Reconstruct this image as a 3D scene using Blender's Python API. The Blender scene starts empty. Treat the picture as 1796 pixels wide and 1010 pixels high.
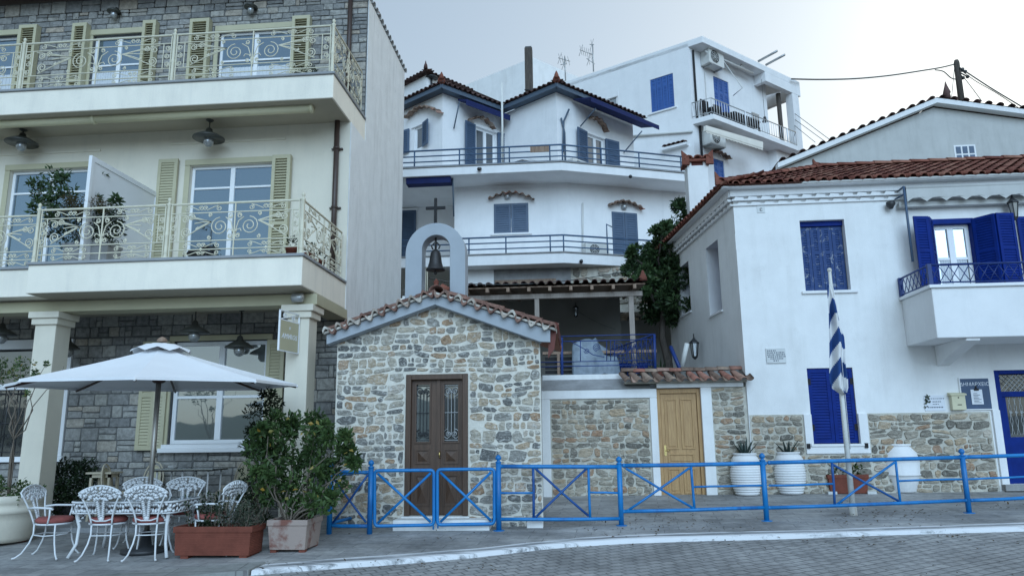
import bpy, math, random
from mathutils import Vector, Matrix, noise
R = math.radians
PI = math.pi
COL = bpy.context.scene.collection
SC = bpy.context.scene
V = Vector
# ---------------------------------------------------------------- camera
FPX = 1300.0
EYE = V((0, 0, 1.55))
ROT = Matrix.Rotation(R(5), 3, 'Z') @ Matrix.Rotation(PI/2 + R(11.3), 3, 'X') @ Matrix.Rotation(R(-0.7), 3, 'Z')
cam = bpy.data.cameras.new('camera')
cam.sensor_width = 36; cam.sensor_fit = 'HORIZONTAL'; cam.lens = 36*FPX/1796
cam.clip_start = .05; cam.clip_end = 5000
camo = bpy.data.objects.new('camera', cam); COL.objects.link(camo)
camo.matrix_world = Matrix.Translation(EYE) @ ROT.to_4x4()
SC.camera = camo
# ---------------------------------------------------------------- light
SKY_EL, SKY_AZ = R(24), R(47)          # bright low sky behind the houses, to the right
FILL_EL, FILL_AZ = R(27), R(168)         # added fill lamp from the bay side, standing in for open blue sky
w = bpy.data.worlds.new('World'); SC.world = w; w.use_nodes = True
nt = w.node_tree; nt.nodes.clear()
sky = nt.nodes.new('ShaderNodeTexSky'); sky.sky_type = 'NISHITA'; sky.sun_disc = False
sky.sun_elevation = SKY_EL; sky.sun_rotation = SKY_AZ
sky.air_density = 1.0; sky.dust_density = 2.2; sky.ozone_density = 2.0; sky.altitude = 0
bg = nt.nodes.new('ShaderNodeBackground'); bg.inputs[1].default_value = 0.15
wo = nt.nodes.new('ShaderNodeOutputWorld')
gm = nt.nodes.new('ShaderNodeGamma'); gm.inputs[1].default_value = .48   # hazy evening sky: soft range from zenith to horizon
nt.links.new(sky.outputs[0], gm.inputs[0]); hz = nt.nodes.new('ShaderNodeMix'); hz.data_type = 'RGBA'; hz.blend_type = 'MULTIPLY'; hz.inputs[0].default_value = 1; hz.inputs[7].default_value = (.93, 1, .995, 1)
nt.links.new(gm.outputs[0], hz.inputs[6]); nt.links.new(hz.outputs[2], bg.inputs[0]); nt.links.new(bg.outputs[0], wo.inputs[0])
sl = bpy.data.lights.new('sky_fill', 'SUN'); sl.energy = 0.95; sl.angle = R(46); sl.color = (.54, .76, 1)  # wide blue fill added for the facades; the sky keeps a separate direction
so = bpy.data.objects.new('sky_fill', sl); COL.objects.link(so)
sd = V((math.sin(FILL_AZ)*math.cos(FILL_EL), math.cos(FILL_AZ)*math.cos(FILL_EL), math.sin(FILL_EL)))
so.rotation_euler = sd.to_track_quat('Z', 'Y').to_euler(); so.location = sd*60
SC.view_settings.view_transform = 'Standard'; SC.view_settings.look = 'None'
SC.view_settings.gamma = 1; SC.view_settings.exposure = 1.38
rng = random.Random(7)
U = rng.uniform
# ---------------------------------------------------------------- geometry helpers
def ray(u, v): return ROT @ V(((u-898)/FPX, (505-v)/FPX, -1))
WM = {}
class MB:
    def __init__(s): s.v=[]; s.f=[]; s.r=[]; s.sm=[]; s.mi=[]; s.m=0; s.rnd=None
    def add(s, vs, fs, rnd=None, smooth=False):
        b=len(s.v); s.v += [V(x) for x in vs]
        r = rnd if rnd is not None else (s.rnd if s.rnd is not None else rng.random())
        for f in fs:
            s.f.append([b+i for i in f]); s.r.append(r); s.sm.append(smooth); s.mi.append(s.m)
        return s
    def box(s, o, a, b, c, rnd=None):
        o,a,b,c = V(o),V(a),V(b),V(c)
        vs=[o,o+a,o+a+b,o+b,o+c,o+a+c,o+a+b+c,o+b+c]
        fs=[(0,3,2,1),(4,5,6,7),(0,1,5,4),(1,2,6,5),(2,3,7,6),(3,0,4,7)]
        if a.cross(b).dot(c)<0: fs=[f[::-1] for f in fs]
        return s.add(vs,fs,rnd)
    def bx(s,x0,x1,y0,y1,z0,z1,rnd=None): return s.box((x0,y0,z0),(x1-x0,0,0),(0,y1-y0,0),(0,0,z1-z0),rnd)
    def quad(s,a,b,c,d,rnd=None): return s.add([a,b,c,d],[(0,1,2,3)],rnd)
    def prism(s, poly, ext, rnd=None):
        n=len(poly); poly=[V(p) for p in poly]; ext=V(ext)
        vs=poly+[p+ext for p in poly]
        nn=V((0,0,0))
        for i in range(n): nn+= (poly[i]-poly[0]).cross(poly[(i+1)%n]-poly[0])
        fs=[tuple(range(n))[::-1], tuple(range(n,2*n))]+[(i,(i+1)%n,n+(i+1)%n,n+i) for i in range(n)]
        if nn.dot(ext)<0: fs=[f[::-1] for f in fs]
        return s.add(vs,fs,rnd)
    def tube(s, pts, r, n=6, closed=False, cap=True, rnd=None, smooth=True):
        pts=[V(p) for p in pts]; k=len(pts)
        if k<2: return s
        rs = r if isinstance(r,(list,tuple)) else [r]*k
        vs=[]; t0=(pts[1]-pts[0]).normalized()
        up=V((0,0,1)) if abs(t0.z)<.9 else V((1,0,0))
        x=t0.cross(up).normalized()
        for i,p in enumerate(pts):
            if closed: t=(pts[(i+1)%k]-pts[i-1])
            else: t=(pts[min(i+1,k-1)]-pts[max(i-1,0)])
            if t.length<1e-9: t=t0.copy()
            t.normalize(); x=(x-t*x.dot(t))
            if x.length<1e-6: x=t.orthogonal()
            x.normalize(); y=t.cross(x)
            for j in range(n):
                a=2*PI*j/n; vs.append(p+(x*math.cos(a)+y*math.sin(a))*rs[i])
        fs=[]
        for i in range(k if closed else k-1):
            i2=(i+1)%k
            for j in range(n):
                j2=(j+1)%n; fs.append((i*n+j,i*n+j2,i2*n+j2,i2*n+j))
        if cap and not closed:
            fs.append(tuple(range(n))[::-1]); fs.append(tuple(range((k-1)*n,k*n)))
        return s.add(vs,fs,rnd,smooth)
    def lathe(s, c, prof, n=20, sx=1, sy=1, rnd=None, smooth=True):
        c=V(c); vs=[]; k=len(prof)
        for (r,z) in prof:
            for j in range(n):
                a=2*PI*j/n; vs.append(c+V((r*math.cos(a)*sx, r*math.sin(a)*sy, z)))
        fs=[]
        for i in range(k-1):
            for j in range(n):
                j2=(j+1)%n; fs.append((i*n+j,i*n+j2,(i+1)*n+j2,(i+1)*n+j))
        fs.append(tuple(range(n))[::-1]); fs.append(tuple(range((k-1)*n,k*n)))
        return s.add(vs,fs,rnd,smooth)
    def ball(s, c, r, n=8, rnd=None):
        if not isinstance(r,(tuple,list)): r=(r,r,r)
        m=max(4,n//2); pr=[(max(.02,math.sin(PI*i/m)), -math.cos(PI*i/m)) for i in range(m+1)]
        vs=[]; c=V(c)
        for (a,b) in pr:
            for j in range(n):
                t=2*PI*j/n; vs.append(c+V((a*math.cos(t)*r[0],a*math.sin(t)*r[1],b*r[2])))
        fs=[(i*n+j,i*n+(j+1)%n,(i+1)*n+(j+1)%n,(i+1)*n+j) for i in range(m) for j in range(n)]
        fs.append(tuple(range(n))[::-1]); fs.append(tuple(range(m*n,(m+1)*n)))
        return s.add(vs,fs,rnd,True)
    def build(s, name, mat, parent=None, loc=None, bevel=0):
        if not s.f: return None
        me=bpy.data.meshes.new(name)
        M=WM[parent.name] if parent else Matrix.Translation(loc if loc else (0,0,0))
        Mi=M.inverted()
        me.from_pydata([tuple(Mi@p) for p in s.v],[],s.f)
        mats = mat if isinstance(mat,(list,tuple)) else [mat]
        for m in mats: me.materials.append(m)
        at=me.attributes.new('rnd','FLOAT','FACE'); at.data.foreach_set('value',s.r)
        me.polygons.foreach_set('use_smooth',s.sm)
        if len(mats)>1: me.polygons.foreach_set('material_index',s.mi)
        me.update()
        o=bpy.data.objects.new(name,me); COL.objects.link(o)
        if parent: o.parent=parent
        else: o.matrix_world=M
        WM[o.name]=M
        if bevel:
            b=o.modifiers.new('bevel','BEVEL'); b.width=bevel; b.segments=2; b.limit_method='ANGLE'; b.angle_limit=R(40); b.harden_normals=False
        return o
def tag(o,label,cat,group=None):
    o['label']=label; o['category']=cat
    if group: o['group']=group
    return o
def struct(o): o['kind']='structure'; return o
def stuff(o,label,cat): o['kind']='stuff'; o['label']=label; o['category']=cat; return o
def thing(name,label,cat,loc=(0,0,0),rz=0,group=None):
    o=bpy.data.objects.new(name,None); COL.objects.link(o); o.empty_display_size=.2
    M=Matrix.Translation(loc)@Matrix.Rotation(rz,4,'Z'); o.matrix_world=M; WM[o.name]=M
    return tag(o,label,cat,group)
def kids(o): return [c for c in bpy.data.objects if c.parent is o]
def dup(o,loc,rz,label,group=None,parent=None,scale=1):
    c=o.copy(); COL.objects.link(c)
    if parent is None:
        M=Matrix.Translation(loc)@Matrix.Rotation(rz,4,'Z')@Matrix.Scale(scale,4)
        c.matrix_world=M; c['label']=label
        if group: c['group']=group
    else: c.parent=parent
    for k in kids(o): dup(k,None,0,None,None,c)
    return c
class Face:
    def __init__(s,x,y,az):
        s.o=V((x,y,0)); a=R(az); s.d=V((math.cos(a),math.sin(a),0)); s.n=V((s.d.y,-s.d.x,0))
    def P(s,u,v,off=0):
        r=ray(u,v); o=s.o+s.n*off; t=(o-EYE).dot(s.n)/r.dot(s.n); return EYE+r*t
    def hit(s,u,v,off=0):
        p=s.P(u,v,off); return (p-s.o).dot(s.d), p.z
    def S(s,u,v,off=0): return s.hit(u,v,off)[0]
    def Z(s,u,v,off=0): return s.hit(u,v,off)[1]
    def rect(s,u0,v0,u1,v1,off=0):
        um,vm=(u0+u1)/2,(v0+v1)/2
        return (s.S(u0,vm,off),s.S(u1,vm,off),s.Z(um,v1,off),s.Z(um,v0,off))
    def w(s,a,z,off=0): return s.o+s.d*a+s.n*off+V((0,0,z))
    def box(s,mb,s0,s1,z0,z1,o0,o1,rnd=None):
        return mb.box(s.w(s0,z0,o0),s.d*(s1-s0),s.n*(o1-o0),V((0,0,z1-z0)),rnd)
    def wall(s,mb,s0,s1,z0,z1,holes=(),off=0,rev=.16):
        ss=sorted(set([s0,s1]+[x for h in holes for x in h[:2] if s0<x<s1]))
        zz=sorted(set([z0,z1]+[x for h in holes for x in h[2:] if z0<x<z1]))
        for i in range(len(ss)-1):
            for j in range(len(zz)-1):
                a,b,c,d=ss[i],ss[i+1],zz[j],zz[j+1]; m,n=(a+b)/2,(c+d)/2
                if any(h[0]<m<h[1] and h[2]<n<h[3] for h in holes): continue
                mb.quad(s.w(a,c,off),s.w(b,c,off),s.w(b,d,off),s.w(a,d,off))
        for (a,b,c,d) in holes:
            i,o=off-rev,off
            mb.quad(s.w(a,c,o),s.w(a,d,o),s.w(a,d,i),s.w(a,c,i)); mb.quad(s.w(b,c,o),s.w(b,c,i),s.w(b,d,i),s.w(b,d,o))
            mb.quad(s.w(a,d,o),s.w(b,d,o),s.w(b,d,i),s.w(a,d,i)); mb.quad(s.w(a,c,o),s.w(a,c,i),s.w(b,c,i),s.w(b,c,o))
# ---------------------------------------------------------------- materials
def nodes(name):
    m=bpy.data.materials.new(name); m.use_nodes=True; t=m.node_tree
    p=next(n for n in t.nodes if n.type=='BSDF_PRINCIPLED')
    return m,t,p
def N(t,k,**kw):
    n=t.nodes.new('ShaderNode'+k)
    for a,b in kw.items():
        if a in n.inputs: n.inputs[a].default_value=b
        else: setattr(n,a,b)
    return n
def objco(t):
    return N(t,'TexCoord').outputs['Object']
def mixc(t,f,a,b,mode='MIX'):
    n=N(t,'Mix',data_type='RGBA',blend_type=mode)
    for sck,val in ((0,f),(6,a),(7,b)):
        if hasattr(val,'links') or hasattr(val,'is_linked'): t.links.new(val,n.inputs[sck])
        elif sck==0: n.inputs[0].default_value=val
        else: n.inputs[sck].default_value=(*val,1)
    return n.outputs[2]
def noi(t,co,scale,detail=4,rough=.6,dist=0):
    n=N(t,'TexNoise',Scale=scale,Detail=detail,Roughness=rough,Distortion=dist); t.links.new(co,n.inputs['Vector']); return n.outputs['Fac']
def ramp(t,f,stops,interp='LINEAR'):
    n=N(t,'ValToRGB'); e=n.color_ramp.elements; n.color_ramp.interpolation=interp
    while len(e)<len(stops): e.new(.5)
    for x,(p,c) in zip(e,stops): x.position=p; x.color=(*c,1) if len(c)==3 else c
    t.links.new(f,n.inputs[0]); return n.outputs[0]
def bump(t,p,h,strength=.3,dist=.01):
    b=N(t,'Bump',Strength=strength,Distance=dist); t.links.new(h,b.inputs['Height']); t.links.new(b.outputs[0],p.inputs['Normal'])
def G(x): return (x,x,x)
def paint(name,c,rough=.5,var=.12,bs=.1,scale=3,stain=None,metal=0,spec=.5,amt=.5):
    m,t,p=nodes(name); co=objco(t)
    f=noi(t,co,scale,5)
    base=mixc(t,ramp(t,f,[(.3,G(0)),(.7,G(1))]),tuple(x*(1-var) for x in c),tuple(min(1,x*(1+var*.6)) for x in c))
    if stain:
        mp=N(t,'Mapping'); mp.inputs['Scale'].default_value=(1.6,1.6,.35); t.links.new(co,mp.inputs[0])
        g=noi(t,mp.outputs[0],1.7,7,.65)
        base=mixc(t,ramp(t,g,[(.5,G(0)),(.78,G(amt))]),base,stain)
        mp2=N(t,'Mapping'); mp2.inputs['Scale'].default_value=(5.5,5.5,.22); t.links.new(co,mp2.inputs[0])
        g2=noi(t,mp2.outputs[0],1.3,6,.7,.3); g3=noi(t,co,.9,5,.6)
        k2=N(t,'Math',operation='MULTIPLY'); t.links.new(ramp(t,g2,[(.52,G(0)),(.72,G(1))]),k2.inputs[0]); t.links.new(ramp(t,g3,[(.42,G(0)),(.62,G(amt*.9))]),k2.inputs[1])
        base=mixc(t,k2.outputs[0],base,stain)
        g4=noi(t,co,3.3,8,.72,.8); base=mixc(t,ramp(t,g4,[(.60,G(0)),(.64,G(amt*.45)),(.70,G(0))]),base,stain)
    t.links.new(base,p.inputs['Base Color']); p.inputs['Roughness'].default_value=rough; p.inputs['Metallic'].default_value=metal
    p.inputs['Specular IOR Level'].default_value=spec
    if bs: bump(t,p,noi(t,co,45,3),bs,.01)
    return m
def attr(t,name='rnd'):
    return N(t,'Attribute',attribute_name=name).outputs['Fac']
def rampmat(name,stops,rough=.85,nscale=14,namt=.35,bs=.4,bscale=30,bd=.01,ndark=.45,nlight=1.5,fine=None,smear=None,sm=.4,lam=False):
    m,t,p=nodes(name); co=objco(t)
    c=ramp(t,attr(t),stops)
    if lam:
        mp=N(t,'Mapping'); mp.inputs['Scale'].default_value=(.55,.55,2.6); mp.inputs['Rotation'].default_value=(.12,.1,0); t.links.new(co,mp.inputs[0]); f=noi(t,mp.outputs[0],nscale*1.5,8,.75,.9)
    else: f=noi(t,co,nscale,6,.65)
    k=ramp(t,f,[(.28,G(ndark)),(.5,G(1)),(.75,G(nlight))])
    c=mixc(t,namt if fine is None else fine,c,k,'MULTIPLY')
    if smear:
        g=noi(t,co,17,8,.75,.5); c=mixc(t,ramp(t,g,[(.52,G(0)),(.64,G(sm))]),c,smear)
    t.links.new(c,p.inputs['Base Color']); p.inputs['Roughness'].default_value=rough; p.inputs['Specular IOR Level'].default_value=.25
    bump(t,p,noi(t,co,bscale,6,.7),bs,bd)
    return m
def leafmat(name,stops):
    m,t,p=nodes(name)
    c=ramp(t,attr(t),stops); t.links.new(c,p.inputs['Base Color']); p.inputs['Roughness'].default_value=.5; p.inputs['Specular IOR Level'].default_value=.35
    tr=N(t,'BsdfTranslucent'); t.links.new(c,tr.inputs[0]); mx=N(t,'MixShader',Fac=.25) if False else N(t,'MixShader')
    mx.inputs[0].default_value=.22
    out=next(n for n in t.nodes if n.type=='OUTPUT_MATERIAL')
    t.links.new(p.outputs[0],mx.inputs[1]); t.links.new(tr.outputs[0],mx.inputs[2]); t.links.new(mx.outputs[0],out.inputs[0])
    return m
def glassmat(name,refl=.4,dark=(.02,.025,.03),tint=(.9,.95,1),wob=.0):
    m,t,p=nodes(name); co=objco(t)
    out=next(n for n in t.nodes if n.type=='OUTPUT_MATERIAL')
    p.inputs['Base Color'].default_value=(*dark,1); p.inputs['Roughness'].default_value=.3
    g=N(t,'BsdfGlossy'); g.inputs['Color'].default_value=(*tint,1); g.inputs['Roughness'].default_value=.02
    b=N(t,'Bump',Strength=.05,Distance=.02); t.links.new(noi(t,co,1.6,2),b.inputs['Height']); t.links.new(b.outputs[0],g.inputs['Normal'])
    lw=N(t,'LayerWeight',Blend=.25)
    ma=N(t,'Math',operation='MULTIPLY_ADD'); t.links.new(lw.outputs['Fresnel'],ma.inputs[0]); ma.inputs[1].default_value=.6; ma.inputs[2].default_value=refl; ma.use_clamp=True
    mx=N(t,'MixShader'); t.links.new(ma.outputs[0],mx.inputs[0]); t.links.new(p.outputs[0],mx.inputs[1]); t.links.new(g.outputs[0],mx.inputs[2]); t.links.new(mx.outputs[0],out.inputs[0])
    return m
def woodmat(name,a,b,rough=.45,sc=(14,14,1.2),bs=.15):
    m,t,p=nodes(name); co=objco(t)
    mp=N(t,'Mapping'); mp.inputs['Scale'].default_value=sc; t.links.new(co,mp.inputs[0])
    f=noi(t,mp.outputs[0],2.2,6,.6,.6)
    c=mixc(t,ramp(t,f,[(.35,G(0)),(.68,G(1))]),a,b); t.links.new(c,p.inputs['Base Color']); p.inputs['Roughness'].default_value=rough
    bump(t,p,f,bs,.005); return m
M={}
M['white']=paint('white_plaster',(.80,.80,.80),.85,.05,.25,2,(.55,.56,.56),amt=.25)
M['white2']=paint('weathered_white_plaster',(.80,.80,.79),.85,.06,.3,2,(.50,.49,.46),amt=.30)
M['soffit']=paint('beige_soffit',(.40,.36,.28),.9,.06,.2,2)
M['hotel_slab']=paint('hotel_white_render',(.86,.805,.69),.85,.05,.3,2,(.50,.49,.45),amt=.3)
M['cream']=paint('cream_plaster',(.70,.65,.54),.85,.05,.2,2,(.5,.48,.42),amt=.3)
M['rough_white']=paint('rough_stucco',(.80,.81,.80),.9,.06,.8,3,(.45,.45,.43),amt=.45)
M['pale_gray']=paint('grey_render',(.50,.50,.48),.9,.08,.4,1.4,(.33,.33,.31),amt=.5)
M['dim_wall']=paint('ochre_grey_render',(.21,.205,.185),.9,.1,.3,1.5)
M['concrete']=paint('concrete',(.30,.30,.30),.9,.2,.5,4,(.16,.16,.15),amt=.6)
M['bluegray']=paint('blue_grey_paint',(.36,.395,.43),.7,.06,.15,3,(.28,.31,.34),amt=.3)
M['olive']=paint('olive_paint',(.46,.425,.285),.5,.06,.05,2)
M['olive_pale']=paint('pale_olive_iron',(.66,.62,.48),.5,.08,.08,8)
M['win_white']=paint('white_window_paint',(.78,.79,.80),.4,.03,.03,2)
M['brown_metal']=paint('brown_metal',(.055,.035,.028),.45,.15,.05,4)
M['dark_metal']=paint('dark_metal',(.03,.032,.035),.45,.2,.05,4)
M['lampshade']=paint('dark_grey_enamel',(.05,.052,.045),.35,.15,.03,4)
M['slate_blue']=paint('slate_blue_paint',(.06,.10,.165),.5,.1,.05,3)
M['rail_blue']=paint('rail_blue',(.045,.095,.175),.45,.1,.05,3)
M['deep_blue']=paint('deep_blue_paint',(.002,.022,.18),.6,.2,.06,5,spec=.15)
M['mid_blue']=paint('mid_blue_paint',(.035,.11,.34),.5,.1,.05,3)
M['navy_cloth']=paint('navy_canvas',(.005,.014,.085),.9,.15,.2,4)
M['terrace_blue']=paint('iron_blue',(.008,.035,.17),.5,.2,.1,6)
M['fascia']=paint('blue_fascia',(.075,.11,.155),.6,.08,.05,3)
M['canvas']=paint('white_canvas',(.80,.81,.83),.9,.04,.15,2)
M['gray_canvas']=paint('grey_canvas',(.52,.52,.50),.9,.06,.15,3,(.4,.4,.38))
M['roller']=paint('olive_cream_enamel',(.60,.56,.38),.5,.05,.05,3)
M['cream_canvas']=paint('cream_canvas',(.66,.63,.56),.9,.06,.1,3)
M['ac_white']=paint('ac_casing',(.62,.62,.59),.5,.06,.02,3)
M['iron_white']=paint('white_iron',(.72,.74,.76),.4,.05,.1,20)
M['cushion']=paint('faded_red_cushion',(.30,.085,.075),.95,.2,.3,9)
M['steel']=paint('steel',(.45,.43,.40),.45,.05,0,3,metal=1)
M['dark_wood']=woodmat('dark_red_wood',(.03,.012,.008),(.07,.025,.015))
M['door_wood']=woodmat('brown_door_wood',(.062,.034,.020),(.100,.056,.034),.5)
M['pine']=woodmat('pine_door_wood',(.36,.205,.085),(.50,.31,.135),.55)
M['beam_wood']=woodmat('painted_beam',(.26,.22,.19),(.36,.31,.27),.7)
M['old_wood']=woodmat('grey_brown_wood',(.20,.13,.09),(.32,.23,.17),.8)
M['pole_wood']=woodmat('tarred_pole',(.05,.042,.036),(.11,.09,.075),.9)
M['glass_sky']=glassmat('window_glass',.32,(.02,.025,.03),(.58,.80,1))
M['glass_dim']=glassmat('dim_window_glass',.30,(.10,.115,.11))
M['glass_dark']=glassmat('dark_window_glass',.16,(.015,.016,.018))
M['curtain']=paint('pale_curtain',(.60,.63,.66),.95,.1,.1,6)
M['bulb']=glassmat('clear_bulb',.14,(.22,.225,.22))
M['fence']=paint('bright_blue_paint',(.005,.19,.50),.42,.14,.12,7,(.010,.04,.20),amt=.7)
M['fence_dark']=paint('dark_blue_patch_paint',(.008,.07,.26),.45,.16,.12,7,(.007,.16,.42),amt=.6)
M['tile']=rampmat('roof_tile',[(0,(.13,.044,.033)),(.35,(.19,.066,.046)),(.7,(.245,.095,.066)),(1,(.31,.155,.11))],.85,9,.7,.35,30)
M['old_tile']=rampmat('weathered_roof_tile',[(0,(.13,.085,.065)),(.3,(.22,.15,.115)),(.6,(.30,.22,.17)),(.85,(.30,.13,.095)),(1,(.42,.36,.30))],.9,7,.8,.5,25,ndark=.35)
M['bright_tile']=rampmat('red_clay',[(0,(.17,.06,.042)),(1,(.25,.095,.065))],.85,9,.7,.35,30)
M['dark_tile']=rampmat('dark_roof_tile',[(0,(.05,.03,.028)),(.6,(.09,.05,.045)),(1,(.16,.10,.09))],.9,9,.7,.35,30)
M['verge_tile']=rampmat('mortared_tile',[(0,(.16,.085,.068)),(.35,(.24,.14,.11)),(.5,(.36,.30,.25)),(1,(.58,.55,.49))],.9,11,.85,.6,25,ndark=.3)
M['rubble']=rampmat('chapel_stone',[(0,(.13,.13,.125)),(.2,(.22,.215,.20)),(.42,(.34,.32,.28)),(.66,(.42,.375,.30)),(.85,(.42,.335,.24)),(.94,(.35,.235,.15)),(1,(.54,.50,.43))],.95,11,1,1,16,.03,ndark=.25,nlight=2.0,smear=(.66,.645,.60),sm=.8,lam=True)
M['rubble2']=rampmat('old_wall_stone',[(0,(.15,.14,.12)),(.3,(.29,.26,.215)),(.6,(.42,.37,.295)),(.85,(.42,.325,.225)),(.95,(.33,.20,.13)),(1,(.52,.475,.40))],.95,11,1,1,16,.03,ndark=.25,nlight=1.9,smear=(.50,.475,.41),sm=.6,lam=True)
M['ashlar']=rampmat('ashlar_stone',[(0,(.20,.20,.195)),(.5,(.285,.28,.265)),(.85,(.35,.34,.31)),(1,(.37,.32,.26))],.9,12,.8,.9,22,.015,ndark=.5,nlight=1.5)
M['mortar']=paint('pale_mortar',(.70,.665,.585),.95,.14,.9,14,(.50,.48,.42),amt=.5)
M['mortar2']=paint('old_mortar',(.56,.53,.455),.95,.2,1,10,(.32,.30,.26),amt=.6)
M['dark_mortar']=paint('dark_mortar',(.12,.122,.12),.95,.2,.6,14)
M['terracotta']=rampmat('terracotta',[(0,(.165,.050,.034)),(1,(.185,.058,.038))],.8,5,.5,.2,40)
M['marble']=paint('marble',(.62,.63,.62),.5,.08,.05,5,(.45,.46,.46))
M['ink']=paint('ink',(.10,.12,.15),.8,.2,0,5)
M['bronze']=paint('dark_bronze',(.045,.042,.042),.5,.25,.2,6,metal=.4)
M['rust']=paint('red_oxide',(.13,.028,.018),.6,.2,.1,5)
M['soil']=paint('soil',(.05,.035,.025),1,.3,1,12)
M['bark']=paint('bark',(.17,.14,.11),.95,.3,1,14)
M['wicker']=paint('wicker',(.50,.44,.33),.7,.12,.3,30)
M['mailbox']=paint('cream_mailbox',(.60,.56,.38),.5,.06,.05,6)
M['board']=paint('notice_board',(.035,.07,.14),.5,.2,.05,6)
M['paper']=paint('paper',(.72,.74,.78),.9,.04,0,6)
M['tarp']=paint('pale_tarpaulin',(.20,.25,.30),.45,.35,.8,6,(.36,.42,.48),amt=.8)
M['black']=paint('blackened',(.012,.012,.014),.8,.2,.1,4)
M['flag_blue']=paint('flag_blue',(.012,.055,.20),.9,.1,.1,8)
M['flag_white']=paint('flag_white',(.70,.70,.70),.9,.06,.1,8)
M['flagpole']=paint('flaking_white_pole',(.72,.72,.68),.7,.1,.3,6,(.25,.17,.09),amt=.7)
M['cable']=paint('cable',(.06,.065,.065),.7,.1,0,4)
M['alu']=paint('grey_aluminium',(.42,.43,.43),.4,.05,0,4,metal=.6)
M['brass']=paint('brass',(.6,.45,.18),.3,.05,0,4,metal=1)
M['leaf']=leafmat('shrub_leaf',[(0,(.020,.042,.013)),(.45,(.052,.098,.030)),(.85,(.105,.165,.055)),(.95,(.20,.21,.07)),(1,(.40,.24,.04))])
M['leaf_dark']=leafmat('dark_leaf',[(0,(.008,.017,.008)),(.6,(.018,.036,.014)),(1,(.04,.066,.024))])
M['leaf_gray']=leafmat('grey_leaf',[(0,(.03,.045,.03)),(.6,(.065,.085,.055)),(1,(.12,.135,.09))])
M['leaf_tree']=leafmat('tree_leaf',[(0,(.016,.036,.015)),(.5,(.042,.080,.030)),(.9,(.080,.135,.050)),(1,(.15,.20,.08))])
M['agave']=leafmat('agave_leaf',[(0,(.03,.05,.045)),(1,(.07,.10,.085))])
M['leaf_red']=leafmat('rusty_leaf',[(0,(.05,.035,.015)),(.6,(.10,.06,.02)),(1,(.06,.08,.02))])
M['flower']=leafmat('white_petal',[(0,(.5,.5,.48)),(1,(.75,.75,.72))])
def peeling(name):
    m,t,p=nodes(name); co=objco(t)
    f=noi(t,co,11,8,.8,.6)
    c=mixc(t,ramp(t,f,[(.555,G(0)),(.63,G(.75))]),(.012,.045,.16),(.40,.42,.43))
    t.links.new(c,p.inputs['Base Color']); p.inputs['Roughness'].default_value=.7; bump(t,p,f,.4,.01); return m
M['peeling']=peeling('peeling_blue_paint')
def worn_terracotta():
    m,t,p=nodes('worn_whitewashed_terracotta'); co=objco(t)
    f=noi(t,co,3.2,6,.6,.3)
    c=mixc(t,ramp(t,f,[(.37,G(0)),(.47,G(1))]),(.20,.085,.065),(.36,.285,.25))
    t.links.new(c,p.inputs['Base Color']); p.inputs['Roughness'].default_value=.85; bump(t,p,noi(t,co,30,4),.3,.01); return m
M['worn']=worn_terracotta()
def kerbpaint(lo=.50,hi=.62):
    m,t,p=nodes('worn_white_kerb_paint'); co=objco(t)
    mp=N(t,'Mapping'); mp.inputs['Scale'].default_value=(.6,5,2); mp.inputs['Rotation'].default_value=(0,0,R(-28)); t.links.new(co,mp.inputs[0])
    f=noi(t,mp.outputs[0],1.6,9,.72,.5)
    c=mixc(t,ramp(t,f,[(lo,G(0)),(hi,G(1))]),(.74,.75,.77),(.22,.23,.24))
    t.links.new(c,p.inputs['Base Color']); p.inputs['Roughness'].default_value=.85; bump(t,p,noi(t,co,25,5),.5,.01); return m
M['kerb']=kerbpaint()
M['kerb_worn']=kerbpaint(.34,.52)
def paving(name,c1,c2,cm,bw,bh,rot,mort=.012,off=.5,dirt=.5,sc2=.7):
    m,t,p=nodes(name); co=objco(t)
    wv=noi(t,co,1.3,3)
    mp=N(t,'Mapping'); mp.inputs['Rotation'].default_value=(0,0,rot); t.links.new(co,mp.inputs[0])
    nz=N(t,'TexNoise',Scale=1.2,Detail=3); t.links.new(mp.outputs[0],nz.inputs['Vector'])
    va=N(t,'VectorMath',operation='MULTIPLY_ADD'); t.links.new(nz.outputs['Color'],va.inputs[0]); va.inputs[1].default_value=(.05,.05,0); t.links.new(mp.outputs[0],va.inputs[2])
    b=N(t,'TexBrick'); b.inputs['Scale'].default_value=1; b.inputs['Mortar Size'].default_value=mort; b.inputs['Brick Width'].default_value=bw; b.inputs['Row Height'].default_value=bh; b.offset=off
    b.inputs['Mortar Smooth'].default_value=.4; b.inputs['Bias'].default_value=0
    b.inputs['Color1'].default_value=(*c1,1); b.inputs['Color2'].default_value=(*c2,1); b.inputs['Mortar'].default_value=(*cm,1)
    t.links.new(va.outputs[0],b.inputs['Vector'])
    f=noi(t,co,sc2,8,.7,.2); g=noi(t,co,9,6,.7)
    c=mixc(t,dirt,b.outputs['Color'],ramp(t,f,[(.3,G(.45)),(.55,G(1)),(.75,G(1.45))]),'MULTIPLY')
    c=mixc(t,.6,c,ramp(t,g,[(.3,G(.6)),(.5,G(1)),(.72,G(1.35))]),'MULTIPLY')
    t.links.new(c,p.inputs['Base Color']); p.inputs['Roughness'].default_value=.78; p.inputs['Specular IOR Level'].default_value=.35
    ad=N(t,'Math',operation='MULTIPLY_ADD'); t.links.new(b.outputs['Fac'],ad.inputs[0]); ad.inputs[1].default_value=-1.2; t.links.new(g,ad.inputs[2])
    bump(t,p,ad.outputs[0],.4,.010); return m
M['cobble']=paving('cobbled_road',(.295,.295,.293),(.37,.367,.36),(.17,.17,.17),.18,.135,R(-32),.013,.5,.9,.45)
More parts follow.
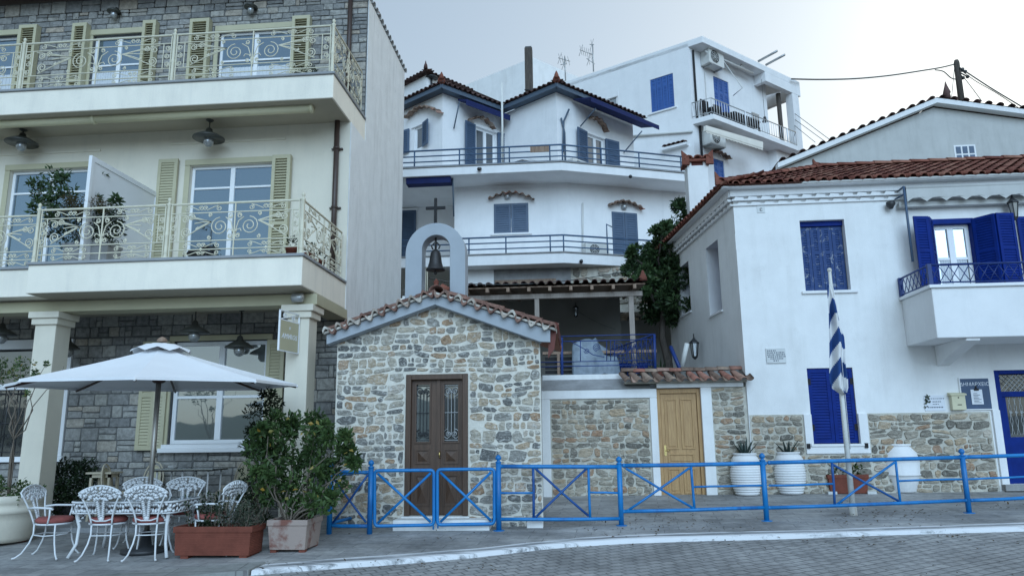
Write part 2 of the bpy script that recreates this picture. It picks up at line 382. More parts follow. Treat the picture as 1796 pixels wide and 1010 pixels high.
M['slabs']=paving('slate_paving',(.295,.297,.297),(.385,.382,.375),(.19,.19,.19),.62,.24,R(4),.006,.35,.95,.7)
M['border']=paving('stone_border',(.27,.28,.27),(.32,.325,.31),(.17,.17,.17),.75,3.0,R(-6),.008,0,.5)
M['porch']=paint('porch_stone',(.30,.31,.32),.8,.12,.3,3)
M['earth']=paint('earth',(.16,.15,.12),1,.3,.8,.4)
M['sea']=paint('sea_water',(.02,.05,.07),.12,.1,.4,.5)
M['far_hill']=paint('far_hill',(.07,.085,.06),1,.3,0,.02)
# ---------------------------------------------------------------- builders
def stone_poly(mb,face,pts,off,dep,gc):
    n=len(pts); cs=sum(p[0] for p in pts)/n; cz=sum(p[1] for p in pts)/n
    b=[face.w(p[0],p[1],off) for p in pts]
    k1,k2=(.955,.66)
    t=[face.w(cs+(p[0]-cs)*k1,cz+(p[1]-cz)*k1,off+dep*U(.55,1)) for p in pts]
    q=[face.w(cs+(p[0]-cs)*k2*U(.8,1.2),cz+(p[1]-cz)*k2*U(.8,1.2),off+dep*U(.7,1.15)) for p in pts]
    c=[face.w(cs,cz,off+dep*U(1,1.3))]
    fs=[]
    for i in range(n):
        j=(i+1)%n
        fs+= [(i,j,n+j,n+i),(n+i,n+j,2*n+j,2*n+i),(2*n+i,2*n+j,3*n)]
    mb.add(b+t+q+c,fs,gc,False)
def rubble(mb,face,s0,s1,z0,z1,holes=(),off=0,hr=(.10,.21),wr=(.14,.36),gap=.032,dep=.03,top=None,wob=.05):
    zb=sorted(set([z0,z1]+[x for h in holes for x in h[2:] if z0<x<z1]))
    rows=[]
    for a,b in zip(zb[:-1],zb[1:]):
        z=a
        while z<b-1e-6:
            h=U(*hr)
            if b-z-h<hr[0]*.8: h=b-z
            rows.append((z,min(b,z+h))); z+=h
    def warp(s,z): 
        f=min(1,(z-z0)/.15,(z1-z)/.15) if top is None else min(1,(z-z0)/.15)
        return z+noise.noise(V((s*1.6,z*1.6,3.3)))*wob*max(0,f)
    for (a,b) in rows:
        bl=sorted([(h[0],h[1]) for h in holes if h[2]<(a+b)/2<h[3]])
        x=s0; segs=[]
        for (p,q) in bl: segs.append((x,p)); x=q
        segs.append((x,s1))
        for (p,q) in segs:
            x=p
            while x<q-.04:
                wd=U(*wr)*(1.25 if rng.random()<.12 else 1)
                if q-x-wd<wr[0]*.7: wd=q-x
                cells=[(x,x+wd,a,b)]
                r=rng.random()
                if (b-a)>.15 and r<.38:
                    m=a+(b-a)*U(.4,.6); cells=[(x,x+wd,a,m)]
                    if rng.random()<.4: k=x+wd*U(.4,.6); cells+=[(x,k,m,b),(k,x+wd,m,b)]
                    else: cells+=[(x,x+wd,m,b)]
                elif r>.985: cells=[]
                for (c0,c1,d0,d1) in cells:
                    if c1-c0<gap*1.6 or d1-d0<gap*1.4: continue
                    cx,cz=(c0+c1)/2,(d0+d1)/2; rx,rz=(c1-c0-gap)/2*U(.92,1.10),(d1-d0-gap)/2*U(.92,1.14)
                    e=U(3.2,14); n=rng.choice((7,8,9,10,11)); ph=U(0,7); rot=U(-.16,.16); pts=[]; ok=True
                    for i in range(n):
                        t=2*PI*(i+U(-.25,.25))/n; ct,st=math.cos(t),math.sin(t)
                        rr=(abs(ct)**e+abs(st)**e)**(-1/e)*(1+.10*math.sin(2*t+ph)+.06*math.sin(3*t+ph*2)+U(-.08,.08))
                        px,pz=rx*rr*ct,rz*rr*st
                        px,pz=px-pz*rot,pz+px*rot
                        S=min(q-.004,max(p+.004,cx+px)); Z=max(z0+.004,min(z1-.004,warp(cx+px,cz+pz)))
                        if top:
                            tz=top(S)-.02
                            if Z>tz: Z=tz
                        pts.append((S,Z))
                    if max(k[1] for k in pts)-min(k[1] for k in pts)<.035: continue
                    stone_poly(mb,face,pts,off,dep*U(.6,1.3),rng.random())
                x+=wd
def ashlar(mb,face,s0,s1,z0,z1,holes=(),off=0,hr=(.13,.24),wr=(.2,.42),gap=.016,dep=.022):
    zb=sorted(set([z0,z1]+[x for h in holes for x in h[2:] if z0<x<z1]))
    for a0,b0 in zip(zb[:-1],zb[1:]):
        z=a0
        while z<b0-1e-6:
            h=U(*hr)
            if b0-z-h<hr[0]*.7: h=b0-z
            a,b=z,z+h; z+=h
            bl=sorted([(q[0],q[1]) for q in holes if q[2]<(a+b)/2<q[3]])
            x=s0; segs=[]
            for (p,q) in bl: segs.append((x,p)); x=q
            segs.append((x,s1))
            for (p,q) in segs:
                x=p
                while x<q-.03:
                    wd=U(*wr)
                    if q-x-wd<wr[0]*.6: wd=q-x
                    cells=[(x,x+wd,a,b)]; r=rng.random()
                    if h>.17 and r<.3:
                        m=a+h*U(.4,.6); cells=[(x,x+wd,a,m),(x,x+wd,m,b)]
                    elif h>.17 and r<.42:
                        k=x+wd*U(.35,.65); m=a+h*U(.4,.6); cells=[(x,k,a,b),(k,x+wd,a,m),(k,x+wd,m,b)]
                    for (c0,c1,d0,d1) in cells:
                        g=gap/2; c0+=g;c1-=g;d0+=g;d1-=g
                        if c1-c0<.03 or d1-d0<.03: continue
                        j=lambda:U(-.006,.006); k=.012
                        pts=[(c0+k+j(),d0+j()),(c1-k+j(),d0+j()),(c1+j(),d0+k+j()),(c1+j(),d1-k+j()),(c1-k+j(),d1+j()),(c0+k+j(),d1+j()),(c0+j(),d1-k+j()),(c0+j(),d0+k+j())]
                        stone_poly(mb,face,pts,off,dep*U(.6,1.4),rng.random())
                    x+=wd
def arc_tile(mb,P0,ev,eu,n,r0,r1,l,inv=False,rnd=None,rim=True,seg=6,th=.014):
    vs=[]; 
    for (q,r) in ((0,r0),(1,r1)):
        for k in range(seg+1):
            a=PI*k/seg; vs.append(P0+ev*(l*q)+eu*(-math.cos(a)*r)+n*((-1 if inv else 1)*math.sin(a)*r*.8))
    m=seg+1
    fs=[(k,k+1,m+k+1,m+k) for k in range(seg)]
    if rim:
        for k in range(m):
            a=PI*k/seg; vs.append(P0+ev*(l*.0)+eu*(-math.cos(a)*(r0-th))+n*((-1 if inv else 1)*math.sin(a)*(r0-th)*.8))
        fs+=[(k,2*m+k,2*m+k+1,k+1) for k in range(seg)]
        for k in range(m):
            a=PI*k/seg; vs.append(P0+ev*l+eu*(-math.cos(a)*(r1-th))+n*((-1 if inv else 1)*math.sin(a)*(r1-th)*.8))
        fs+=[(2*m+k,3*m+k,3*m+k+1,2*m+k+1) for k in range(seg)]
    mb.add(vs,fs,rnd,True)
def tiles(mb,P0,eu,ev,nu,nv,w,l,jit=.006,cut=None,pans=True,rise=.0):
    n=eu.cross(ev).normalized()
    if n.z<0: n=-n
    for i in range(nu):
        for j in range(nv):
            c=P0+eu*((i+.5)*w)+ev*(j*l)
            if cut and not cut(c): continue
            o=n*(.018+U(0,jit))+eu*U(-jit,jit)
            sl=ev*l*1.12-n*.016
            arc_tile(mb,c+o,sl.normalized(),eu,n,w*.33,w*.27,sl.length,rim=(j==0))
            if pans: arc_tile(mb,c+eu*w*.5+n*.035,ev,eu,n,w*.28,w*.30,l,True,rim=False,seg=4)
def rods(mb,pts,r=.012,n=6): mb.tube(pts,r,n)
def box_rod(mb,a,b,w,d,nrm):
    a,b=V(a),V(b); t=(b-a).normalized(); x=nrm.cross(t).normalized(); y=nrm
    mb.box(a-x*w/2-y*d/2,x*w,y*d,b-a)
def spiral(cx,cz,r0,r1,a0,turns,n=14):
    return [(cx+(r0+(r1-r0)*i/n)*math.cos(a0+2*PI*turns*i/n),cz+(r0+(r1-r0)*i/n)*math.sin(a0+2*PI*turns*i/n)) for i in range(n+1)]
def scr(mb,mp,pts,r=.006,n=4): mb.tube([mp(a,b) for a,b in pts],r,n,cap=False)
def sscroll(mb,mp,x0,z0,x1,z1,rad,r=.006,fl=1):
    dx,dz=x1-x0,z1-z0; L=math.hypot(dx,dz); a=math.atan2(dz,dx)
    A=spiral(x0,z0,rad*.25,rad,a+fl*PI*.5-fl*2*PI*1.3,fl*1.3,12)
    B=spiral(x1,z1,rad,rad*.25,a-fl*PI*.5,-fl*-1.3,12)
    scr(mb,mp,A+B,r)
def iron_panel(mb,mp,W,H,r=.0098,full=True):
    L=lambda pts,rr=r: scr(mb,mp,pts,rr,5)
    for z in (.02,.157*H,.314*H,.83*H): L([(0,z),(W,z)],r*1.15)
    L([(0,H),(W,H)],r*2.1)
    for x in (0.01,W-.01): L([(x,0),(x,H)],r*1.3)
    if not full:
        for x in (W*.5,): L([(x,0),(x,H)],r*1.3)
    c=W/2
    if full: L([(c,0),(c,H)],r*1.4)
    e=.055*W
    for sg in (-1,1):
        X=lambda f:c+sg*f*W
        L([(X(.5-.055),.314*H),(X(.5-.055),.83*H)])
        a0=0 if sg>0 else PI
        # main spiral next to the centre bar
        rr=.165*H
        L([(X(.005),.33*H),(X(.012),.5*H),(X(.03),.66*H),(X(.07),.735*H)])
        L(spiral(X(.115),.57*H,rr*1.02,rr*.18,PI/2,-sg*1.9,26))
        L(spiral(X(.035),.76*H,.018,.045,0,sg*1.4,10)); L(spiral(X(.03),.39*H,.015,.042,PI,-sg*1.4,10))
        L([(X(.0),.40*H),(X(.02),.50*H),(X(.045),.52*H),(X(.055),.47*H)])
        # rays
        o=(X(.115+rr/W*.95),.66*H)
        for q in ((X(.40),.36*H),(X(.30),.53*H),(X(.31),.64*H),(X(.36),.74*H),(X(.42),.80*H)): L([o,((o[0]+q[0])/2,(o[1]+q[1])/2+.012),q])
        L(spiral(X(.29),.55*H,.006,.03,0,1.2,8),r*.8)
        # outer scrolls
        L(spiral(X(.375),.48*H,.095*H,.02*H,-PI/2,sg*1.7,20)); L(spiral(X(.335),.75*H,.062*H,.015*H,0,-sg*1.6,14))
        L(spiral(X(.385),.72*H,.07*H,.02*H,PI/2,sg*1.5,14))
        L(spiral(X(.19),.79*H,.035,.012,-PI/2,sg*1.3,9)); L(spiral(X(.19),.37*H,.035,.012,PI/2,-sg*1.3,9))
        for k in range(3): L(spiral(X(.473),(.40+.165*k)*H,.055*H,.018*H,PI/2*(k%2*2-1),sg*1.5,12))
        # friezes
        for (z0,z1,fl) in ((.83*H,H,1),(.157*H,.314*H,1),(.02,.157*H,-1)):
            zm=(z0+z1)/2; hh=(z1-z0)*.40
            for q in (-1,1):
                x0=X(.25)+q*.125*W; x1=X(.25)+q*.03*W
                a=spiral(x0,zm,hh*.2,hh*.8,PI*.5-2*PI*1.2,1.2,9)
                L(spiral(x0,zm-fl*hh*.1,hh*.8,hh*.2,fl*PI/2,q*fl*1.4,10),r*.85)
                L([(x0,zm+fl*hh*.7),(X(.25)+q*.085*W,zm+fl*hh*.35),(x1,zm-fl*hh*.5)],r*.85)
                L(spiral(x1*.5+X(.25)*.5,zm,hh*.7,hh*.2,0 if q>0 else PI,q*1.4,9),r*.85)
        mb.add([mp(X(.25)-.03,.165*H),mp(X(.25),.12*H),mp(X(.25)+.03,.165*H),mp(X(.25),.20*H)],[(0,1,2,3)])
def post_ornate(mb,p,h,r=.033):
    mb.lathe(p,[(r*1.5,0),(r*1.5,.03),(r,.05),(r,.10),(r*1.2,.12),(r*.95,.15),(r*.9,h*.40),(r*1.15,h*.43),(r*1.15,h*.46),(r*.9,h*.5),(r*.85,h*.97),(r*1.25,h),(r*1.25,h+.02),(r*.5,h+.035),(r*.5,h+.05),(r*.95,h+.075),(r*.9,h+.10),(r*.3,h+.125)],10)
def window(face,root,rc,off=-.12,leaves=2,bars=(),fw=.055,fm='win_white',gm='glass_sky',name='window',sill=None,mul=None):
    s0,s1,z0,z1=rc; mb=MB(); d=.05
    face.box(mb,s0,s0+fw,z0,z1,off,off+d); face.box(mb,s1-fw,s1,z0,z1,off,off+d)
    face.box(mb,s0+fw,s1-fw,z1-fw,z1,off,off+d); face.box(mb,s0+fw,s1-fw,z0,z0+fw,off,off+d)
    mw=mul or fw*1.5
    cs=[s0+fw+(s1-s0-2*fw)*i/leaves for i in range(leaves+1)]
    for x in cs[1:-1]: face.box(mb,x-mw/2,x+mw/2,z0+fw,z1-fw,off+.002,off+d+.012)
    for b in bars:
        z=z0+(z1-z0)*b
        for i in range(leaves):
            a=cs[i]+(mw/2 if i else 0); c=cs[i+1]-(mw/2 if i<leaves-1 else 0)
            face.box(mb,a,c,z-fw*.35,z+fw*.35,off+.004,off+d-.004)
    if sill: face.box(mb,s0-.08,s1+.08,z0-.07,z0-.002,off,sill)
    o=mb.build(name,M[fm],root,bevel=.006)
    g=MB()
    zs=[z0+fw]+[z0+(z1-z0)*b for b in bars]+[z1-fw]
    for i in range(leaves):
        for j in range(len(zs)-1):
            t1,t2=U(-.004,.004),U(-.004,.004)
            g.quad(face.w(cs[i],zs[j],off+.02+t1),face.w(cs[i+1],zs[j],off+.02-t1),face.w(cs[i+1],zs[j+1],off+.02-t1+t2),face.w(cs[i],zs[j+1],off+.02+t1+t2))
    g.build('pane',M[gm],o)
    return o
def shutter(root,H,e,n,w,h,mat,slat=.055,th=.04,st=.06,rails=(),name='shutter',build=True,mb=None):
    """louvred leaf hinged at H (bottom), spreading along e, outer side n"""
    e=V(e).normalized(); n=V(n).normalized(); z=V((0,0,1)); H=V(H); mb=mb or MB()
    B=lambda a0,a1,z0,z1,o0,o1: mb.box(H+e*a0+z*z0+n*o0,e*(a1-a0),n*(o1-o0),z*(z1-z0))
    B(0,st,0,h,0,th); B(w-st,w,0,h,0,th); B(st,w-st,0,st*1.3,0,th); B(st,w-st,h-st*1.2,h,0,th)
    B(st,w-st,st*1.3,h-st*1.2,.003,.007)
    zs=[st*1.3]+[h*r for r in rails]+[h-st*1.2]
    for r in rails: B(st,w-st,h*r-st*.5,h*r+st*.5,0,th)
    for a,b in zip(zs[:-1],zs[1:]):
        k=max(2,int((b-a)/slat)); dz=(b-a)/k
        for i in range(k):
            q=a+dz*(i+.12)
            mb.box(H+e*st+z*(q+dz*.0)+n*(th*.8),e*(w-2*st),z*(dz*1.02)-n*(th*.45),n*.006+z*.006)
    if build: return mb.build(name,mat,root)
    return mb
def railing(root,pts,hts,mat,post_h,r=.02,posts=None,top_r=None,name_rail='rail',nposts=None):
    mb=MB()
    for h in hts: mb.tube([p+V((0,0,h)) for p in pts],top_r if (top_r and h==max(hts)) else r,6)
    mb.build(name_rail,mat,root)
    for p in (posts if posts is not None else pts):
        m=MB(); m.tube([p,p+V((0,0,post_h))],r*1.15,6); m.build('post',mat,root)
def hood(root,face,s0,zl,sa,za,s1,zr,mat,n=9,r=.085,dep=.26,name='tile_hood'):
    mb=MB()
    def path(t):
        s=s0+(s1-s0)*t
        if s<=sa and sa>s0: q=(s-s0)/(sa-s0); z=zl+(za-zl)*math.sin(q*PI/2)
        else: q=(s1-s)/max(1e-6,s1-sa); z=zr+(za-zr)*math.sin(q*PI/2)
        return face.w(s,z,dep),V((0,0,1))
    wave(mb,path,max(4,n*2//3),r*.42,-face.n*dep+V((0,0,.05)),.03)
    return mb.build(name,M['old_tile'],root)
def wave(mb,path,n,amp,dep,th=.03,tilt=None,seg=8,rr=(0,1)):
    """scalloped row of tile ends following path(t)->(point, normal)"""
    for i in range(n*2):
        a=[]
        for k in range(seg//2+1):
            t=(i+k/(seg/2))/(n*2); p,nn=path(t); s=math.sin(PI*(i+k/(seg/2))); a.append((p+nn*amp*s,nn))
        m=len(a); D=V(dep)*U(.92,1.05); j=V((0,0,U(-.006,.006)))
        vs=[p+j for p,q in a]+[p-q*th+j for p,q in a]; vs+=[p+D for p in vs]
        fs=[]
        for k in range(m-1): fs+=[(k,m+k,m+k+1,k+1),(k,k+1,2*m+k+1,2*m+k),(m+k,3*m+k,3*m+k+1,m+k+1),(2*m+k,2*m+k+1,3*m+k+1,3*m+k)]
        fs+=[(0,2*m,3*m,m),(m-1,2*m-1,4*m-1,3*m-1)]
        mb.add(vs,fs,U(*rr),False)
def text(face,txt,s,z,size,off,mat,parent,name='lettering',align='CENTER',italic=0,thin=.002):
    cu=bpy.data.curves.new('t','FONT'); cu.body=txt; cu.size=size; cu.align_x=align; cu.extrude=thin/size if False else thin; cu.shear=italic; cu.resolution_u=2
    o=bpy.data.objects.new('t',cu); COL.objects.link(o); bpy.context.view_layer.update()
    dg=bpy.context.evaluated_depsgraph_get(); me=bpy.data.meshes.new_from_object(o.evaluated_get(dg))
    mb=MB(); mb.add([face.w(s+v.co.x,z+v.co.y,off+v.co.z) for v in me.vertices],[tuple(p.vertices) for p in me.polygons])
    bpy.data.objects.remove(o); bpy.data.curves.remove(cu); bpy.data.meshes.remove(me)
    return mb.build(name,mat,parent)
def leaf(mb,p,d,n,l,wd,rnd=None,fold=.25):
    d=d.normalized(); x=d.cross(n)
    if x.length<1e-4: x=d.orthogonal()
    x.normalize(); n=x.cross(d)
    a=p; b=p+d*l*.45+x*wd*.5+n*wd*fold; c=p+d*l; e=p+d*l*.45-x*wd*.5+n*wd*fold
    m=p+d*l*.5
    mb.add([a,b,c,e],[(0,1,2),(0,2,3)],rnd)
def rdir():
    while True:
        v=V((U(-1,1),U(-1,1),U(-1,1)))
        if .05<v.length<1: return v.normalized()
def clump(mb,c,rad,n,l,asp=.45,surf=.55,up=.2,lo=0,hi=1):
    for _ in range(n):
        d=rdir(); k=U(surf**3,1)**(1/3) if surf<1 else 1
        p=V(c)+V((d.x*rad[0]*k,d.y*rad[1]*k,d.z*rad[2]*k))
        dd=(d+rdir()*.9+V((0,0,up))).normalized()
        leaf(mb,p,dd,(d*.7+rdir()*.7+V((0,0,.6))).normalized(),l*U(.6,1.25),l*asp*U(.8,1.2),U(lo,hi))
def crown(mb,c,rad,nc,cr,nl,l,asp=.45,surf=.45,shell=.75,up=.2,seed=None):
    """uneven crown of leaf clumps spread through an ellipsoid"""
    cs=[]
    for _ in range(nc):
        d=rdir(); k=U(shell**3*.4,1)**(1/3)
        q=V(c)+V((d.x*rad[0]*k,d.y*rad[1]*k,d.z*rad[2]*k)); cs.append(q)
        r=cr*U(.6,1.3); b=U(0,.35)
        clump(mb,q,(r,r,r*.8),int(nl*U(.6,1.3)),l,asp,surf,up,b,b+.65)
    return cs
def twig(mb,a,b,r,k=4,wob=.05):
    a,b=V(a),V(b); pts=[a.lerp(b,i/k)+(rdir()*wob*(b-a).length if 0<i<k else V((0,0,0))) for i in range(k+1)]
    mb.tube(pts,[r*(1-.7*i/k) for i in range(k+1)],5); return pts
# ---------------------------------------------------------------- ground
def gz(x,y):
    return .08+.048*(y-8.5)+.006*x
def gpt(u,v):
    r=ray(u,v); t=(gz(0,0)-EYE.z)/ (r.z-.048*r.y-.006*r.x)
    return EYE+r*t
def road_z(x,y): return gz(x,y)-.07-.02*max(0,(9-y))*.0
kerb_px=[(442,1001),(560,991),(700,981),(830,971),(900,963),(960,956),(1020,951),(1100,946),(1250,941),(1400,937),(1600,931),(1796,924)]
kp=[gpt(u,v) for u,v in kerb_px]
kd0=(kp[1]-kp[0]).normalized(); kd1=(kp[-1]-kp[-3]).normalized()
kp=[kp[0]-kd0*12]+kp+[kp[-1]+kd1*25]
mb=MB()
for a,b in zip(kp[:-1],kp[1:]):
    mb.quad(a+V((0,.10,0)),b+V((0,.10,0)),V((b.x+.9,17,gz(b.x+.9,17))),V((a.x+.0 if a is kp[0] else a.x+.9,17,gz(a.x+.9,17))))
# a fine sheet for the pavement
mb=MB(); NX=70
xs=[kp[0].x+(kp[-1].x-kp[0].x)*i/NX for i in range(NX+1)]
def kerb_y(x):
    for a,b in zip(kp[:-1],kp[1:]):
        if a.x<=x<=b.x: return a.y+(b.y-a.y)*(x-a.x)/(b.x-a.x)
    return kp[-1].y
NY=14
for i in range(NX):
    for j in range(NY):
        q=[]
        for (ii,jj) in ((i,j),(i+1,j),(i+1,j+1),(i,j+1)):
            x=xs[ii]; y0=kerb_y(x)+.06; y=y0+(17.2-y0)*jj/NY
            q.append(V((x,y,gz(x,y)+noise.noise(V((x*.8,y*.8,0)))*.012)))
        mb.quad(*q)
struct(mb.build('pavement',M['slabs']))
mb=MB()
for i in range(NX):
    for j in range(16):
        q=[]
        for (ii,jj) in ((i,j),(i+1,j),(i+1,j+1),(i,j+1)):
            x=xs[ii]; y1=kerb_y(x)+.05; y=-9+(y1+9)*jj/16
            q.append(V((x,y,gz(x,y)-.045+noise.noise(V((x*.5,y*.5,5)))*.012)))
        mb.quad(*q)
struct(mb.build('road',M['cobble']))
mb=MB()
for a,b in zip(kp[1:-1],kp[2:]):
    seg=max(1,int((b-a).length/.35))
    for i in range(seg):
        p,q=a.lerp(b,i/seg),a.lerp(b,(i+1)/seg)
        wv=lambda t:noise.noise(V((t.x*1.3,t.y,0)))*.018
        n=V((0,1,0)); f=lambda t,dy,dz:V((t.x,t.y+dy+wv(t),t.z+dz))
        prof=((-.03,-.07),(-.02,.0),(.0,.012),(.085,.016),(.085,.016),(.25,.018),(.25,.018),(.36,.018),(.375,-.02))
        for k,mi_ in ((0,0),(1,0),(2,0),(4,1),(6,0),(7,0)):
            mb.m=mi_; mb.add([f(p,*prof[k]),f(q,*prof[k]),f(q,*prof[k+1]),f(p,*prof[k+1])],[(0,1,2,3)])
struct(mb.build('kerb',[M['kerb'],M['kerb_worn']]))
mb=MB()
for i in range(20):
    x0=kp[1].x-.02-8*(i+1)/20; x1=kp[1].x-.02-8*i/20
    q=[V((x,y,gz(x,y)+.024)) for (x,y) in ((x0,kerb_y(x0)-.05),(x1,kerb_y(x1)-.05),(x1,kerb_y(x1)+.42),(x0,kerb_y(x0)+.42))]
    mb.prism(q,(0,0,-.1))
struct(mb.build('paving_border',M['border']))
mb=MB(); mb.quad((-900,-9,-.9),(900,-9,-.9),(900,900,-.9),(-900,900,-.9)); struct(mb.build('ground',M['earth']))
mb=MB(); mb.quad((-3000,-3000,-1.3),(3000,-3000,-1.3),(3000,-8.5,-1.3),(-3000,-8.5,-1.3)); struct(mb.build('sea',M['sea']))
mb=MB(); mb.bx(-60,60,-9.4,-9,-1.4,-.25); struct(mb.build('quay_edge',M['concrete']))
mb=MB()   # low hills across the bay, seen only mirrored in the windows
K=60; prev=None
for row,(yy,hh) in enumerate(((-900,0),(-1150,1),(-1500,.5))):
    cur=[V((-1800+3600*i/K,yy,-1.4+hh*(70+80*noise.noise(V((i*.13,1.7,0)))+25*noise.noise(V((i*.5,3,0)))))) for i in range(K+1)]
    if prev:
        for i in range(K): mb.quad(prev[i],cur[i],cur[i+1],prev[i+1])
    prev=cur
struct(mb.build('far_hills',M['far_hill']))
mb=MB(); xs2=[-40,-14,-4,4,14,40,90]
for i in range(6):
    x0,x1=xs2[i],xs2[i+1]
    for (y0,z0,y1,z1) in ((22.5,2.2,30,5),(30,5,60,11),(60,11,140,17)):
        mb.quad((x0,y0,z0),(x1,y0,z0),(x1,y1,z1),(x0,y1,z1))
struct(mb.build('hillside',M['earth']))
# ================================================================ HOTEL (left)
HB1=Face(0,11.2,0); HW1=Face(0,13.4,0); HB2=Face(0,12.33,0); HW2=Face(0,14.37,0); HC=Face(0,11.75,0); HG=Face(0,13.42,0)
XR=HB1.S(530,470); XL=-13.5
PWF=Face(XR,0,90)
zs1b,zs1t=HB1.Z(528,500),HB1.Z(528,449)
zs2b,zs2t=HB2.Z(575,172),HB2.Z(575,131)
ztop=PWF.Z(711,131)
YB=17.75
HOTEL=thing('hotel','cream hotel with olive shutters, scrolled iron balconies and grey stone walls','hotel',(XR-4,13.4,0.25))
# ground floor wall
gw=HG.rect(300,598,466,778); gw=(gw[0],gw[1],gw[2],HG.Z(385,597))
gl=(XL+.4,HG.S(104,730),HG.Z(60,800),HG.Z(60,612))
mb=MB(); HG.wall(mb,XL,XR,0,zs1b,[gw,gl],rev=.2); mb.build('ground_floor_wall',M['dark_mortar'],HOTEL)
mb=MB(); pad=.10
ashlar(mb,HG,XL,XR-.01,.1,zs1b-.02,[(gw[0]-.11,gw[1]+.33,gw[2]-.12,gw[3]+.10),(gl[0],gl[1]+.16,gl[2]-.12,gl[3]+.2)],hr=(.14,.25),wr=(.2,.44))
mb.build('ground_floor_stonework',M['ashlar'],HOTEL)
# first floor wall
d2=HW1.rect(329,288,475,440); d2=(d2[0],d2[1],zs1t+.02,d2[3])
d1=HW1.rect(10,297,152,440); d1=(d1[0],d1[1],zs1t+.02,d1[3])
mb=MB(); HW1.wall(mb,XL,XR,zs1t-.1,zs2b+.05,[d2,d1],rev=.18)
for (a,b,v) in ((-20,177,263),(299,500,258)):
    HW1.box(mb,HW1.S(a,v),HW1.S(b,v),HW1.Z(200,v)-.02,HW1.Z(200,v)+.02,.001,.02)
mb.build('first_floor_wall',M['cream'],HOTEL)
# second floor wall
w2=HW2.rect(383,53,511,120); w2=(w2[0],w2[1],zs2t+.02,w2[3])
w1=HW2.rect(162,61,250,120); w1=(w1[0],w1[1],zs2t+.02,w1[3])
w0=HW2.rect(-90,66,28,120); w0=(w0[0],w0[1],zs2t+.02,w0[3])
zr=HW2.Z(400,-8)
mb=MB(); HW2.wall(mb,XL,XR,zs2t-.1,ztop,[w2,w1,w0],rev=.18); mb.build('second_floor_wall',M['dark_mortar'],HOTEL)
mb=MB()
def op(h): return (h[0]-.1,h[1]+.1,h[2],h[3]+.13)
ashlar(mb,HW2,XL,XR-.01,zs2t,zr+.1,[op(w2),op(w1),op(w0)],hr=(.15,.27),wr=(.22,.46)); mb.build('second_floor_stonework',M['ashlar'],HOTEL)
# party wall
mb=MB()
mb.prism([(XR+.012,13.43,-.3),(XR+.012,YB,-.3),(XR+.012,YB,ztop),(XR+.012,14.39,ztop),(XR+.012,14.39,zs2b-.0),(XR+.012,13.43,zs2b)],(-.22,0,0))
mb.bx(XL,XR-.25,YB-.2,YB,0,ztop)
mb.build('party_wall',M['rough_white'],HOTEL)
mb=MB()
for i in range(16):
    y=14.2+i*.235
    arc_tile(mb,V((XR+.05,y,ztop+.01)),V((-1,0,.25)).normalized(),V((0,1,0)),V((.25,0,1)).normalized(),.10,.09,.5,rnd=U(.4,.8))
mb.build('verge_tiles',M['pale_gray'],HOTEL)
mb=MB(); XE=HW2.S(592,3); 
mb.prism([(XL,13.75,zr+.12),(XE,13.75,zr+.12),(XE,13.75,zr+.22),(XL,13.75,zr+.22)],(0,4,0))
mb.tube([(XL,13.72,zr+.16),(XE,13.72,zr+.16)],.07,8)
mb.build('eaves',M['brown_metal'],HOTEL)
mb=MB(); mb.prism([(XL,13.8,zr+.26),(XE,13.8,zr+.26),(XE,YB,zr+1.4),(XL,YB,zr+1.4)],(0,0,.08)); mb.build('roof',M['tile'],HOTEL)
# balcony slabs
xst=HB1.S(47,490)
mb=MB(); mb.bx(xst,XR,11.2,13.6,zs1b,zs1t); mb.bx(XL,xst,11.47,13.6,zs1b+.003,zs1t-.002)
mb.build('balcony_slab',M['hotel_slab'],HOTEL,bevel=.012)
mb=MB(); mb.bx(xst-.02,XR+.03,11.16,11.42,zs1t,zs1t+.045); mb.bx(XL,xst-.02,11.43,11.7,zs1t,zs1t+.045); mb.bx(XR-.22,XR+.03,11.42,13.4,zs1t,zs1t+.045)
mb.build('coping',M['porch'],HOTEL,bevel=.008)
mb=MB(); mb.bx(XL,XR,12.33,14.5,zs2b,zs2t); mb.build('balcony_slab',M['hotel_slab'],HOTEL,bevel=.012)
mb=MB(); mb.bx(XL,XR+.03,12.29,12.55,zs2t,zs2t+.045); mb.bx(XR-.22,XR+.03,12.55,14.36,zs2t,zs2t+.045); mb.build('coping',M['porch'],HOTEL,bevel=.008)
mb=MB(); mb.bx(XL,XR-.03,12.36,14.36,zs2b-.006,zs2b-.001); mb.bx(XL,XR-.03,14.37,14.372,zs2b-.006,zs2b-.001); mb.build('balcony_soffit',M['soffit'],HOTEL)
mb=MB(); mb.bx(xst+.03,XR-.03,11.23,11.74,zs1b-.006,zs1b-.001); mb.build('balcony_soffit',M['soffit'],HOTEL)
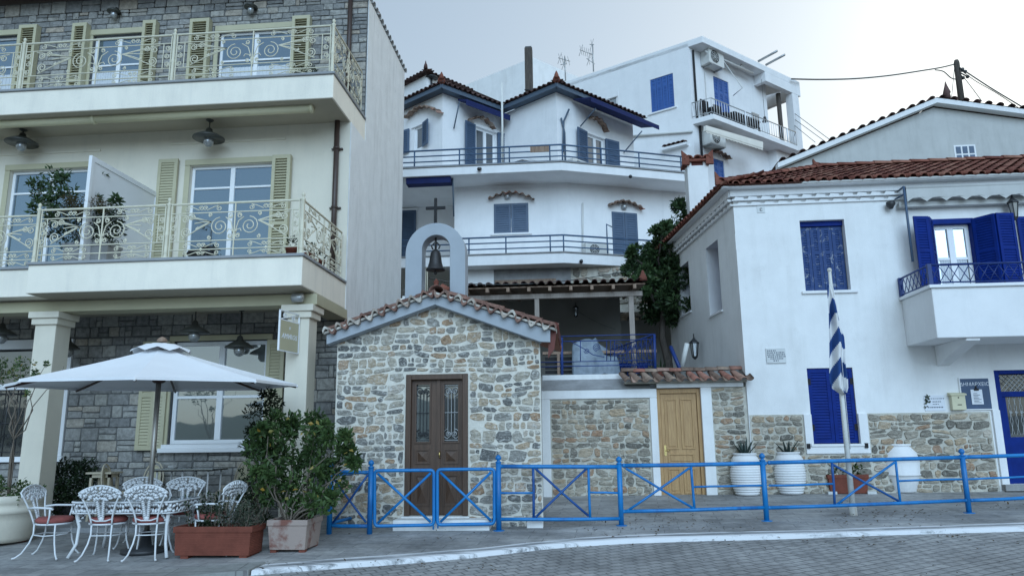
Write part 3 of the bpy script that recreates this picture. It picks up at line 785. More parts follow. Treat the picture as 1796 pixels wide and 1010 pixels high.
# porch beam and columns
zb0,zb1=HC.Z(300,541),zs1b-.035
xbr=HC.S(556,520)
mb=MB(); mb.bx(XL,xbr,11.75,12.12,zb0,zb1); mb.bx(xbr-.37,xbr-.003,12.12,13.4,zb0,zb1); mb.build('porch_beam',M['olive'],HOTEL,bevel=.01)
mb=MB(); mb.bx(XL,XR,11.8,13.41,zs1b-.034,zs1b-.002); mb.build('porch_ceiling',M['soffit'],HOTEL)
FL=.24
def column(u0,u1,vt,capv):
    a,b=HC.S(u0,620),HC.S(u1,620); w=b-a; zt=HC.Z((u0+u1)/2,capv)
    mb=MB(); y=11.75; c=(a+b)/2
    def ring(z0,z1,e,f): 
        mb.prism([(a-e,y-e,z0),(b+e,y-e,z0),(b+e,y+w+e,z0),(a-e,y+w+e,z0)],(0,0,z1-z0))
    h=zb0-FL
    ring(FL,zb0-.20,0,0); ring(zb0-.22,zb0-.11,.045,0); ring(zb0-.112,zb0-.002,.085,0)
    mb.build('column',M['cream'],HOTEL,bevel=.012); return a,b
column(501,540,560,530); column(56,93,560,545)
mb=MB(); mb.bx(XL,XR+.05,11.32,13.42,-.2,FL); mb.build('porch_floor',M['porch'],HOTEL,bevel=.01)
# windows
def surround(face,rc,wl,wt,mat,off=.02,base=None):
    s0,s1,z0,z1=rc; mb=MB()
    face.box(mb,s0-wl,s0-.001,z0,z1,-.12,off); face.box(mb,s1+.001,s1+wl,z0,z1,-.12,off); face.box(mb,s0-wl,s1+wl,z1+.001,z1+wt,-.12,off+.01)
    return mb.build('window_surround',mat,HOTEL,bevel=.006)
surround(HW1,d2,.11,.12,M['olive']); surround(HW1,d1,.11,.12,M['olive'])
surround(HW2,w2,.09,.13,M['olive'],.03); surround(HW2,w1,.09,.13,M['olive'],.03); surround(HW2,w0,.09,.13,M['olive'],.03)
for rc in (d2,d1): window(HW1,HOTEL,rc,-.13,2,(1-.185,),.06)
for rc in (w2,w1,w0): window(HW2,HOTEL,rc,-.13,2,(.70,),.06)
# curtains behind the upper windows are seen through reflections only: pleated cloth in the lower lights
for rc in (w2,w1,w0):
    mb=MB(); k=36
    for i in range(k):
        a=rc[0]+.07+(rc[1]-rc[0]-.14)*i/k; b=rc[0]+.07+(rc[1]-rc[0]-.14)*(i+1)/k
        if abs((a+b)/2-(rc[0]+rc[1])/2)<.06: continue
        mb.box(HW2.w(a,rc[2]+.07,-.105+.006*(i%2)),HW2.d*(b-a),HW2.n*.004,V((0,0,(rc[3]-rc[2])*.60)))
    mb.build('curtain',M['curtain'],HOTEL)
def openshut(face,u0,u1,v0,zb,off=.05,th=.06,mat=None,rails=(.45,),zt=None):
    s0,s1=face.S(u0,(v0+90)),face.S(u1,(v0+90)); zt=zt or face.Z((u0+u1)/2,v0)
    shutter(HOTEL,face.w(s0,zb,off),face.d,face.n,s1-s0,zt-zb,M['olive'],.055,th,.065,rails)
openshut(HW1,275,309,282,zs1t+.06,.04,.05); openshut(HW1,478,510,276,zs1t+.06,.04,.10)
openshut(HW2,334,368,41,zs2t+.06,.04,.15); openshut(HW2,514,545,36,zs2t+.06,.04,.15)
openshut(HW2,127,152,49,zs2t+.06,.04,.15); openshut(HW2,251,274,44,zs2t+.06,.04,.15); openshut(HW2,33,64,52,zs2t+.06,.04,.15)
# ground floor big window
surround(HG,gw,.09,.10,M['olive'],.03)
gwl=(gw[0],gw[1],gw[2],HG.Z(385,652)); gwu=(gw[0],gw[1],HG.Z(385,650),gw[3])
window(HG,HOTEL,(gw[0]+.01,gw[1]-.01,gw[2],gw[3]-.01),-.12,2,((HG.Z(385,695)-gw[2])/(gw[3]-gw[2]),),.075,sill=.09,gm='glass_dim')
mb=MB(); HG.box(mb,gw[0]-.12,gw[1]+.12,gw[2]-.15,gw[2]-.07,-.05,.12); mb.build('window_sill',M['win_white'],HOTEL,bevel=.008)
mb=MB()
zz=HG.Z(385,648)
HG.box(mb,gw[0]+.08,gw[1]-.08,zz,gw[3]-.08,-.165,-.16); mb.build('roller_blind',M['cream'],HOTEL)
e=(HG.d*.92+HG.n*-.0).normalized()
sA,sB=HG.S(246,730),HG.S(291,730)
shutter(HOTEL,HG.w(sA,HG.Z(268,789),.06),HG.d,HG.n,(sB-sA)*.62,HG.Z(268,600)-HG.Z(268,789),M['olive'],.055,.05,.07,(.5,))
shutter(HOTEL,HG.w(sA+(sB-sA)*.65,HG.Z(268,789),.12),HG.d*.75+HG.n*-.35,HG.n,(sB-sA)*.42,HG.Z(268,600)-HG.Z(268,789),M['olive'],.055,.05,.06,(.5,))
sA,sB=HG.S(466,700),HG.S(497,700)
shutter(HOTEL,HG.w(sA+.01,HG.Z(478,789),.05),HG.d,HG.n,(sB-sA),HG.Z(478,597)-HG.Z(478,789),M['olive'],.055,.05,.07,(.5,))
# barred window far left
mb=MB(); s0,s1,z0,z1=gl
HG.box(mb,s0,s1+.15,z1,z1+.18,-.05,.05); HG.box(mb,s1,s1+.15,z0,z1-.001,-.05,.05); HG.box(mb,s0,s1+.19,z0-.1,z0-.001,-.05,.09); HG.box(mb,s0,s1,z0+1.25,z0+1.36,-.1,.0)
fr=mb.build('window_frame',M['win_white'],HOTEL,bevel=.008)
g=MB(); HG.box(g,s0,s1,z0,z1,-.16,-.15); g.build('pane',M['glass_dark'],fr)
mb=MB()
for i in range(14):
    a=s1-.10-i*.25
    mb.tube([HG.w(a,z0,-.03),HG.w(a,z0+1.25,-.03)],.011,5)
    for q in range(3):
        zc=z0+.22+q*.40
        scr(mb,lambda x,z:HG.w(x,z,-.03),spiral(a-.065,zc,.055,.015,PI/2,1.6,14),.007); scr(mb,lambda x,z:HG.w(x,z,-.03),spiral(a-.185,zc+.16,.055,.015,-PI/2,1.6,14),.007)
for z in (z0+.08,z0+.62,z0+1.18): mb.tube([HG.w(s1,z,-.03),HG.w(s0+1,z,-.03)],.01,5)
mb.build('window_grille',M['dark_metal'],HOTEL)
# downpipes
mb=MB(); a=HW1.S(590,330); mb.tube([HW1.w(a,zs1t-.1,.08),HW1.w(a,zs2b,.08)],.052,10)
for z in (HW1.Z(590,263),HW1.Z(590,366)): mb.tube([HW1.w(a,z-.02,.08),HW1.w(a,z+.02,.08)],.066,10); HW1.box(mb,a-.11,a+.11,z-.015,z+.015,0,.05)
mb.build('downpipe',M['brown_metal'],HOTEL)
mb=MB(); a=HW2.S(614,100); mb.tube([HW2.w(a,zs2t,.10),HW2.w(a,zr+.1,.10)],.05,10)
mb.build('downpipe',M['brown_metal'],HOTEL)
# retracted awnings under the upper slab
za=HB2.Z(540,191,-.25)
F2=Face(0,12.62,0)
for (u0,u1,v0) in ((170,545,191),(-60,165,199)):
    mb=MB(); p=F2.P(u1,191 if u1>500 else 200.5); p.z=F2.Z(545,190); q=V((F2.S(u0,200),p.y,p.z)); p=V((F2.S(u1,195),p.y,p.z))
    mb.tube([q,p],.085,12); mb.bx(q.x,p.x,p.y-.03,p.y+.1,p.z+.03,p.z+.09)
    mb.tube([p-V((.005,0,0)),p+V((.05,0,0))],.10,10); mb.bx(p.x-.04,p.x+.04,p.y-.04,p.y+.12,p.z+.05,zs2b)
    mb.build('awning_roller',M['roller'],HOTEL)
# balcony partition screen
mb=MB(); p0=HB1.P(155,300,-.12); p1=HW1.P(237,340,.02); x=p0.x; zt=HB1.Z(155,272,-.12)
for (a,b,z0,z1,t) in ((11.34,11.42,zs1t+.03,zt,.03),(11.42,13.3,zt-.09,zt,.03),(11.42,13.3,zs1t+.03,zs1t+.13,.03),(13.3,13.38,zs1t+.03,zt,.03),(11.42,13.3,zs1t+.13,zt-.09,.012)):
    mb.box((x-t,a,z0),(2*t,0,0),(0,b-a,0),(0,0,z1-z0))
mb.build('partition_screen',M['win_white'],HOTEL,bevel=.004)
# ironwork railings
def ironrail(pts,H,posts,flags=None):
    mb=MB()
    for i,(a,b) in enumerate(zip(pts[:-1],pts[1:])):
        d=(b-a); W=d.length; d=d.normalized(); g=.045
        o=a+d*g
        iron_panel(mb,lambda s,z,o=o,d=d:o+d*s+V((0,0,z)),W-2*g,H)
    rr=mb.build('balcony_railing',M['olive_pale'],HOTEL)
    for p in posts:
        m=MB(); post_ornate(m,p,H+.005); m.build('railing_post',M['olive_pale'],rr)
zt1=zs1t+.045; y=11.3
H1=HB1.Z(400,356,-.1)-zt1
pp=[V((HB1.S(u,400,-.1),y,zt1)) for u in (66,294)]+[V((XR-.07,y,zt1))]
dx=pp[1].x-pp[0].x
ironrail(pp+[V((XR-.07,13.36,zt1))],H1,pp)
ironrail([V((pp[0].x-dx,11.57,zt1)),V((pp[0].x-.03,11.57,zt1))],H1,[])
zt2=zs2t+.045; y=12.43
H2=HB2.Z(440,54,-.1)-zt2
pp=[V((HB2.S(u,90,-.1),y,zt2)) for u in (42,305)]+[V((XR-.07,y,zt2))]
dx=pp[1].x-pp[0].x
ironrail([pp[0]-V((dx,0,0))]+pp+[V((XR-.07,14.34,zt2))],H2,pp)
# rear balcony peeping out past the party wall
mb=MB(); mb.prism([(XR+.02,17.9,4.62),(XR+.42,18.1,4.62),(XR+.42,19.2,4.62),(XR+.02,19.2,4.62)],(0,0,.4)); mb.build('rear_balcony_slab',M['white2'],HOTEL)
mb=MB()
for k in range(6): mb.tube([(XR+.4,18.1+k*.2,5.02),(XR+.4,18.1+k*.2,5.95)],.012,4)
mb.tube([(XR+.4,18.0,5.95),(XR+.4,19.2,5.95)],.018,5); mb.tube([(XR+.4,18.0,5.3),(XR+.4,19.2,5.3)],.012,5); mb.build('rear_balcony_rail',M['olive_pale'],HOTEL)
# pendant lamps
def pendant(p,zc,r,label,group='dark enamel pendant lamps of the hotel',z=None):
    t=thing('pendant_lamp',label,'lamp',p,0,group)
    p=V(p); m=MB(); m.lathe(p,[(r*1.0,-.0),(r*.98,.02),(r*.62,.085),(r*.3,.13),(r*.22,.16),(r*.2,.20),(.02,.23)],24); m.build('lamp_shade',M['lampshade'],t)
    m=MB(); m.tube([p+V((0,0,.22)),V((p.x,p.y,zc-.03))],.012,6); m.lathe((p.x,p.y,zc-.045),[(.035,0),(.075,.03),(.075,.044)],12); m.build('hanging_rod',M['lampshade'],t)
    m=MB(); m.lathe(p,[(.02,-.155),(.06,-.14),(.095,-.09),(.10,-.03),(.07,.03),(.05,.05)],16); m.build('glass_globe',M['bulb'],t)
L2=Face(0,13.0,0)
for (u,v,lab) in ((366,244,'dark pendant lamp under the upper balcony, above the glazed door with olive shutters'),(38,252,'dark pendant lamp under the upper balcony, above the plant at the far left')):
    p=L2.P(u,v); pendant(p,zs2b,.30,lab)
L1=Face(0,12.5,0)
for (u,v,Y,lab) in ((341,584,12.5,'pendant lamp hanging in the porch just above the umbrella top'),(119,612,12.9,'pendant lamp in the porch half hidden by the cream column'),(420,610,13.0,'cone shaded pendant lamp in front of the large porch window'),(2,588,12.5,'pendant lamp at the far left edge of the porch')):
    p=Face(0,Y,0).P(u,v); pendant(p,zs1b-.035,.26 if u!=119 else .2,lab)
for (u,v,lab) in ((200,22,'small wall lamp on the stone below the eaves, between two windows'),(440,14,'small wall lamp on the stone above the widest upper window')):
    p=HW2.P(u,v,.14); t=thing('wall_lamp',lab,'lamp',p,0,'wall lamps on the upper stonework')
    m=MB(); m.lathe(p,[(.15,0),(.145,.02),(.08,.07),(.03,.1)],16); m.tube([p+V((0,0,.08)),p+V((0,.07,.16)),p+V((0,.14,.14))],.014,6); m.build('lamp_shade',M['lampshade'],t)
    m=MB(); m.lathe(p,[(.02,-.14),(.06,-.12),(.07,-.05),(.05,.02)],12); m.build('glass_globe',M['bulb'],t)
# loudspeaker on the beam
p=HC.P(522,522,.12); t=thing('loudspeaker','small grey oval loudspeaker fixed on the olive porch beam','speaker',p)
m=MB(); m.tube([p-V((.10,0,0)),p-V((.08,0,0)),p+V((.08,0,0)),p+V((.10,0,0))],[.05,.075,.075,.05],14); m.build('speaker_body',M['alu'],t)
m=MB(); m.tube([p+V((0,.05,0)),p+V((0,.12,.0))],.02,6); m.build('bracket',M['dark_metal'],t)
# hanging hotel sign, perpendicular-ish to the column
pa=Face(0,11.15,0).P(491,545); pb=HC.P(525,562,.02)
SG=Face(pa.x,pa.y,math.degrees(math.atan2(pb.y-pa.y,pb.x-pa.x)))
wS=math.hypot(pb.x-pa.x,pb.y-pa.y)
z1=SG.Z(492,543); z2=SG.Z(492,560); z3=SG.Z(492,613)
t=thing('hanging_sign','small olive hanging sign with pale script and a white scroll bracket on the column','sign',SG.w(wS/2,z3,0))
m=MB(); SG.box(m,.01,wS-.03,z3,z2,-.012,.012); m.build('sign_panel',M['olive'],t,bevel=.004)
m=MB()
for z in (z1,z2+.005,z3-.01): SG.box(m,0,wS,z-.008,z+.008,-.014,.014)
for s in (0,wS-.012): SG.box(m,s,s+.016,z3-.02,z1+.008,-.015,.015)
scr(m,lambda x,z:SG.w(x,z,0),spiral(wS*.25,(z1+z2)/2,.05,.012,0,1.5,14),.007); scr(m,lambda x,z:SG.w(x,z,0),spiral(wS*.7,(z1+z2)/2,.05,.012,PI,1.5,14),.007)
scr(m,lambda x,z:SG.w(x,z,0),[(.02,z2+.01),(wS*.5,(z1+z2)/2),(wS-.02,z1)],.008)
m.build('sign_frame',M['win_white'],t)
text(SG,'AMVROS',wS/2-.005,z3+(z2-z3)*.40,.115,.014,M['paper'],t,italic=.25)
text(SG,'✶',wS/2,z3+(z2-z3)*.72,.07,.014,M['paper'],t,name='emblem')
# ================================================================ CHAPEL
CF=Face(0,11.6,0)
cl,cr=CF.S(587,750),CF.S(950,750)
cax,caz=CF.hit(762,533); zl=CF.Z(572,604); zrr=CF.Z(949,600)
ze=(zl+zrr)/2; zc0=CF.Z(766,906)-.12
ch=[Vector((0,0,0))]
CHAPEL=thing('chapel','small stone chapel with tiled gable roof, brown double door and blue grey belfry','chapel',(cax,11.6,zc0))
slope=(caz-ze)/(cax-CF.S(574,604)); slope=(slope+(caz-ze)/(CF.S(949,600)-cax))/2
topf=lambda s:caz-abs(s-cax)*slope
dr=CF.rect(711,656,821,904); dS0,dS1,dZ0,dZ1=dr
CD=3.2
mb=MB()
CF.wall(mb,cl,cr,zc0-.3,min(topf(cl),topf(cr))-.002,[(dS0,dS1,dZ0,dZ1)],rev=.12)
zL=min(topf(cl),topf(cr))-.002
mb.add([CF.w(cl,zL),CF.w(cr,zL),CF.w(cr,topf(cr)),CF.w(cax,caz),CF.w(cl,topf(cl))],[(0,1,2,3,4)])
xb0,xb1=cl+.03,cr-.42
mb.quad((cr,11.6,zc0-.3),(xb1,11.6+CD,zc0-.3),(xb1,11.6+CD,topf(cr)),(cr,11.6,topf(cr)))
mb.quad((cl,11.6,zc0-.3),(cl,11.6,topf(cl)),(xb0,11.6+CD,topf(cl)),(xb0,11.6+CD,zc0-.3))
mb.add([(xb0,11.6+CD,zc0-.3),(xb0,11.6+CD,topf(cl)),(cax,11.6+CD,caz),(xb1,11.6+CD,topf(cr)),(xb1,11.6+CD,zc0-.3)],[(0,1,2,3,4)])
mb.build('wall',M['mortar'],CHAPEL)
mb=MB()
rubble(mb,CF,cl+.01,cr-.01,zc0-.05,caz,[(dS0-.02,dS1+.02,zc0-.1,dZ1+.02)],hr=(.075,.20),wr=(.095,.29),gap=.023,dep=.016,top=topf)
mb.build('stonework',M['rubble'],CHAPEL)
# bargeboards
bl=(CF.S(572,600,.18),); 
def board(u0,v0a,v0b,ua,vaa,vab):
    F=CF
    pts=[F.w(*F.hit(u0,v0a,.2),.12),F.w(*F.hit(u0,v0b,.2),.12),F.w(*F.hit(ua,vab,.2),.12),F.w(*F.hit(ua,vaa,.2),.12)]
    return pts
mb=MB(); BO=.2
P=lambda u,v:CF.P(u,v,BO)
mb.prism([P(572.5,604),P(763,534),P(763,516),P(572.5,587)],(0,.06,0)); mb.prism([P(763,534),P(947,599),P(965,600),P(965,578),P(763,516)],(0,.061,0))
mb.prism([P(573,605)+V((0,.05,0)),P(763,535)+V((0,.05,0)),P(763,530)+V((0,.05,0)),P(573,598)+V((0,.05,0))],(0,.17,0)); mb.prism([P(763,535)+V((0,.05,0)),P(948,600)+V((0,.05,0)),P(948,594)+V((0,.05,0)),P(763,530)+V((0,.05,0))],(0,.168,0))
mb.build('bargeboard',M['bluegray'],CHAPEL,bevel=.006)
# roof
mb=MB(); vb=MB()
ap=P(763,516); le=P(570,587); ri=P(975,580)
zo=.03
for side,endp in ((-1,le),(1,ri)):
    ev=(ap-endp); L=ev.length; ev.normalize(); eu=V((0,1,0)); n=eu.cross(ev); n=n if n.z>0 else -n
    nv=int(L/.34)+1
    tiles(mb,endp+V((0,.35,zo)),eu,ev,14,nv,.2,L/nv)
    mb.quad(endp+V((0,.05,.02)),endp+V((0,CD,.02)),ap+V((0,CD,.02)),ap+V((0,.05,.02)))
    k=9
    wave(vb,lambda t,endp=endp,ev=ev,L=L,n=n:(endp+ev*(L*t)+n*.048+V((0,-.10+.012*math.sin(t*60),0)),n),k,.062,V((0,.45,.01)),.046,rr=(.0,.9))
    vb.box(endp+V((0,-.055,.0))+n*.0,ev*L,V((0,.4,0)),n*.032,.9)
    t_=0
    while t_<L-.15:
        l_=U(.26,.36); arc_tile(vb,endp+ev*t_+n*(.085+U(0,.012))+V((0,.20+U(-.02,.02),0)),(ev-n*.03).normalized(),V((0,1,0)),n,.085,.075,min(l_*1.15,L-t_),rnd=U(0,.33),th=.02); t_+=l_
mb.build('roof',M['tile'],CHAPEL); 
for i in range(8): arc_tile(vb,ap+V((0,.1+i*.36,.07)),V((0,1,0)),V((1,0,0)),V((0,0,1)),.13,.11,.40,rnd=U(0,.3))
vb.build('verge_tiles',M['verge_tile'],CHAPEL)
mb=MB(); q=CF.P(765,503,-.28); mb.lathe(q-V((0,0,.05)),[(.06,0),(.05,.06),(.035,.10),(.05,.13),(.02,.17),(.005,.19)],8); mb.tube([q+V((.03,0,-.06)),q+V((.1,.0,-.03)),q+V((.2,.0,-.08))],[.05,.085,.07],8); mb.build('ridge_finial',M['bright_tile'],CHAPEL)
# red gutter at the right eave
mb=MB(); g0=CF.P(963,577,.12); g1=CF.P(977,567,.12); g2=CF.P(972,610,.12); g3=CF.P(961,628,.12)
mb.prism([g0,g3,g2+V((.0,0,-.02)),g1],(0,.09,0)); mb.tube([g1+V((-.03,.05,-.02)),g1+V((-.03,2.2,-.02))],.05,8); mb.build('gutter',M['rust'],CHAPEL)
# belfry
BF=Face(0,11.95,0)
a0,a1=BF.S(711,450),BF.S(816,450); zb=BF.Z(760,545); zsp=BF.Z(760,443); zt=BF.Z(763,391)
i0,i1=BF.S(740,450),BF.S(789,450); zit=BF.Z(763,412); zis=zit-(i1-i0)/2
cx=(a0+a1)/2; icx=(i0+i1)/2
out=[(a0,zb)]+[(cx-(a1-a0)/2*math.cos(PI*k/18),zsp+(zt-zsp)*math.sin(PI*k/18)) for k in range(19)]+[(a1,zb)]
inn=[(i0,zb)]+[(icx-(i1-i0)/2*math.cos(PI*k/18),zis+(zit-zis)*math.sin(PI*k/18)) for k in range(19)]+[(i1,zb)]
mb=MB(); n=len(out); T=.32
vs=[BF.w(s,z,0) for s,z in out]+[BF.w(s,z,0) for s,z in inn]+[BF.w(s,z,-T) for s,z in out]+[BF.w(s,z,-T) for s,z in inn]
fs=[]
for k in range(n-1):
    fs+=[(k,n+k,n+k+1,k+1),(2*n+k,2*n+k+1,3*n+k+1,3*n+k),(k,k+1,2*n+k+1,2*n+k),(n+k,3*n+k,3*n+k+1,n+k+1)]
mb.add(vs,fs); mb.build('belfry',M['bluegray'],CHAPEL,bevel=.01)
mb=MB(); xs_=BF.S(764,365,-.16); 
zc1,zc2=BF.Z(764,392,-.16)-.03,BF.Z(764,348,-.16); ym=BF.o.y+.16
mb.bx(xs_-.024,xs_+.024,ym-.02,ym+.02,zc1,zc2); za_=BF.Z(764,365,-.16); hw=(BF.S(781,365,-.16)-BF.S(747,365,-.16))/2
mb.bx(xs_-hw,xs_-.0245,ym-.02,ym+.02,za_-.024,za_+.024); mb.bx(xs_+.0245,xs_+hw,ym-.02,ym+.02,za_-.024,za_+.024)
mb.build('cross',M['black'],CHAPEL)
# door
door=MB(); fw=.085
for a,b,z0,z1 in ((dS0,dS0+fw,dZ0,dZ1),(dS1-fw,dS1,dZ0,dZ1),(dS0+fw,dS1-fw,dZ1-fw,dZ1)): CF.box(door,a,b,z0,z1,-.12,.035)
DO=door.build('door',M['door_wood'],CHAPEL,bevel=.008)
mid=CF.S(768,780)
def leaf_door(s0,s1,gu0,gu1,dark):
    mb=MB(); off=-.07; z0,z1=dZ0+.01,dZ1-fw
    g=(CF.S(gu0,720,off),CF.S(gu1,720,off),CF.Z(767,774,off),CF.Z(767,674,off))
    CF.wall(mb,s0,s1,z0,z1,[g],off=off+.02,rev=.05)
    for (v0,v1) in ((787,813),(832,886)):
        a,b=CF.Z(767,v1,off),CF.Z(767,v0,off); m=.02
        x0,x1=g[0]-.01,g[1]+.01
        for q in ((x0,x1,a,a+m),(x0,x1,b-m,b),(x0,x0+m,a+m,b-m),(x1-m,x1,a+m,b-m)): CF.box(mb,*q,off+.02,off+.038)
        c=CF.w((x0+x1)/2,(a+b)/2,off+.055); e=.04
        qs=[CF.w(x0+e,a+e,off+.022),CF.w(x1-e,a+e,off+.022),CF.w(x1-e,b-e,off+.022),CF.w(x0+e,b-e,off+.022)]
        for k in range(4): mb.add([qs[k],qs[(k+1)%4],c],[(0,1,2)])
    for q in ((g[0]-.025,g[0],g[2],g[3]),(g[1],g[1]+.025,g[2],g[3]),(g[0]-.025,g[1]+.025,g[3],g[3]+.025),(g[0]-.025,g[1]+.025,g[2]-.025,g[2])): CF.box(mb,*q,off+.02,off+.04)
    mb.build('door_leaf',M['door_wood'],DO)
    p=MB(); CF.box(p,g[0],g[1],g[2],g[3],off-.03,off-.025); p.build('pane',M['glass_dark'] if dark else M['glass_dim'],DO)
    r=MB(); W=g[1]-g[0]; Hh=g[3]-g[2]; mp=lambda x,z:CF.w(g[0]+x,g[2]+z,off+.012)
    for k in range(1,4):
        scr(r,mp,[(W*k/4,.10),(W*k/4,Hh-.10)],.0065,5); r.ball(mp(W*k/4,Hh*.5),.014,6)
    for sg in (-1,1):
        for zz_,fl in ((Hh-.11,1),(.11,-1)):
            scr(r,mp,spiral(W/2+sg*W*.24,zz_,W*.22,W*.06,PI/2*fl,sg*fl*1.5,16),.0065); scr(r,mp,spiral(W/2+sg*W*.22,zz_+fl*.0,W*.38,W*.3,-PI/2*fl,sg*fl*.5,8),.006)
    for zz_ in (.02,Hh-.02,Hh*.5): scr(r,mp,[(0,zz_),(W,zz_)],.006,5)
    r.build('grille',M['alu'] if dark else M['dark_metal'],DO)
leaf_door(dS0+fw,mid-.004,731,754,False); leaf_door(mid+.004,dS1-fw,780,804,True)
mb=MB(); CF.box(mb,mid-.03,mid+.03,dZ0+.01,dZ1-fw,-.05,-.025); mb.build('astragal',M['door_wood'],DO)
mb=MB(); h=CF.w(CF.S(771,797),CF.Z(771,797),-.03); mb.tube([h+V((0,0,-.05)),h+V((0,-.05,-.03)),h+V((0,-.05,.03)),h+V((0,0,.05))],.011,6); mb.build('handle',M['brass'],DO)
mb=MB(); s0,s1=CF.S(688,915,.35),CF.S(858,912,.35); mb.bx(s0,s1,11.27,11.595,-.1,CF.Z(766,912,.35)); mb.bx(dS0-.03,dS1+.03,11.5,11.75,CF.Z(766,912,.35)+.001,dZ0-.002); mb.bx(dS1+.9,cr,11.45,11.6,0,zc0+.06); mb.build('step',M['white2'],CHAPEL,bevel=.01)
# bell
pb=V((BF.S(764,452,-.16),ym,BF.Z(764,474,-.16))); hB=BF.Z(764,437,-.16)-pb.z; r=(BF.S(781,472,-.16)-BF.S(747,472,-.16))/2
t=thing('church_bell','dark bronze bell hanging inside the blue grey belfry arch','bell',pb)
m=MB(); m.lathe(pb,[(r,0),(r*.97,.015),(r*.80,hB*.14),(r*.66,hB*.35),(r*.58,hB*.62),(r*.50,hB*.82),(r*.30,hB*.95),(.02,hB)],24); m.build('bell_body',M['bronze'],t)
m=MB(); m.tube([pb+V((0,0,hB*.3)),pb+V((0,0,-.06))],.012,6); m.ball(pb+V((0,0,-.05)),.03,8); m.build('clapper',M['bronze'],t)
m=MB(); m.tube([pb+V((0,0,hB-.01)),pb+V((0,0,BF.Z(764,413,-.16)-pb.z+.0))],.02,6); 
for sg in (-1,1): m.tube([pb+V((sg*.05,0,hB)),pb+V((sg*.075,0,hB+.06)),pb+V((0,0,hB+.13))],.014,5)
m.build('bell_hanger',M['bronze'],t)
t=MB(); a=CF.P(744,517,.22); b=CF.P(731,557,.03); t.tube([a,a.lerp(b,.5),b],.006,4); tag(t.build('bell_rope',M['win_white'],None,b),'thin white rope running from the chapel verge down to the stone gable','rope')
# ================================================================ COURTYARD WALL with wooden door
YW=15.0
CW=Face(0,YW,0)
base=CW.Z(1050,876)-.2
WALL=thing('courtyard_wall','low stone courtyard wall framed in white, with a pine door','wall',CW.w(CW.S(1050,870),base+.2))
x0,x1,x2=CW.S(951,780),CW.S(966,780),CW.S(1143,780); x3=CW.S(1156,780); x4=CW.S(1234,780); x5=CW.S(1253,780); x6=CW.S(1311,780)
zA,zB_,zC=CW.Z(1050,683),CW.Z(1050,699),CW.Z(1240,679); zD=CW.Z(1240,671)
zdo=CW.Z(1197,681)
mb=MB(); CW.box(mb,x0-.6,x0,base-.2,zA+.3,-.3,-.06); CW.box(mb,x0,x2,base-.2,zB_,-.3,-.02); mb.build('wall',M['mortar2'],WALL)
mb=MB(); rubble(mb,CW,x1+.02,x2-.02,base+.12,zB_-.02,off=-.02,hr=(.075,.19),wr=(.10,.28),gap=.020,dep=.026); mb.build('stonework',M['rubble2'],WALL)
mb=MB(); CW.box(mb,x5,x6+.1,base-.2,zC,-.3,-.02); mb.build('wall',M['mortar2'],WALL)
mb=MB(); rubble(mb,CW,x5+.01,x6,base+.15,zC-.01,off=-.02,hr=(.07,.17),wr=(.11,.28),gap=.024,dep=.024); mb.build('stonework',M['rubble2'],WALL)
mb=MB(); CW.box(mb,x0,x1,base-.2,zB_,-.3,.02); CW.box(mb,x0,x3,zB_+.001,zA,-.3,.022); CW.box(mb,x2,x3,base-.2,zB_,-.3,.02); CW.box(mb,x4,x5,base-.2,zC,-.3,.03); CW.box(mb,x3+.002,x6,zC+.001,zD,-.3,.04)
mb.build('white_frame',M['white2'],WALL,bevel=.012)
mb=MB(); zE2=CW.Z(1020,662,-.6); mb.prism([CW.w(x0-.02,zA+.002,.04),CW.w(x0-.02,zE2,-.5),CW.w(x0-.02,zA-.1,-.5)],(x3-.1-x0,0,0)); mb.build('sloped_coping',M['concrete'],WALL)
# pine door
mb=MB(); fw=.07
for a,b,c,d in ((x3+.002,x3+fw,base,zdo),(x4-fw,x4-.002,base,zdo),(x3+fw,x4-fw,zdo-.09,zdo)): CW.box(mb,a,b,c,d,-.16,-.06)
PD=mb.build('door',M['pine'],WALL,bevel=.006)
mb=MB(); a,b=x3+fw+.005,x4-fw-.005; z0,z1=base+.22,zdo-.095; W=b-a; Hh=z1-z0
CW.box(mb,a,b,z0,z1,-.14,-.10)
def pan(p,q,r,s):
    m=.03; X=lambda t:a+W*t; Z=lambda t:z0+Hh*t
    for k in ((X(p),X(q),Z(r),Z(r)+m),(X(p),X(q),Z(s)-m,Z(s)),(X(p),X(p)+m,Z(r)+m,Z(s)-m),(X(q)-m,X(q),Z(r)+m,Z(s)-m)): CW.box(mb,*k,-.10,-.082)
    CW.box(mb,X(p)+.055,X(q)-.055,Z(r)+.055,Z(s)-.055,-.10,-.088)
pan(.10,.46,.46,.95); pan(.54,.90,.46,.95); pan(.14,.86,.32,.42); pan(.12,.46,.04,.28); pan(.54,.88,.04,.28)
mb.build('door_leaf',M['pine'],PD,bevel=.004)
mb=MB(); h=CW.w(a+.06,z0+Hh*.45,-.09); CW.box(mb,a+.03,a+.075,z0+Hh*.40,z0+Hh*.50,-.10,-.09); mb.tube([h,h+V((0,-.04,0)),h+V((.08,-.04,0))],.009,6); mb.build('handle',M['brass'],PD)
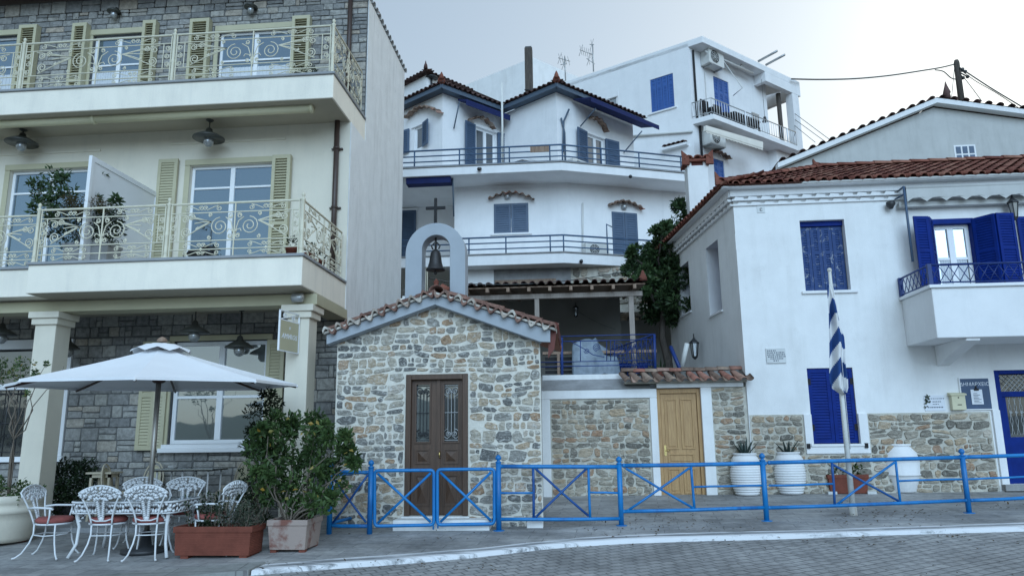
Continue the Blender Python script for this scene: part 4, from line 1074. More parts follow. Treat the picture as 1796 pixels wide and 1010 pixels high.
# tiled canopy
mb=MB(); n=11; s0,s1=CW.S(1092,658,.25),CW.S(1314,655,.25); st=(s1-s0)/n
zt=CW.Z(1200,668,.30)
for i in range(n):
    c=CW.w(s0+(i+.5)*st,zt+.005,.30+U(-.02,.02)); ev=V((U(-.25,-.15) if i else -.2,.93,.36)).normalized(); nn=V((0,-.36,.93))
    arc_tile(mb,c,ev,V((1,0,0)),nn,st*.34,st*.27,.55,th=.02); arc_tile(mb,c+V((st*.5,0,.035)),V((0,.93,.36)),V((1,0,0)),nn,st*.34,st*.30,.52,inv=True,th=.02)
for i in range(n-1):
    arc_tile(mb,CW.w(s0+i*st*1.08,zt+.235+U(-.01,.01),-.22),V((1,0,U(-.02,.02))),V((0,1,0)),V((0,0,1)),.10,.085,st*1.2)
mb.build('canopy_tiles',M['old_tile'],WALL)
mb=MB(); CW.box(mb,s0+.05,s1-.02,zD+.003,zt+.02,-.3,.12); mb.build('canopy_bed',M['mortar2'],WALL)
# ================================================================ TERRACE, VERANDA
ZT=CW.Z(1020,657,-.45)
mb=MB(); mb.bx(CW.S(940,700),CW.S(1300,700),YW+.52,24,ZT-.6,ZT-.06); struct(mb.build('terrace',M['concrete']))
mb=MB(); CW.box(mb,CW.S(951,661,-.4),CW.S(1092,661,-.4),ZT-.16,ZT,-.75,-.40); tag(mb.build('white_coping',M['white2'],None,CW.w(CW.S(1020,661),ZT-.16,-.5),bevel=.015),'rounded white coping edging the terrace above the courtyard wall','coping')
VF=Face(0,17.2,0)
VER=thing('veranda','terrace veranda with tiled roof on pale timber posts behind the chapel','veranda',V((VF.S(1000,600),17.2,ZT)))
zv0,zv1=VF.Z(1000,522),VF.Z(1000,513.5)
ua,ub=VF.S(800,517),VF.S(1127,517)
mb=MB(); VF.box(mb,ua,ub,zv0,zv1,-.14,0); mb.build('beam',M['beam_wood'],VER,bevel=.006)
for u0,u1 in ((938,946),(1104,1113)):
    mb=MB(); VF.box(mb,VF.S(u0,560),VF.S(u1,560),ZT-.1,zv0-.001,-.12,-.01); mb.build('post',M['beam_wood'],VER,bevel=.006)
mb=MB(); k=9
for i in range(k):
    x=ua+.3+(ub-ua-.5)*i/(k-1); mb.box((x-.035,16.85,zv1+.0),(.07,0,0),(0,4.2,.5),(0,0,.10))
mb.box((ua,16.95,zv1+.105),(ub-ua+.05,0,0),(0,4.3,.52),(0,0,.03))
mb.build('rafters',M['old_wood'],VER)
mb=MB(); w_=.205; nu=int((ub-ua+.3)/w_)
tiles(mb,V((ua-.1,16.82,zv1+.16)),V((1,0,0)),V((0,.992,.125)).normalized(),nu,12,w_,.36)
mb.build('roof',M['dark_tile'],VER)
mb=MB(); mb.lathe((ub-.0,16.9,zv1+.18),[(.10,0),(.09,.08),(.05,.16),(.02,.24)],8); mb.build('roof_finial',M['bright_tile'],VER)
BW=Face(0,20.6,0)
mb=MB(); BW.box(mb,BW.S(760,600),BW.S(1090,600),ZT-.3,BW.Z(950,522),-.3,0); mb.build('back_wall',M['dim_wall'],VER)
mb=MB(); q=BW.rect(1000,535,1012,553)
pl=BW.P(1010,546,.15); t=thing('wall_lantern','small black lantern on the shaded wall under the veranda roof','lantern',pl)
def lantern(t,p,wall,sc=1,mat='dark_metal'):
    m=MB(); s=sc; p=V(p)
    m.lathe(p+V((0,0,.10*s)),[(.09*s,0),(.085*s,.015*s),(.03*s,.07*s),(.012*s,.10*s)],6,smooth=False); m.lathe(p-V((0,0,.13*s)),[(.01*s,-.05*s),(.045*s,-.015*s),(.05*s,0)],6,smooth=False)
    for k in range(6):
        a=2*PI*k/6; m.tube([p+V((.045*s*math.cos(a),.045*s*math.sin(a),-.13*s)),p+V((.075*s*math.cos(a),.075*s*math.sin(a),.10*s))],.006*s,4)
    m.tube([p+V((0,0,.2*s)),p+V((0,0,.25*s)),p.lerp(wall,.5)+V((0,0,.27*s)),wall+V((0,0,.16*s)),wall+V((0,0,-.02*s))],.011*s,5); m.build('lantern_frame',M[mat],t)
    m=MB(); m.lathe(p,[(.04*s,-.125*s),(.068*s,.095*s)],6,smooth=False); m.build('lantern_glass',M['bulb'],t)
lantern(t,pl,BW.P(1010,546,0),.95)
# low walls to the right of the veranda
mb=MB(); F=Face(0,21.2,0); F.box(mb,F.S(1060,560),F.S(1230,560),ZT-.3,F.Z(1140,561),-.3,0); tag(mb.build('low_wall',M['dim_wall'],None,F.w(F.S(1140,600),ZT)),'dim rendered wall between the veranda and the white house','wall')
LW=thing('stone_ledge','rough dark stone ledge above the dim wall beside the veranda','wall',F.w(F.S(1130,560),F.Z(1130,560),-.35))
mb=MB(); F.box(mb,F.S(1070,550),F.S(1215,550),F.Z(1140,561),F.Z(1140,543),-.9,-.35); mb.build('wall',M['dark_mortar'],LW)
mb=MB(); rubble(mb,F,F.S(1072,550,-.35),F.S(1190,550,-.35),F.Z(1140,560.5),F.Z(1140,543.5),off=-.35,hr=(.09,.16),wr=(.2,.5),gap=.02,dep=.05); mb.build('stonework',M['rubble2'],LW)
# blue iron railing on the terrace
RT=thing('terrace_railing','thin blue scrolled iron railing on the terrace edge','railing',CW.w(CW.S(1060,650,-.6),ZT,-.6))
TF=Face(0,YW+.62,0); zr1=TF.Z(1060,588); 
sA,sB=TF.S(940,590),TF.S(1147,590)
mb=MB()
for v in (588,597): mb.tube([TF.w(sA,TF.Z(1060,v)),TF.w(sB,TF.Z(1060,v))],.011,5)
for v in (633,641): mb.tube([TF.w(sA,TF.Z(1060,v)),TF.w(sB,TF.Z(1060,v))],.010,5)
mp=lambda x,z:TF.w(x,z)
for u in (1018,1064,1071,1078):
    mb.tube([TF.P(u,597),TF.P(u,633)],.009,4)
px=lambda u,v:TF.hit(u,v)
scr(mb,mp,spiral(*px(1082,609),.135,.02,-PI/2,2.2,28),.007); scr(mb,mp,spiral(*px(1047,609),.085,.015,-PI/2,-2.2,26),.007); scr(mb,mp,spiral(*px(1029,615),.06,.015,PI,1.6,18),.007)
scr(mb,mp,[px(1000,598),px(1025,612),px(1040,622),px(1060,626)],.009); scr(mb,mp,[px(1072,616),px(1082,622),px(1095,620),px(1112,608)],.009); scr(mb,mp,[px(1075,622),px(1090,628),px(1100,626)],.009)
mb.build('rail',M['terrace_blue'],RT)
for u in (985,1147.5):
    m=MB(); m.tube([TF.w(TF.S(u,620),ZT-.05),TF.P(u,586 if u>1000 else 592)],.032,6); m.build('post',M['terrace_blue'],RT)
mb=MB(); q0=TF.w(TF.S(1147,590),0); dd=V((-.42,.9,0)).normalized(); L=2.0
mp=lambda x,z:q0+dd*x+V((0,0,z))
mb.tube([mp(0,zr1),mp(L,zr1-.12)],.018,5); mb.tube([mp(0,ZT+.1),mp(L,ZT+.06)],.015,5)
for k in range(9):
    x=.1+k*.22; mb.tube([mp(x,ZT+.1),mp(x,zr1-.03)],.012,4); 
    scr(mb,mp,spiral(x+.1,zr1-.17,.075,.02,PI/2,1.5,12),.011); scr(mb,mp,spiral(x+.1,ZT+.25,.075,.02,-PI/2,1.5,12),.011); scr(mb,mp,[(x+.03,ZT+.35),(x+.12,(ZT+zr1)/2),(x+.17,zr1-.2)],.011)
mb.build('side_panel',M['terrace_blue'],RT)
# sheeted furniture on the terrace
CFc=Face(0,16.6,0)
t=thing('covered_furniture','garden furniture under a crumpled pale tarpaulin behind the blue railing','tarpaulin',V((CFc.S(1045,650),16.6,ZT-.06)))
mb=MB(); nx,ny=22,12; g=[]
x0,x1=CFc.S(1003,640),CFc.S(1090,640)
for j in range(ny+1):
    for i in range(nx+1):
        a=i/nx; b=j/ny
        x=x0+(x1-x0)*a; y=16.35+1.0*b+.25*(1-b)*a
        e=max(0,min(a/.05,1,(1-a)/.12))**.7
        prof=.93-.62*max(0,a-.50)/.50-.22*max(0,.3-a)/.3*b
        zc=prof*e*min(1,(b+.03)/.22,(1.03-b)/.2)+noise.noise(V((a*5,b*4,2)))*.16*e
        g.append(V((x+noise.noise(V((a*4,b*4,9)))*.1,y,ZT-.05+max(0,zc))))
mb.add(g,[(j*(nx+1)+i,j*(nx+1)+i+1,(j+1)*(nx+1)+i+1,(j+1)*(nx+1)+i) for j in range(ny) for i in range(nx)],None,True)
mb.build('tarpaulin',M['tarp'],t)
t=thing('wooden_bench','dark slatted bench partly seen at the left end of the terrace','bench',V((CFc.S(985,650),16.9,ZT-.06)))
mb=MB(); xa,xb=CFc.S(955,630),CFc.S(1003,630)
for k in range(5): mb.bx(xa,xb,16.88,16.92,ZT+.05+k*.1,ZT+.12+k*.1)
mb.build('backrest',M['black'],t); mb=MB(); mb.bx(xa-.05,xb+1.9,16.8,16.98,ZT+.58,ZT+.64); mb.build('armrest',M['old_wood'],t)
mb=MB(); q=CFc.S(979,630); mb.bx(q-.03,q+.03,16.75,16.8,ZT-.06,ZT+.58); mb.build('leg',M['old_wood'],t)
t=thing('blue_bench','dark blue bench end under the veranda behind the tarpaulin','bench',V((CFc.S(1100,650),17.6,ZT-.06)))
mb=MB(); mb.bx(CFc.S(1085,640),CFc.S(1112,640)+.4,17.55,17.9,ZT+.28,ZT+.42); mb.build('seat',M['deep_blue'],t); mb=MB(); mb.bx(CFc.S(1085,640),CFc.S(1112,640)+.4,17.55,17.9,ZT-.06,ZT+.275); mb.build('base',M['black'],t)
# ================================================================ APARTMENT BLOCK with blue rails (centre)
AF=Face(0,22.0,0); b1=AF.S(988,400); AR=Face(b1,22.0,21)
AP=thing('apartment_house','white stepped apartment house with slate blue shutters and two rounded balconies','building',V((b1-3,23,ZT)))
zl0,zl1=AF.Z(900,464),AF.Z(900,446); zu0,zu1=AF.Z(900,302.5),AF.Z(900,288)
sL=AF.S(690,400)-1.5; sR2=AR.S(1155,460); sR=AR.S(1213,318)
def slab(z0,z1,sr,nm):
    mb=MB(); a=AF.w(sL,z0); b=AF.w(b1,z0); c=AR.w(sr,z0)
    bk=V((c.x+.3,c.y+3.5,z0))
    mb.prism([a,b,c,bk,V((a.x,27,z0))],(0,0,z1-z0)); mb.build(nm,M['white'],AP,bevel=.015)
    mb=MB(); up=V((0,0,z1-z0+.004)); o=V((0,-.04,0))
    mb.prism([a+o+up,b+o+up,b+V((0,.2,0))+up,a+V((0,.2,0))+up],(0,0,.035)); mb.prism([b+o+up,c+AR.n*.04+up,c-AR.n*.2+up,b+V((0,.2,0))+up],(0,0,.036)); mb.build('coping',M['concrete'],AP)
slab(zl0,zl1,sR2+2.5,'balcony_slab'); slab(zu0,zu1,sR,'balcony_slab')
# wall of the lower storey
F1=Face(0,23.2,0); f1b=F1.S(997,380); F2w=Face(f1b,23.2,21)
wl0=F1.S(797,400)
wins=[F1.rect(866,357,927,409)]
mb=MB(); F1.wall(mb,wl0,f1b,zl1-.4,zu0+.02,wins,rev=.12)
dr2=F2w.rect(1074,373,1119,447)
F2w.wall(mb,0,9,zl1-.4,zu0+.02,[dr2],rev=.12)
mb.quad(F1.w(wl0,zl1-.4),F1.w(wl0,zu0),F1.w(wl0,zu0,-2),F1.w(wl0,zl1-.4,-2))
F3=Face(0,25.2,0); F3.wall(mb,sL,wl0+.01,zl1-.4,zu0+.02,[])
F1.wall(mb,F1.S(800,480,.6),F1.S(866,480,.6),ZT,zl0+.02,[],off=.6); mb.build('wall',M['white'],AP)
mb=MB(); F1.box(mb,F1.S(866,480,.55),F1.S(1001,480,.55),ZT,zl0,.3,.55); mb.build('plinth_wall',M['concrete'],AP)
mb=MB(); F1.box(mb,F1.S(868,490,.6),F1.S(975,490,.6),ZT,F1.Z(920,490,.6),.5,.60); mb.build('plinth_timber',M['old_wood'],AP)
mb=MB(); a=F1.S(1001,480,.5); F1.box(mb,a,a+5,ZT,zl0,.2,.5); mb.build('plinth_wall',M['mortar2'],AP)
mb=MB(); rubble(mb,F1,a+.05,a+2.6,zl0-1.2,zl0-.02,off=.5,hr=(.12,.25),wr=(.2,.5),gap=.03,dep=.04); mb.build('stonework',M['rubble2'],AP)
def closed(face,rc,n=2,mat='slate_blue',off=-.03,sl=.075):
    s0,s1,z0,z1=rc; w=(s1-s0)/n
    for i in range(n): shutter(AP,face.w(s0+i*w+.006,z0,off),face.d,face.n,w-.012,z1-z0,M[mat],sl,.04,.07)
closed(F1,wins[0]); closed(F2w,dr2)
mb=MB(); F1.box(mb,wins[0][0]-.1,wins[0][1]+.1,wins[0][2]-.06,wins[0][2]-.002,-.1,.06); mb.build('window_sill',M['white'],AP)
hood(AP,F1,F1.S(856,346,.2),F1.Z(856,347,.25),F1.S(893,340,.2),F1.Z(893,336,.25),F1.S(937,346,.2),F1.Z(937,347,.25),M['verge_tile'],11,.085)
hood(AP,F2w,F2w.S(1070,358,.2),F2w.Z(1070,358,.25),F2w.S(1097,352,.2),F2w.Z(1097,351.5,.25),F2w.S(1130,364,.2),F2w.Z(1130,365,.25),M['verge_tile'],10,.085)
# loggia corner at the left: awning and shutter
mb=MB(); q=F1.rect(716,310,793,327,.8); mb.box(F1.w(q[0],q[2],.75),F1.d*(q[1]-q[0]),F1.n*.35,V((0,0,q[3]-q[2]))); mb.tube([F1.w(q[0],q[3],.9),F1.w(q[1],q[3],.9)],.09,10); mb.build('awning',M['navy_cloth'],AP)
mb=MB(); 
for u,v1 in ((794,380),): mb.tube([F1.P(u,312,.9),F1.P(u+2,v1,.6)],.025,5)
mb.build('awning_arm',M['fascia'],AP)
q=F3.rect(700,370,730,420); shutter(AP,F3.w(q[0],q[2]-1,.02),F3.d,F3.n,q[1]-q[0],q[3]-q[2]+1,M['slate_blue'],.08,.05,.08)
mb=MB(); F3.box(mb,F3.S(690,400),F3.S(733,400),q[3],q[3]+.07,0,.1); mb.build('lintel',M['white'],AP)
# balcony rails
def aprail(zt,right_s,us,usr,hs):
    pts=[AF.w(sL,zt,-.06)]+[AF.w(b1-.01,zt,-.06)]+[AR.w(right_s,zt,-.06)]
    posts=[AF.w(AF.S(u,430),zt,-.06) for u in us]+[AR.w(AR.S(u,440),zt,-.06) for u in usr]
    railing(AP,pts,hs,M['rail_blue'],max(hs),.021,posts,.028,'balcony_rail')
hl=AF.Z(900,415.5)-zl1; aprail(zl1+.02,sR2+1.2,(740,822,887,965),(990,1067,1140),(hl*.33,hl*.67,hl))
hu=AF.Z(900,257.5)-zu1; aprail(zu1+.02,sR-.1,(724,805,895,968),(992,1062,1130,1205),(.05,hu*.35,hu*.67,hu))
mb=MB(); p=AR.w(AR.S(1067,440),zl1,-.06); q=AR.P(1073,398,-.3); mb.tube([p+V((0,0,hl)),V((p.x,p.y,q.z)),q],.02,5); mb.build('pipe_arm',M['rail_blue'],AP)
# upper storey, two corners towards the sea
FB=Face(*Face(0,23.0,0).P(776,240).xy,47)
c1=V((FB.o.x,FB.o.y,0)); FA=Face(c1.x,c1.y,-36)
sc=FB.S(880,240); cc=FB.w(sc,0); FC=Face(cc.x,cc.y,-38); s2=FC.S(977,230); c2=FC.w(s2,0); FD=Face(c2.x,c2.y,46)
sDe=FD.S(1112,270); sA0=-6
zE=FB.Z(776,164)
dA=FA.rect(727,222,741,262); dB=FB.rect(834,228,869,285); dDd=FD.rect(1030,240,1060,296)
dA=(dA[0],dA[1],dA[2],dA[3]); dB=(dB[0],dB[1],zu1+.03,dB[3]); dDd=(dDd[0],dDd[1],zu1+.03,dDd[3])
mb=MB(); FA.wall(mb,sA0,0,zu1-.1,zE,[dA],rev=.12); FB.wall(mb,0,sc,zu1-.1,zE,[dB],rev=.12); FC.wall(mb,0,s2,zu1-.1,zE,[]); FD.wall(mb,0,sDe,zu1-.1,zE,[dDd],rev=.12)
e=FD.w(sDe,0); mb.quad(e+V((0,0,zu1-.1)),e+FD.n*-6+V((0,0,zu1-.1)),e+FD.n*-6+V((0,0,zE)),e+V((0,0,zE)))
mb.build('upper_wall',M['white'],AP)
def shutpair(face,rc,lu,ru,vt,swl=.05,swr=.05,zb=None):
    zb=zb if zb is not None else rc[2]
    for (u0,u1,hinge,sw) in ((lu[0],lu[1],'r',swl),(ru[0],ru[1],'l',swr)):
        s0,s1=face.S(u0,vt+40),face.S(u1,vt+40)
        if hinge=='r': H=face.w(s1,zb,.03); e=-face.d+face.n*sw
        else: H=face.w(s0,zb,.03); e=face.d+face.n*sw
        shutter(AP,H,e,face.n,abs(s1-s0),rc[3]-zb+.03,M['slate_blue'],.075,.05,.07)
shutpair(FA,dA,(707,719),(743,757),215,.1,.3); shutpair(FB,dB,(812,832),(871,895),222,.15,.25); shutpair(FD,dDd,(1009,1029),(1061,1081),235,.15,.15)
window(FA,AP,dA,-.1,1,(),.07,gm='glass_dark'); window(FB,AP,dB,-.1,2,(),.08,gm='glass_dark'); window(FD,AP,dDd,-.1,2,(),.08,gm='glass_dark')
for fc,rc in ((FA,dA),(FB,dB),(FD,dDd)):
    mb=MB(); fc.box(mb,rc[0]-.12,rc[1]+.12,rc[3]+.002,rc[3]+.10,-.1,.05); mb.build('lintel',M['white'],AP)
hood(AP,FA,FA.S(709,204,.2),FA.Z(709,207,.2),FA.S(731,190,.2),FA.Z(731,189,.2),FA.S(771,197,.2),FA.Z(771,197,.2),M['verge_tile'],11,.08)
hood(AP,FB,FB.S(826,210,.2),FB.Z(826,210,.2),FB.S(848,206,.2),FB.Z(848,206,.2),FB.S(869,226,.2),FB.Z(869,226,.2),M['verge_tile'],8,.08)
hood(AP,FD,FD.S(1036,205,.2),FD.Z(1036,206,.2),FD.S(1050,208,.2),FD.Z(1050,208,.2),FD.S(1067,230,.2),FD.Z(1067,231,.2),M['bright_tile'],7,.08)
# eaves and hip roofs
OV=.34
def eave(face,s0,s1,z,ext0,ext1,nm='eaves'):
    mb=MB(); face.box(mb,s0-ext0,s1+ext1,z-.02,z+.13,OV-.03,OV); mb.build('fascia',M['fascia'],AP)
    a,b=face.w(s0-ext0*.9,z+.02,OV-.03),face.w(s1+ext1*.9,z+.02,OV-.03); mb=MB(); mb.prism([a,b,face.w(s1,z+.02,0),face.w(s0,z+.02,0)],(0,0,.04)); mb.build('soffit',M['fascia'],AP)
    mb=MB(); n=max(1,int((s1-s0+ext0+ext1)/.21)); wd=(s1-s0+ext0+ext1)/n; ev=(-face.n+V((0,0,.42))).normalized()
    def cu(c):
        s=(c-face.o).dot(face.d); q=max(0,OV+.07-(c-face.o).dot(face.n))
        return s>s0-ext0+(q if ext0>.05 else -9)-.05 and s<s1+ext1-(q if ext1>.05 else -9)+.05
    tiles(mb,face.w(s0-ext0,z+.14,OV+.07),face.d,ev,n,2,wd,.36,cut=cu); mb.build('roof_tiles',M['dark_tile'],AP)
eave(FA,sA0,0,zE,0,OV); eave(FB,0,sc,zE,OV,-OV); eave(FC,0,s2,zE,-OV,OV); eave(FD,0,sDe,zE,OV,.3)
mb=MB()
def hip(c,da,db,la,lb):
    h=1.0; o=c+ (da.n+db.n)*OV
    A=c-da.d*la+da.n*OV; B=c+db.d*lb+db.n*OV; top=c-(da.n+db.n)*2.2
    up=V((0,0,zE+.15)); mb.add([o+up,A+up,top+up+V((0,0,h)),B+up],[(0,2,1),(0,3,2)])
    mb.add([A+up,B+up,top+up+V((0,0,h))],[(0,1,2)])
hip(c1,FA,FB,6,sc); hip(c2,FC,FD,s2,sDe); mb.build('roof',M['dark_tile'],AP)
for c,da,db in ((c1,FA,FB),(c2,FC,FD)):
    mb=MB(); o=c+(da.n+db.n)*(OV)+V((0,0,zE+.22)); inn=-(da.n+db.n).normalized()
    for k in range(4): mb.tube([o+(inn+V((0,0,.28)))*(k*.34),o+(inn+V((0,0,.28)))*(k*.34+.36)],[.13,.10],8)
    mb.lathe(o+V((0,0,.04)),[(.09,0),(.07,.12),(.04,.2),(.01,.26)],8); mb.build('ridge_tiles',M['bright_tile'],AP)
# awnings of the upper storey
mb=MB()
a,b=FB.w(.55,zE-.08,.12),FB.w(sc-.1,zE-.08,.12); mb.prism([a,b,b+FB.n*.45+V((0,0,-.17)),a+FB.n*.45+V((0,0,-.17))],(0,0,-.06)); mb.prism([a+FB.n*.45+V((0,0,-.17)),b+FB.n*.45+V((0,0,-.17)),b+FB.n*.43+V((0,0,-.36)),a+FB.n*.43+V((0,0,-.36))],FB.n*.02); mb.build('awning',M['navy_cloth'],AP)
mb=MB(); a,b=FD.w(.7,zE-.08,.12),FD.w(sDe+.35,zE-.10,.12); oo=FD.n*.8+V((0,0,-.22)); mb.prism([a,b,b+oo,a+oo],(0,0,-.04)); mb.prism([a+oo,b+oo,b+oo+V((0,0,-.16)),a+oo+V((0,0,-.16))],FD.n*.02); mb.build('awning',M['navy_cloth'],AP)
for q in ([FB.P(806,178,.5),FB.P(796,226,.05)],[FD.P(1045,190,.8),FD.P(1018,222,.05)],[FD.P(1126,230,.8),FD.P(1094,268,.05)]): mb=MB(); mb.tube(q,.024,5); mb.build('awning_arm',M['fascia'],AP)
for q in ([FD.w(.2,zu1+.9,.06),FD.w(.25,zu1+2.0,.08),FD.w(.5,zu1+2.5,.1)],[FD.w(.3,zu1+.2,.06),FD.w(.3,zu1+1.6,.06),FD.w(.15,zu1+2.1,.06)]): mb=MB(); mb.tube(q,.033,6); mb.build('bent_pipe',M['fascia'],AP)
mb=MB(); p=FB.w(sc-.1,0,.1); mb.tube([p+V((0,0,zu1)),p+V((0,0,zE))],.03,6); mb.build('conduit',M['ac_white'],AP); mb=MB(); mb.tube([F2w.P(1022,446,.05),F2w.P(1022,356,.05)],.03,6); mb.build('conduit',M['ac_white'],AP)
# things on the balconies
p=AF.P(882,287,-.2); p.z=zu1; t=thing('mast','thin mottled white mast standing on the upper balcony','mast',p)
m=MB(); m.tube([p,AF.P(880,145,-.2)],.035,6); m.build('pole',M['flagpole'],t); m=MB(); m.bx(p.x-.08,p.x+.08,p.y-.08,p.y+.08,zu1,zu1+.05); m.build('base',M['dark_metal'],t)
def ac(p,d,n,w,h,label,grp='air conditioners on the white houses',dep=.3):
    t=thing('air_conditioner',label,'air conditioner',p,0,grp); p=V(p); z=V((0,0,1))
    m=MB(); m.box(p-d*w/2-n*0,d*w,n*dep,z*h); m.build('casing',M['ac_white'],t,bevel=.01)
    m=MB(); c=p-d*w*.12+n*(dep+.004)+z*h*.5; r=h*.40
    for q in (1,.75,.5,.25): m.tube([c+d*r*q*math.cos(2*PI*k/16)+z*r*q*math.sin(2*PI*k/16) for k in range(16)],.008,4,True)
    for k in range(8): m.tube([c,c+d*r*math.cos(PI*k/4)+z*r*math.sin(PI*k/4)],.006,4)
    m.build('fan_grille',M['ac_white'],t)
    m=MB(); pts=[c-n*.002+d*r*math.cos(2*PI*k/16)+z*r*math.sin(2*PI*k/16) for k in range(16)]; m.add(pts,[tuple(range(16))]); m.build('fan_opening',M['black'],t)
    m=MB()
    for q in (-.35,.35): m.box(p+d*w*q-z*.06-n*.02,d*.04,n*(dep+.02),z*.055)
    m.build('bracket',M['alu'],t)
q=F2w.P(1042,448,.15); q.z=zl1+.12; ac(q,F2w.d,F2w.n,.80,.42,'air conditioner low on the first floor wall beside the shuttered balcony door')
q=FD.P(1007,288,.25); q.z=zu1+.10; ac(q,FD.d,FD.n,.72,.45,'air conditioner on the upper balcony floor left of the open shutter')
q=AF.P(916,287,-.5); q.z=zu1; t=thing('wooden_shelter','small wooden shelter with a low pitched roof on the upper balcony','shelter',q)
m=MB(); a=.62
m.prism([q+V((-a,0,.16)),q+V((0,0,.34)),q+V((a,0,.16)),q+V((a,0,.22)),q+V((0,0,.42)),q+V((-a,0,.22))],(0,.5,0)); m.build('roof',M['win_white'],t)
m=MB(); m.bx(q.x-.45,q.x+.45,q.y+.08,q.y+.45,q.z+.02,q.z+.17); m.build('body',M['dark_wood'],t); m=MB(); m.bx(q.x-.04,q.x+.04,q.y,q.y+.06,q.z+.02,q.z+.24); m.build('front_post',M['win_white'],t)
q=AF.rect(930,257,963,267); m=MB(); AF.box(m,q[0],q[1],q[2],q[3],-.02,.01); tag(m.build('wooden_board',M['old_wood'],None,AF.w((q[0]+q[1])/2,q[2])),'brown wooden board tied on the upper balcony rail','board')
for (u,v,lab,fc) in ((843,296,'small black spotlight on the left part of the upper balcony edge',AF),(1106,309,'small black spotlight on the right part of the upper balcony edge',AR),(1020,457,'small black spotlight on the lower balcony edge',AR)):
    p=fc.P(u,v,.03); m=MB(); m.tube([p,p+fc.n*.10+V((-.05,0,-.05))],[.045,.06],8); m.tube([p-fc.n*.03,p],.02,5); tag(m.build('spotlight',M['dark_metal'],None,p),lab,'spotlight','spotlights on the balcony edges')
p=AR.P(1135,300,-.4); p.z=zu1; m=MB()
g=[]; 
m.lathe(p,[(.38,0),(.36,.06),(.25,.13),(.1,.17)],12,1.2,.7); tag(m.build('dark_bundle',M['black'],None,p),'dark folded cover lying on the upper balcony at the right','cover')
for (fc,u,v,lab) in ((F1,890,342,'round lamp under the tile hood of the shuttered window'),(F2w,1095,360,'white lamp under the tile hood of the balcony door')):
    p=fc.P(u,v+3,.08); m=MB(); m.tube([fc.P(u,v,0),p],.03,6); m.lathe(p-V((0,0,.08)),[(.03,0),(.09,.03),(.10,.09),(.07,.15),(.02,.18)],10); tag(m.build('wall_lamp',M['alu'],None,p),lab,'lamp')
# ================================================================ UPPER RIGHT WHITE BUILDING
TL=Face(*Face(0,27.5,0).P(1211,150).xy,-31); tc=V((TL.o.x,TL.o.y,0)); TR=Face(tc.x,tc.y,42)
TB=thing('corner_building','tall white corner building with a flat roof and a railed balcony','building',V((tc.x,tc.y,5)))
zt=TL.Z(1209,76); zlo=TL.Z(1215,360)-2
wA=TL.rect(1141,134,1182,194); wB=TL.rect(1065,160,1083,192)
sTL=TL.S(960,180)
mb=MB(); TL.wall(mb,sTL,0,zlo,zt,[wA,wB],rev=.14)
dT=TR.rect(1253,140,1279,197); zbal=TL.Z(1252,201); 
o1=TL.S(1252,204); o2=TL.S(1232,68)
zb1=TL.Z(1252,199.5); zb0_=TL.Z(1252,208.5)
sTR=TR.S(1345,180); dT=(dT[0],dT[1],zb1+.02,dT[3])
d3=TR.rect(1253,281,1271,330)
TR.wall(mb,0,sTR,zlo,zt,[dT,d3],rev=.14); TR.wall(mb,sTR,sTR+3.4,zlo,zb0_)
bk=TL.w(sTL,0); 
mb.quad(bk+V((0,0,zlo)),bk-TL.n*8+V((0,0,zlo)),bk-TL.n*8+V((0,0,zt)),bk+V((0,0,zt)))
mb.build('wall',M['white'],TB)
sN=Face(*(tc+TL.d*o2).xy,42).S(1400,155)
C_=tc; dl=TL.d; d_=TR.d
zr0,zr1_=zt-.0,TL.Z(1232,63); 
mb=MB(); zA_=TL.Z(1232,74.5)
cP=lambda a,b,z:C_+dl*a+d_*b+V((0,0,z))
mb.prism([cP(-8,0,zA_),cP(o2,0,zA_),cP(o2,sN,zA_),cP(-8,sN,zA_)],(0,0,zr1_-zA_)); mb.build('roof_slab',M['white'],TB,bevel=.012)
# deep beam round the covered end of the balcony
RF2=Face(*(C_+dl*o2).xy,42); sbm=RF2.S(1341,120); sE=RF2.S(1399,160); zbm=RF2.Z(1341,141)
mb=MB(); RF2.box(mb,sbm,sE,zbm,zA_-.002,-.22,.003); RF2.box(mb,sbm,sbm+.2,zbm,zA_-.003,-3,-.221); RF2.box(mb,sE-.02,sE+.2,zbm,zr1_-.01,-3,.004)
RF2.box(mb,sE-.46,sE+.02,zb1,zbm-.002,-.34,.0); mb.build('end_beam',M['white'],TB,bevel=.01)
BFc=Face(*(C_+dl*o1).xy,42); sB1=BFc.S(1398,234)
mb=MB(); mb.prism([cP(0,0,zb0_),cP(o1,0,zb0_),cP(o1,sB1,zb0_),cP(o1*.3,sB1+.8,zb0_),cP(-.3,sB1+.8,zb0_)],(0,0,zb1-zb0_)); mb.build('balcony_slab',M['white'],TB,bevel=.01)
mb=MB(); hr_=TL.Z(1252,171)-zb1
P3=[cP(.02,-.03,zb1),cP(o1-.05,-.03,zb1),cP(o1-.05,sB1,zb1),cP(o1*.3,sB1+.75,zb1)]
for h in (.08,hr_): mb.tube([q+V((0,0,h)) for q in P3],.022 if h>.5 else .015,5)
mb.build('balcony_rail',M['alu'],TB)
mb=MB()
for a,b in zip(P3[:-1],P3[1:]):
    k=int((b-a).length/.16)
    for i in range(k+1): q=a.lerp(b,i/k); mb.tube([q+V((0,0,.08)),q+V((0,0,hr_))],.011,4)
mb.build('balusters',M['win_white'],TB)
mb=MB(); q=cP(o1-.05,2.1,zb1); q2=cP(o1-.05,5.0,zb1)
for s in (q,q2): mb.tube([s,s+V((0,0,hr_))],.035,5)
mb.build('post',M['win_white'],TB)
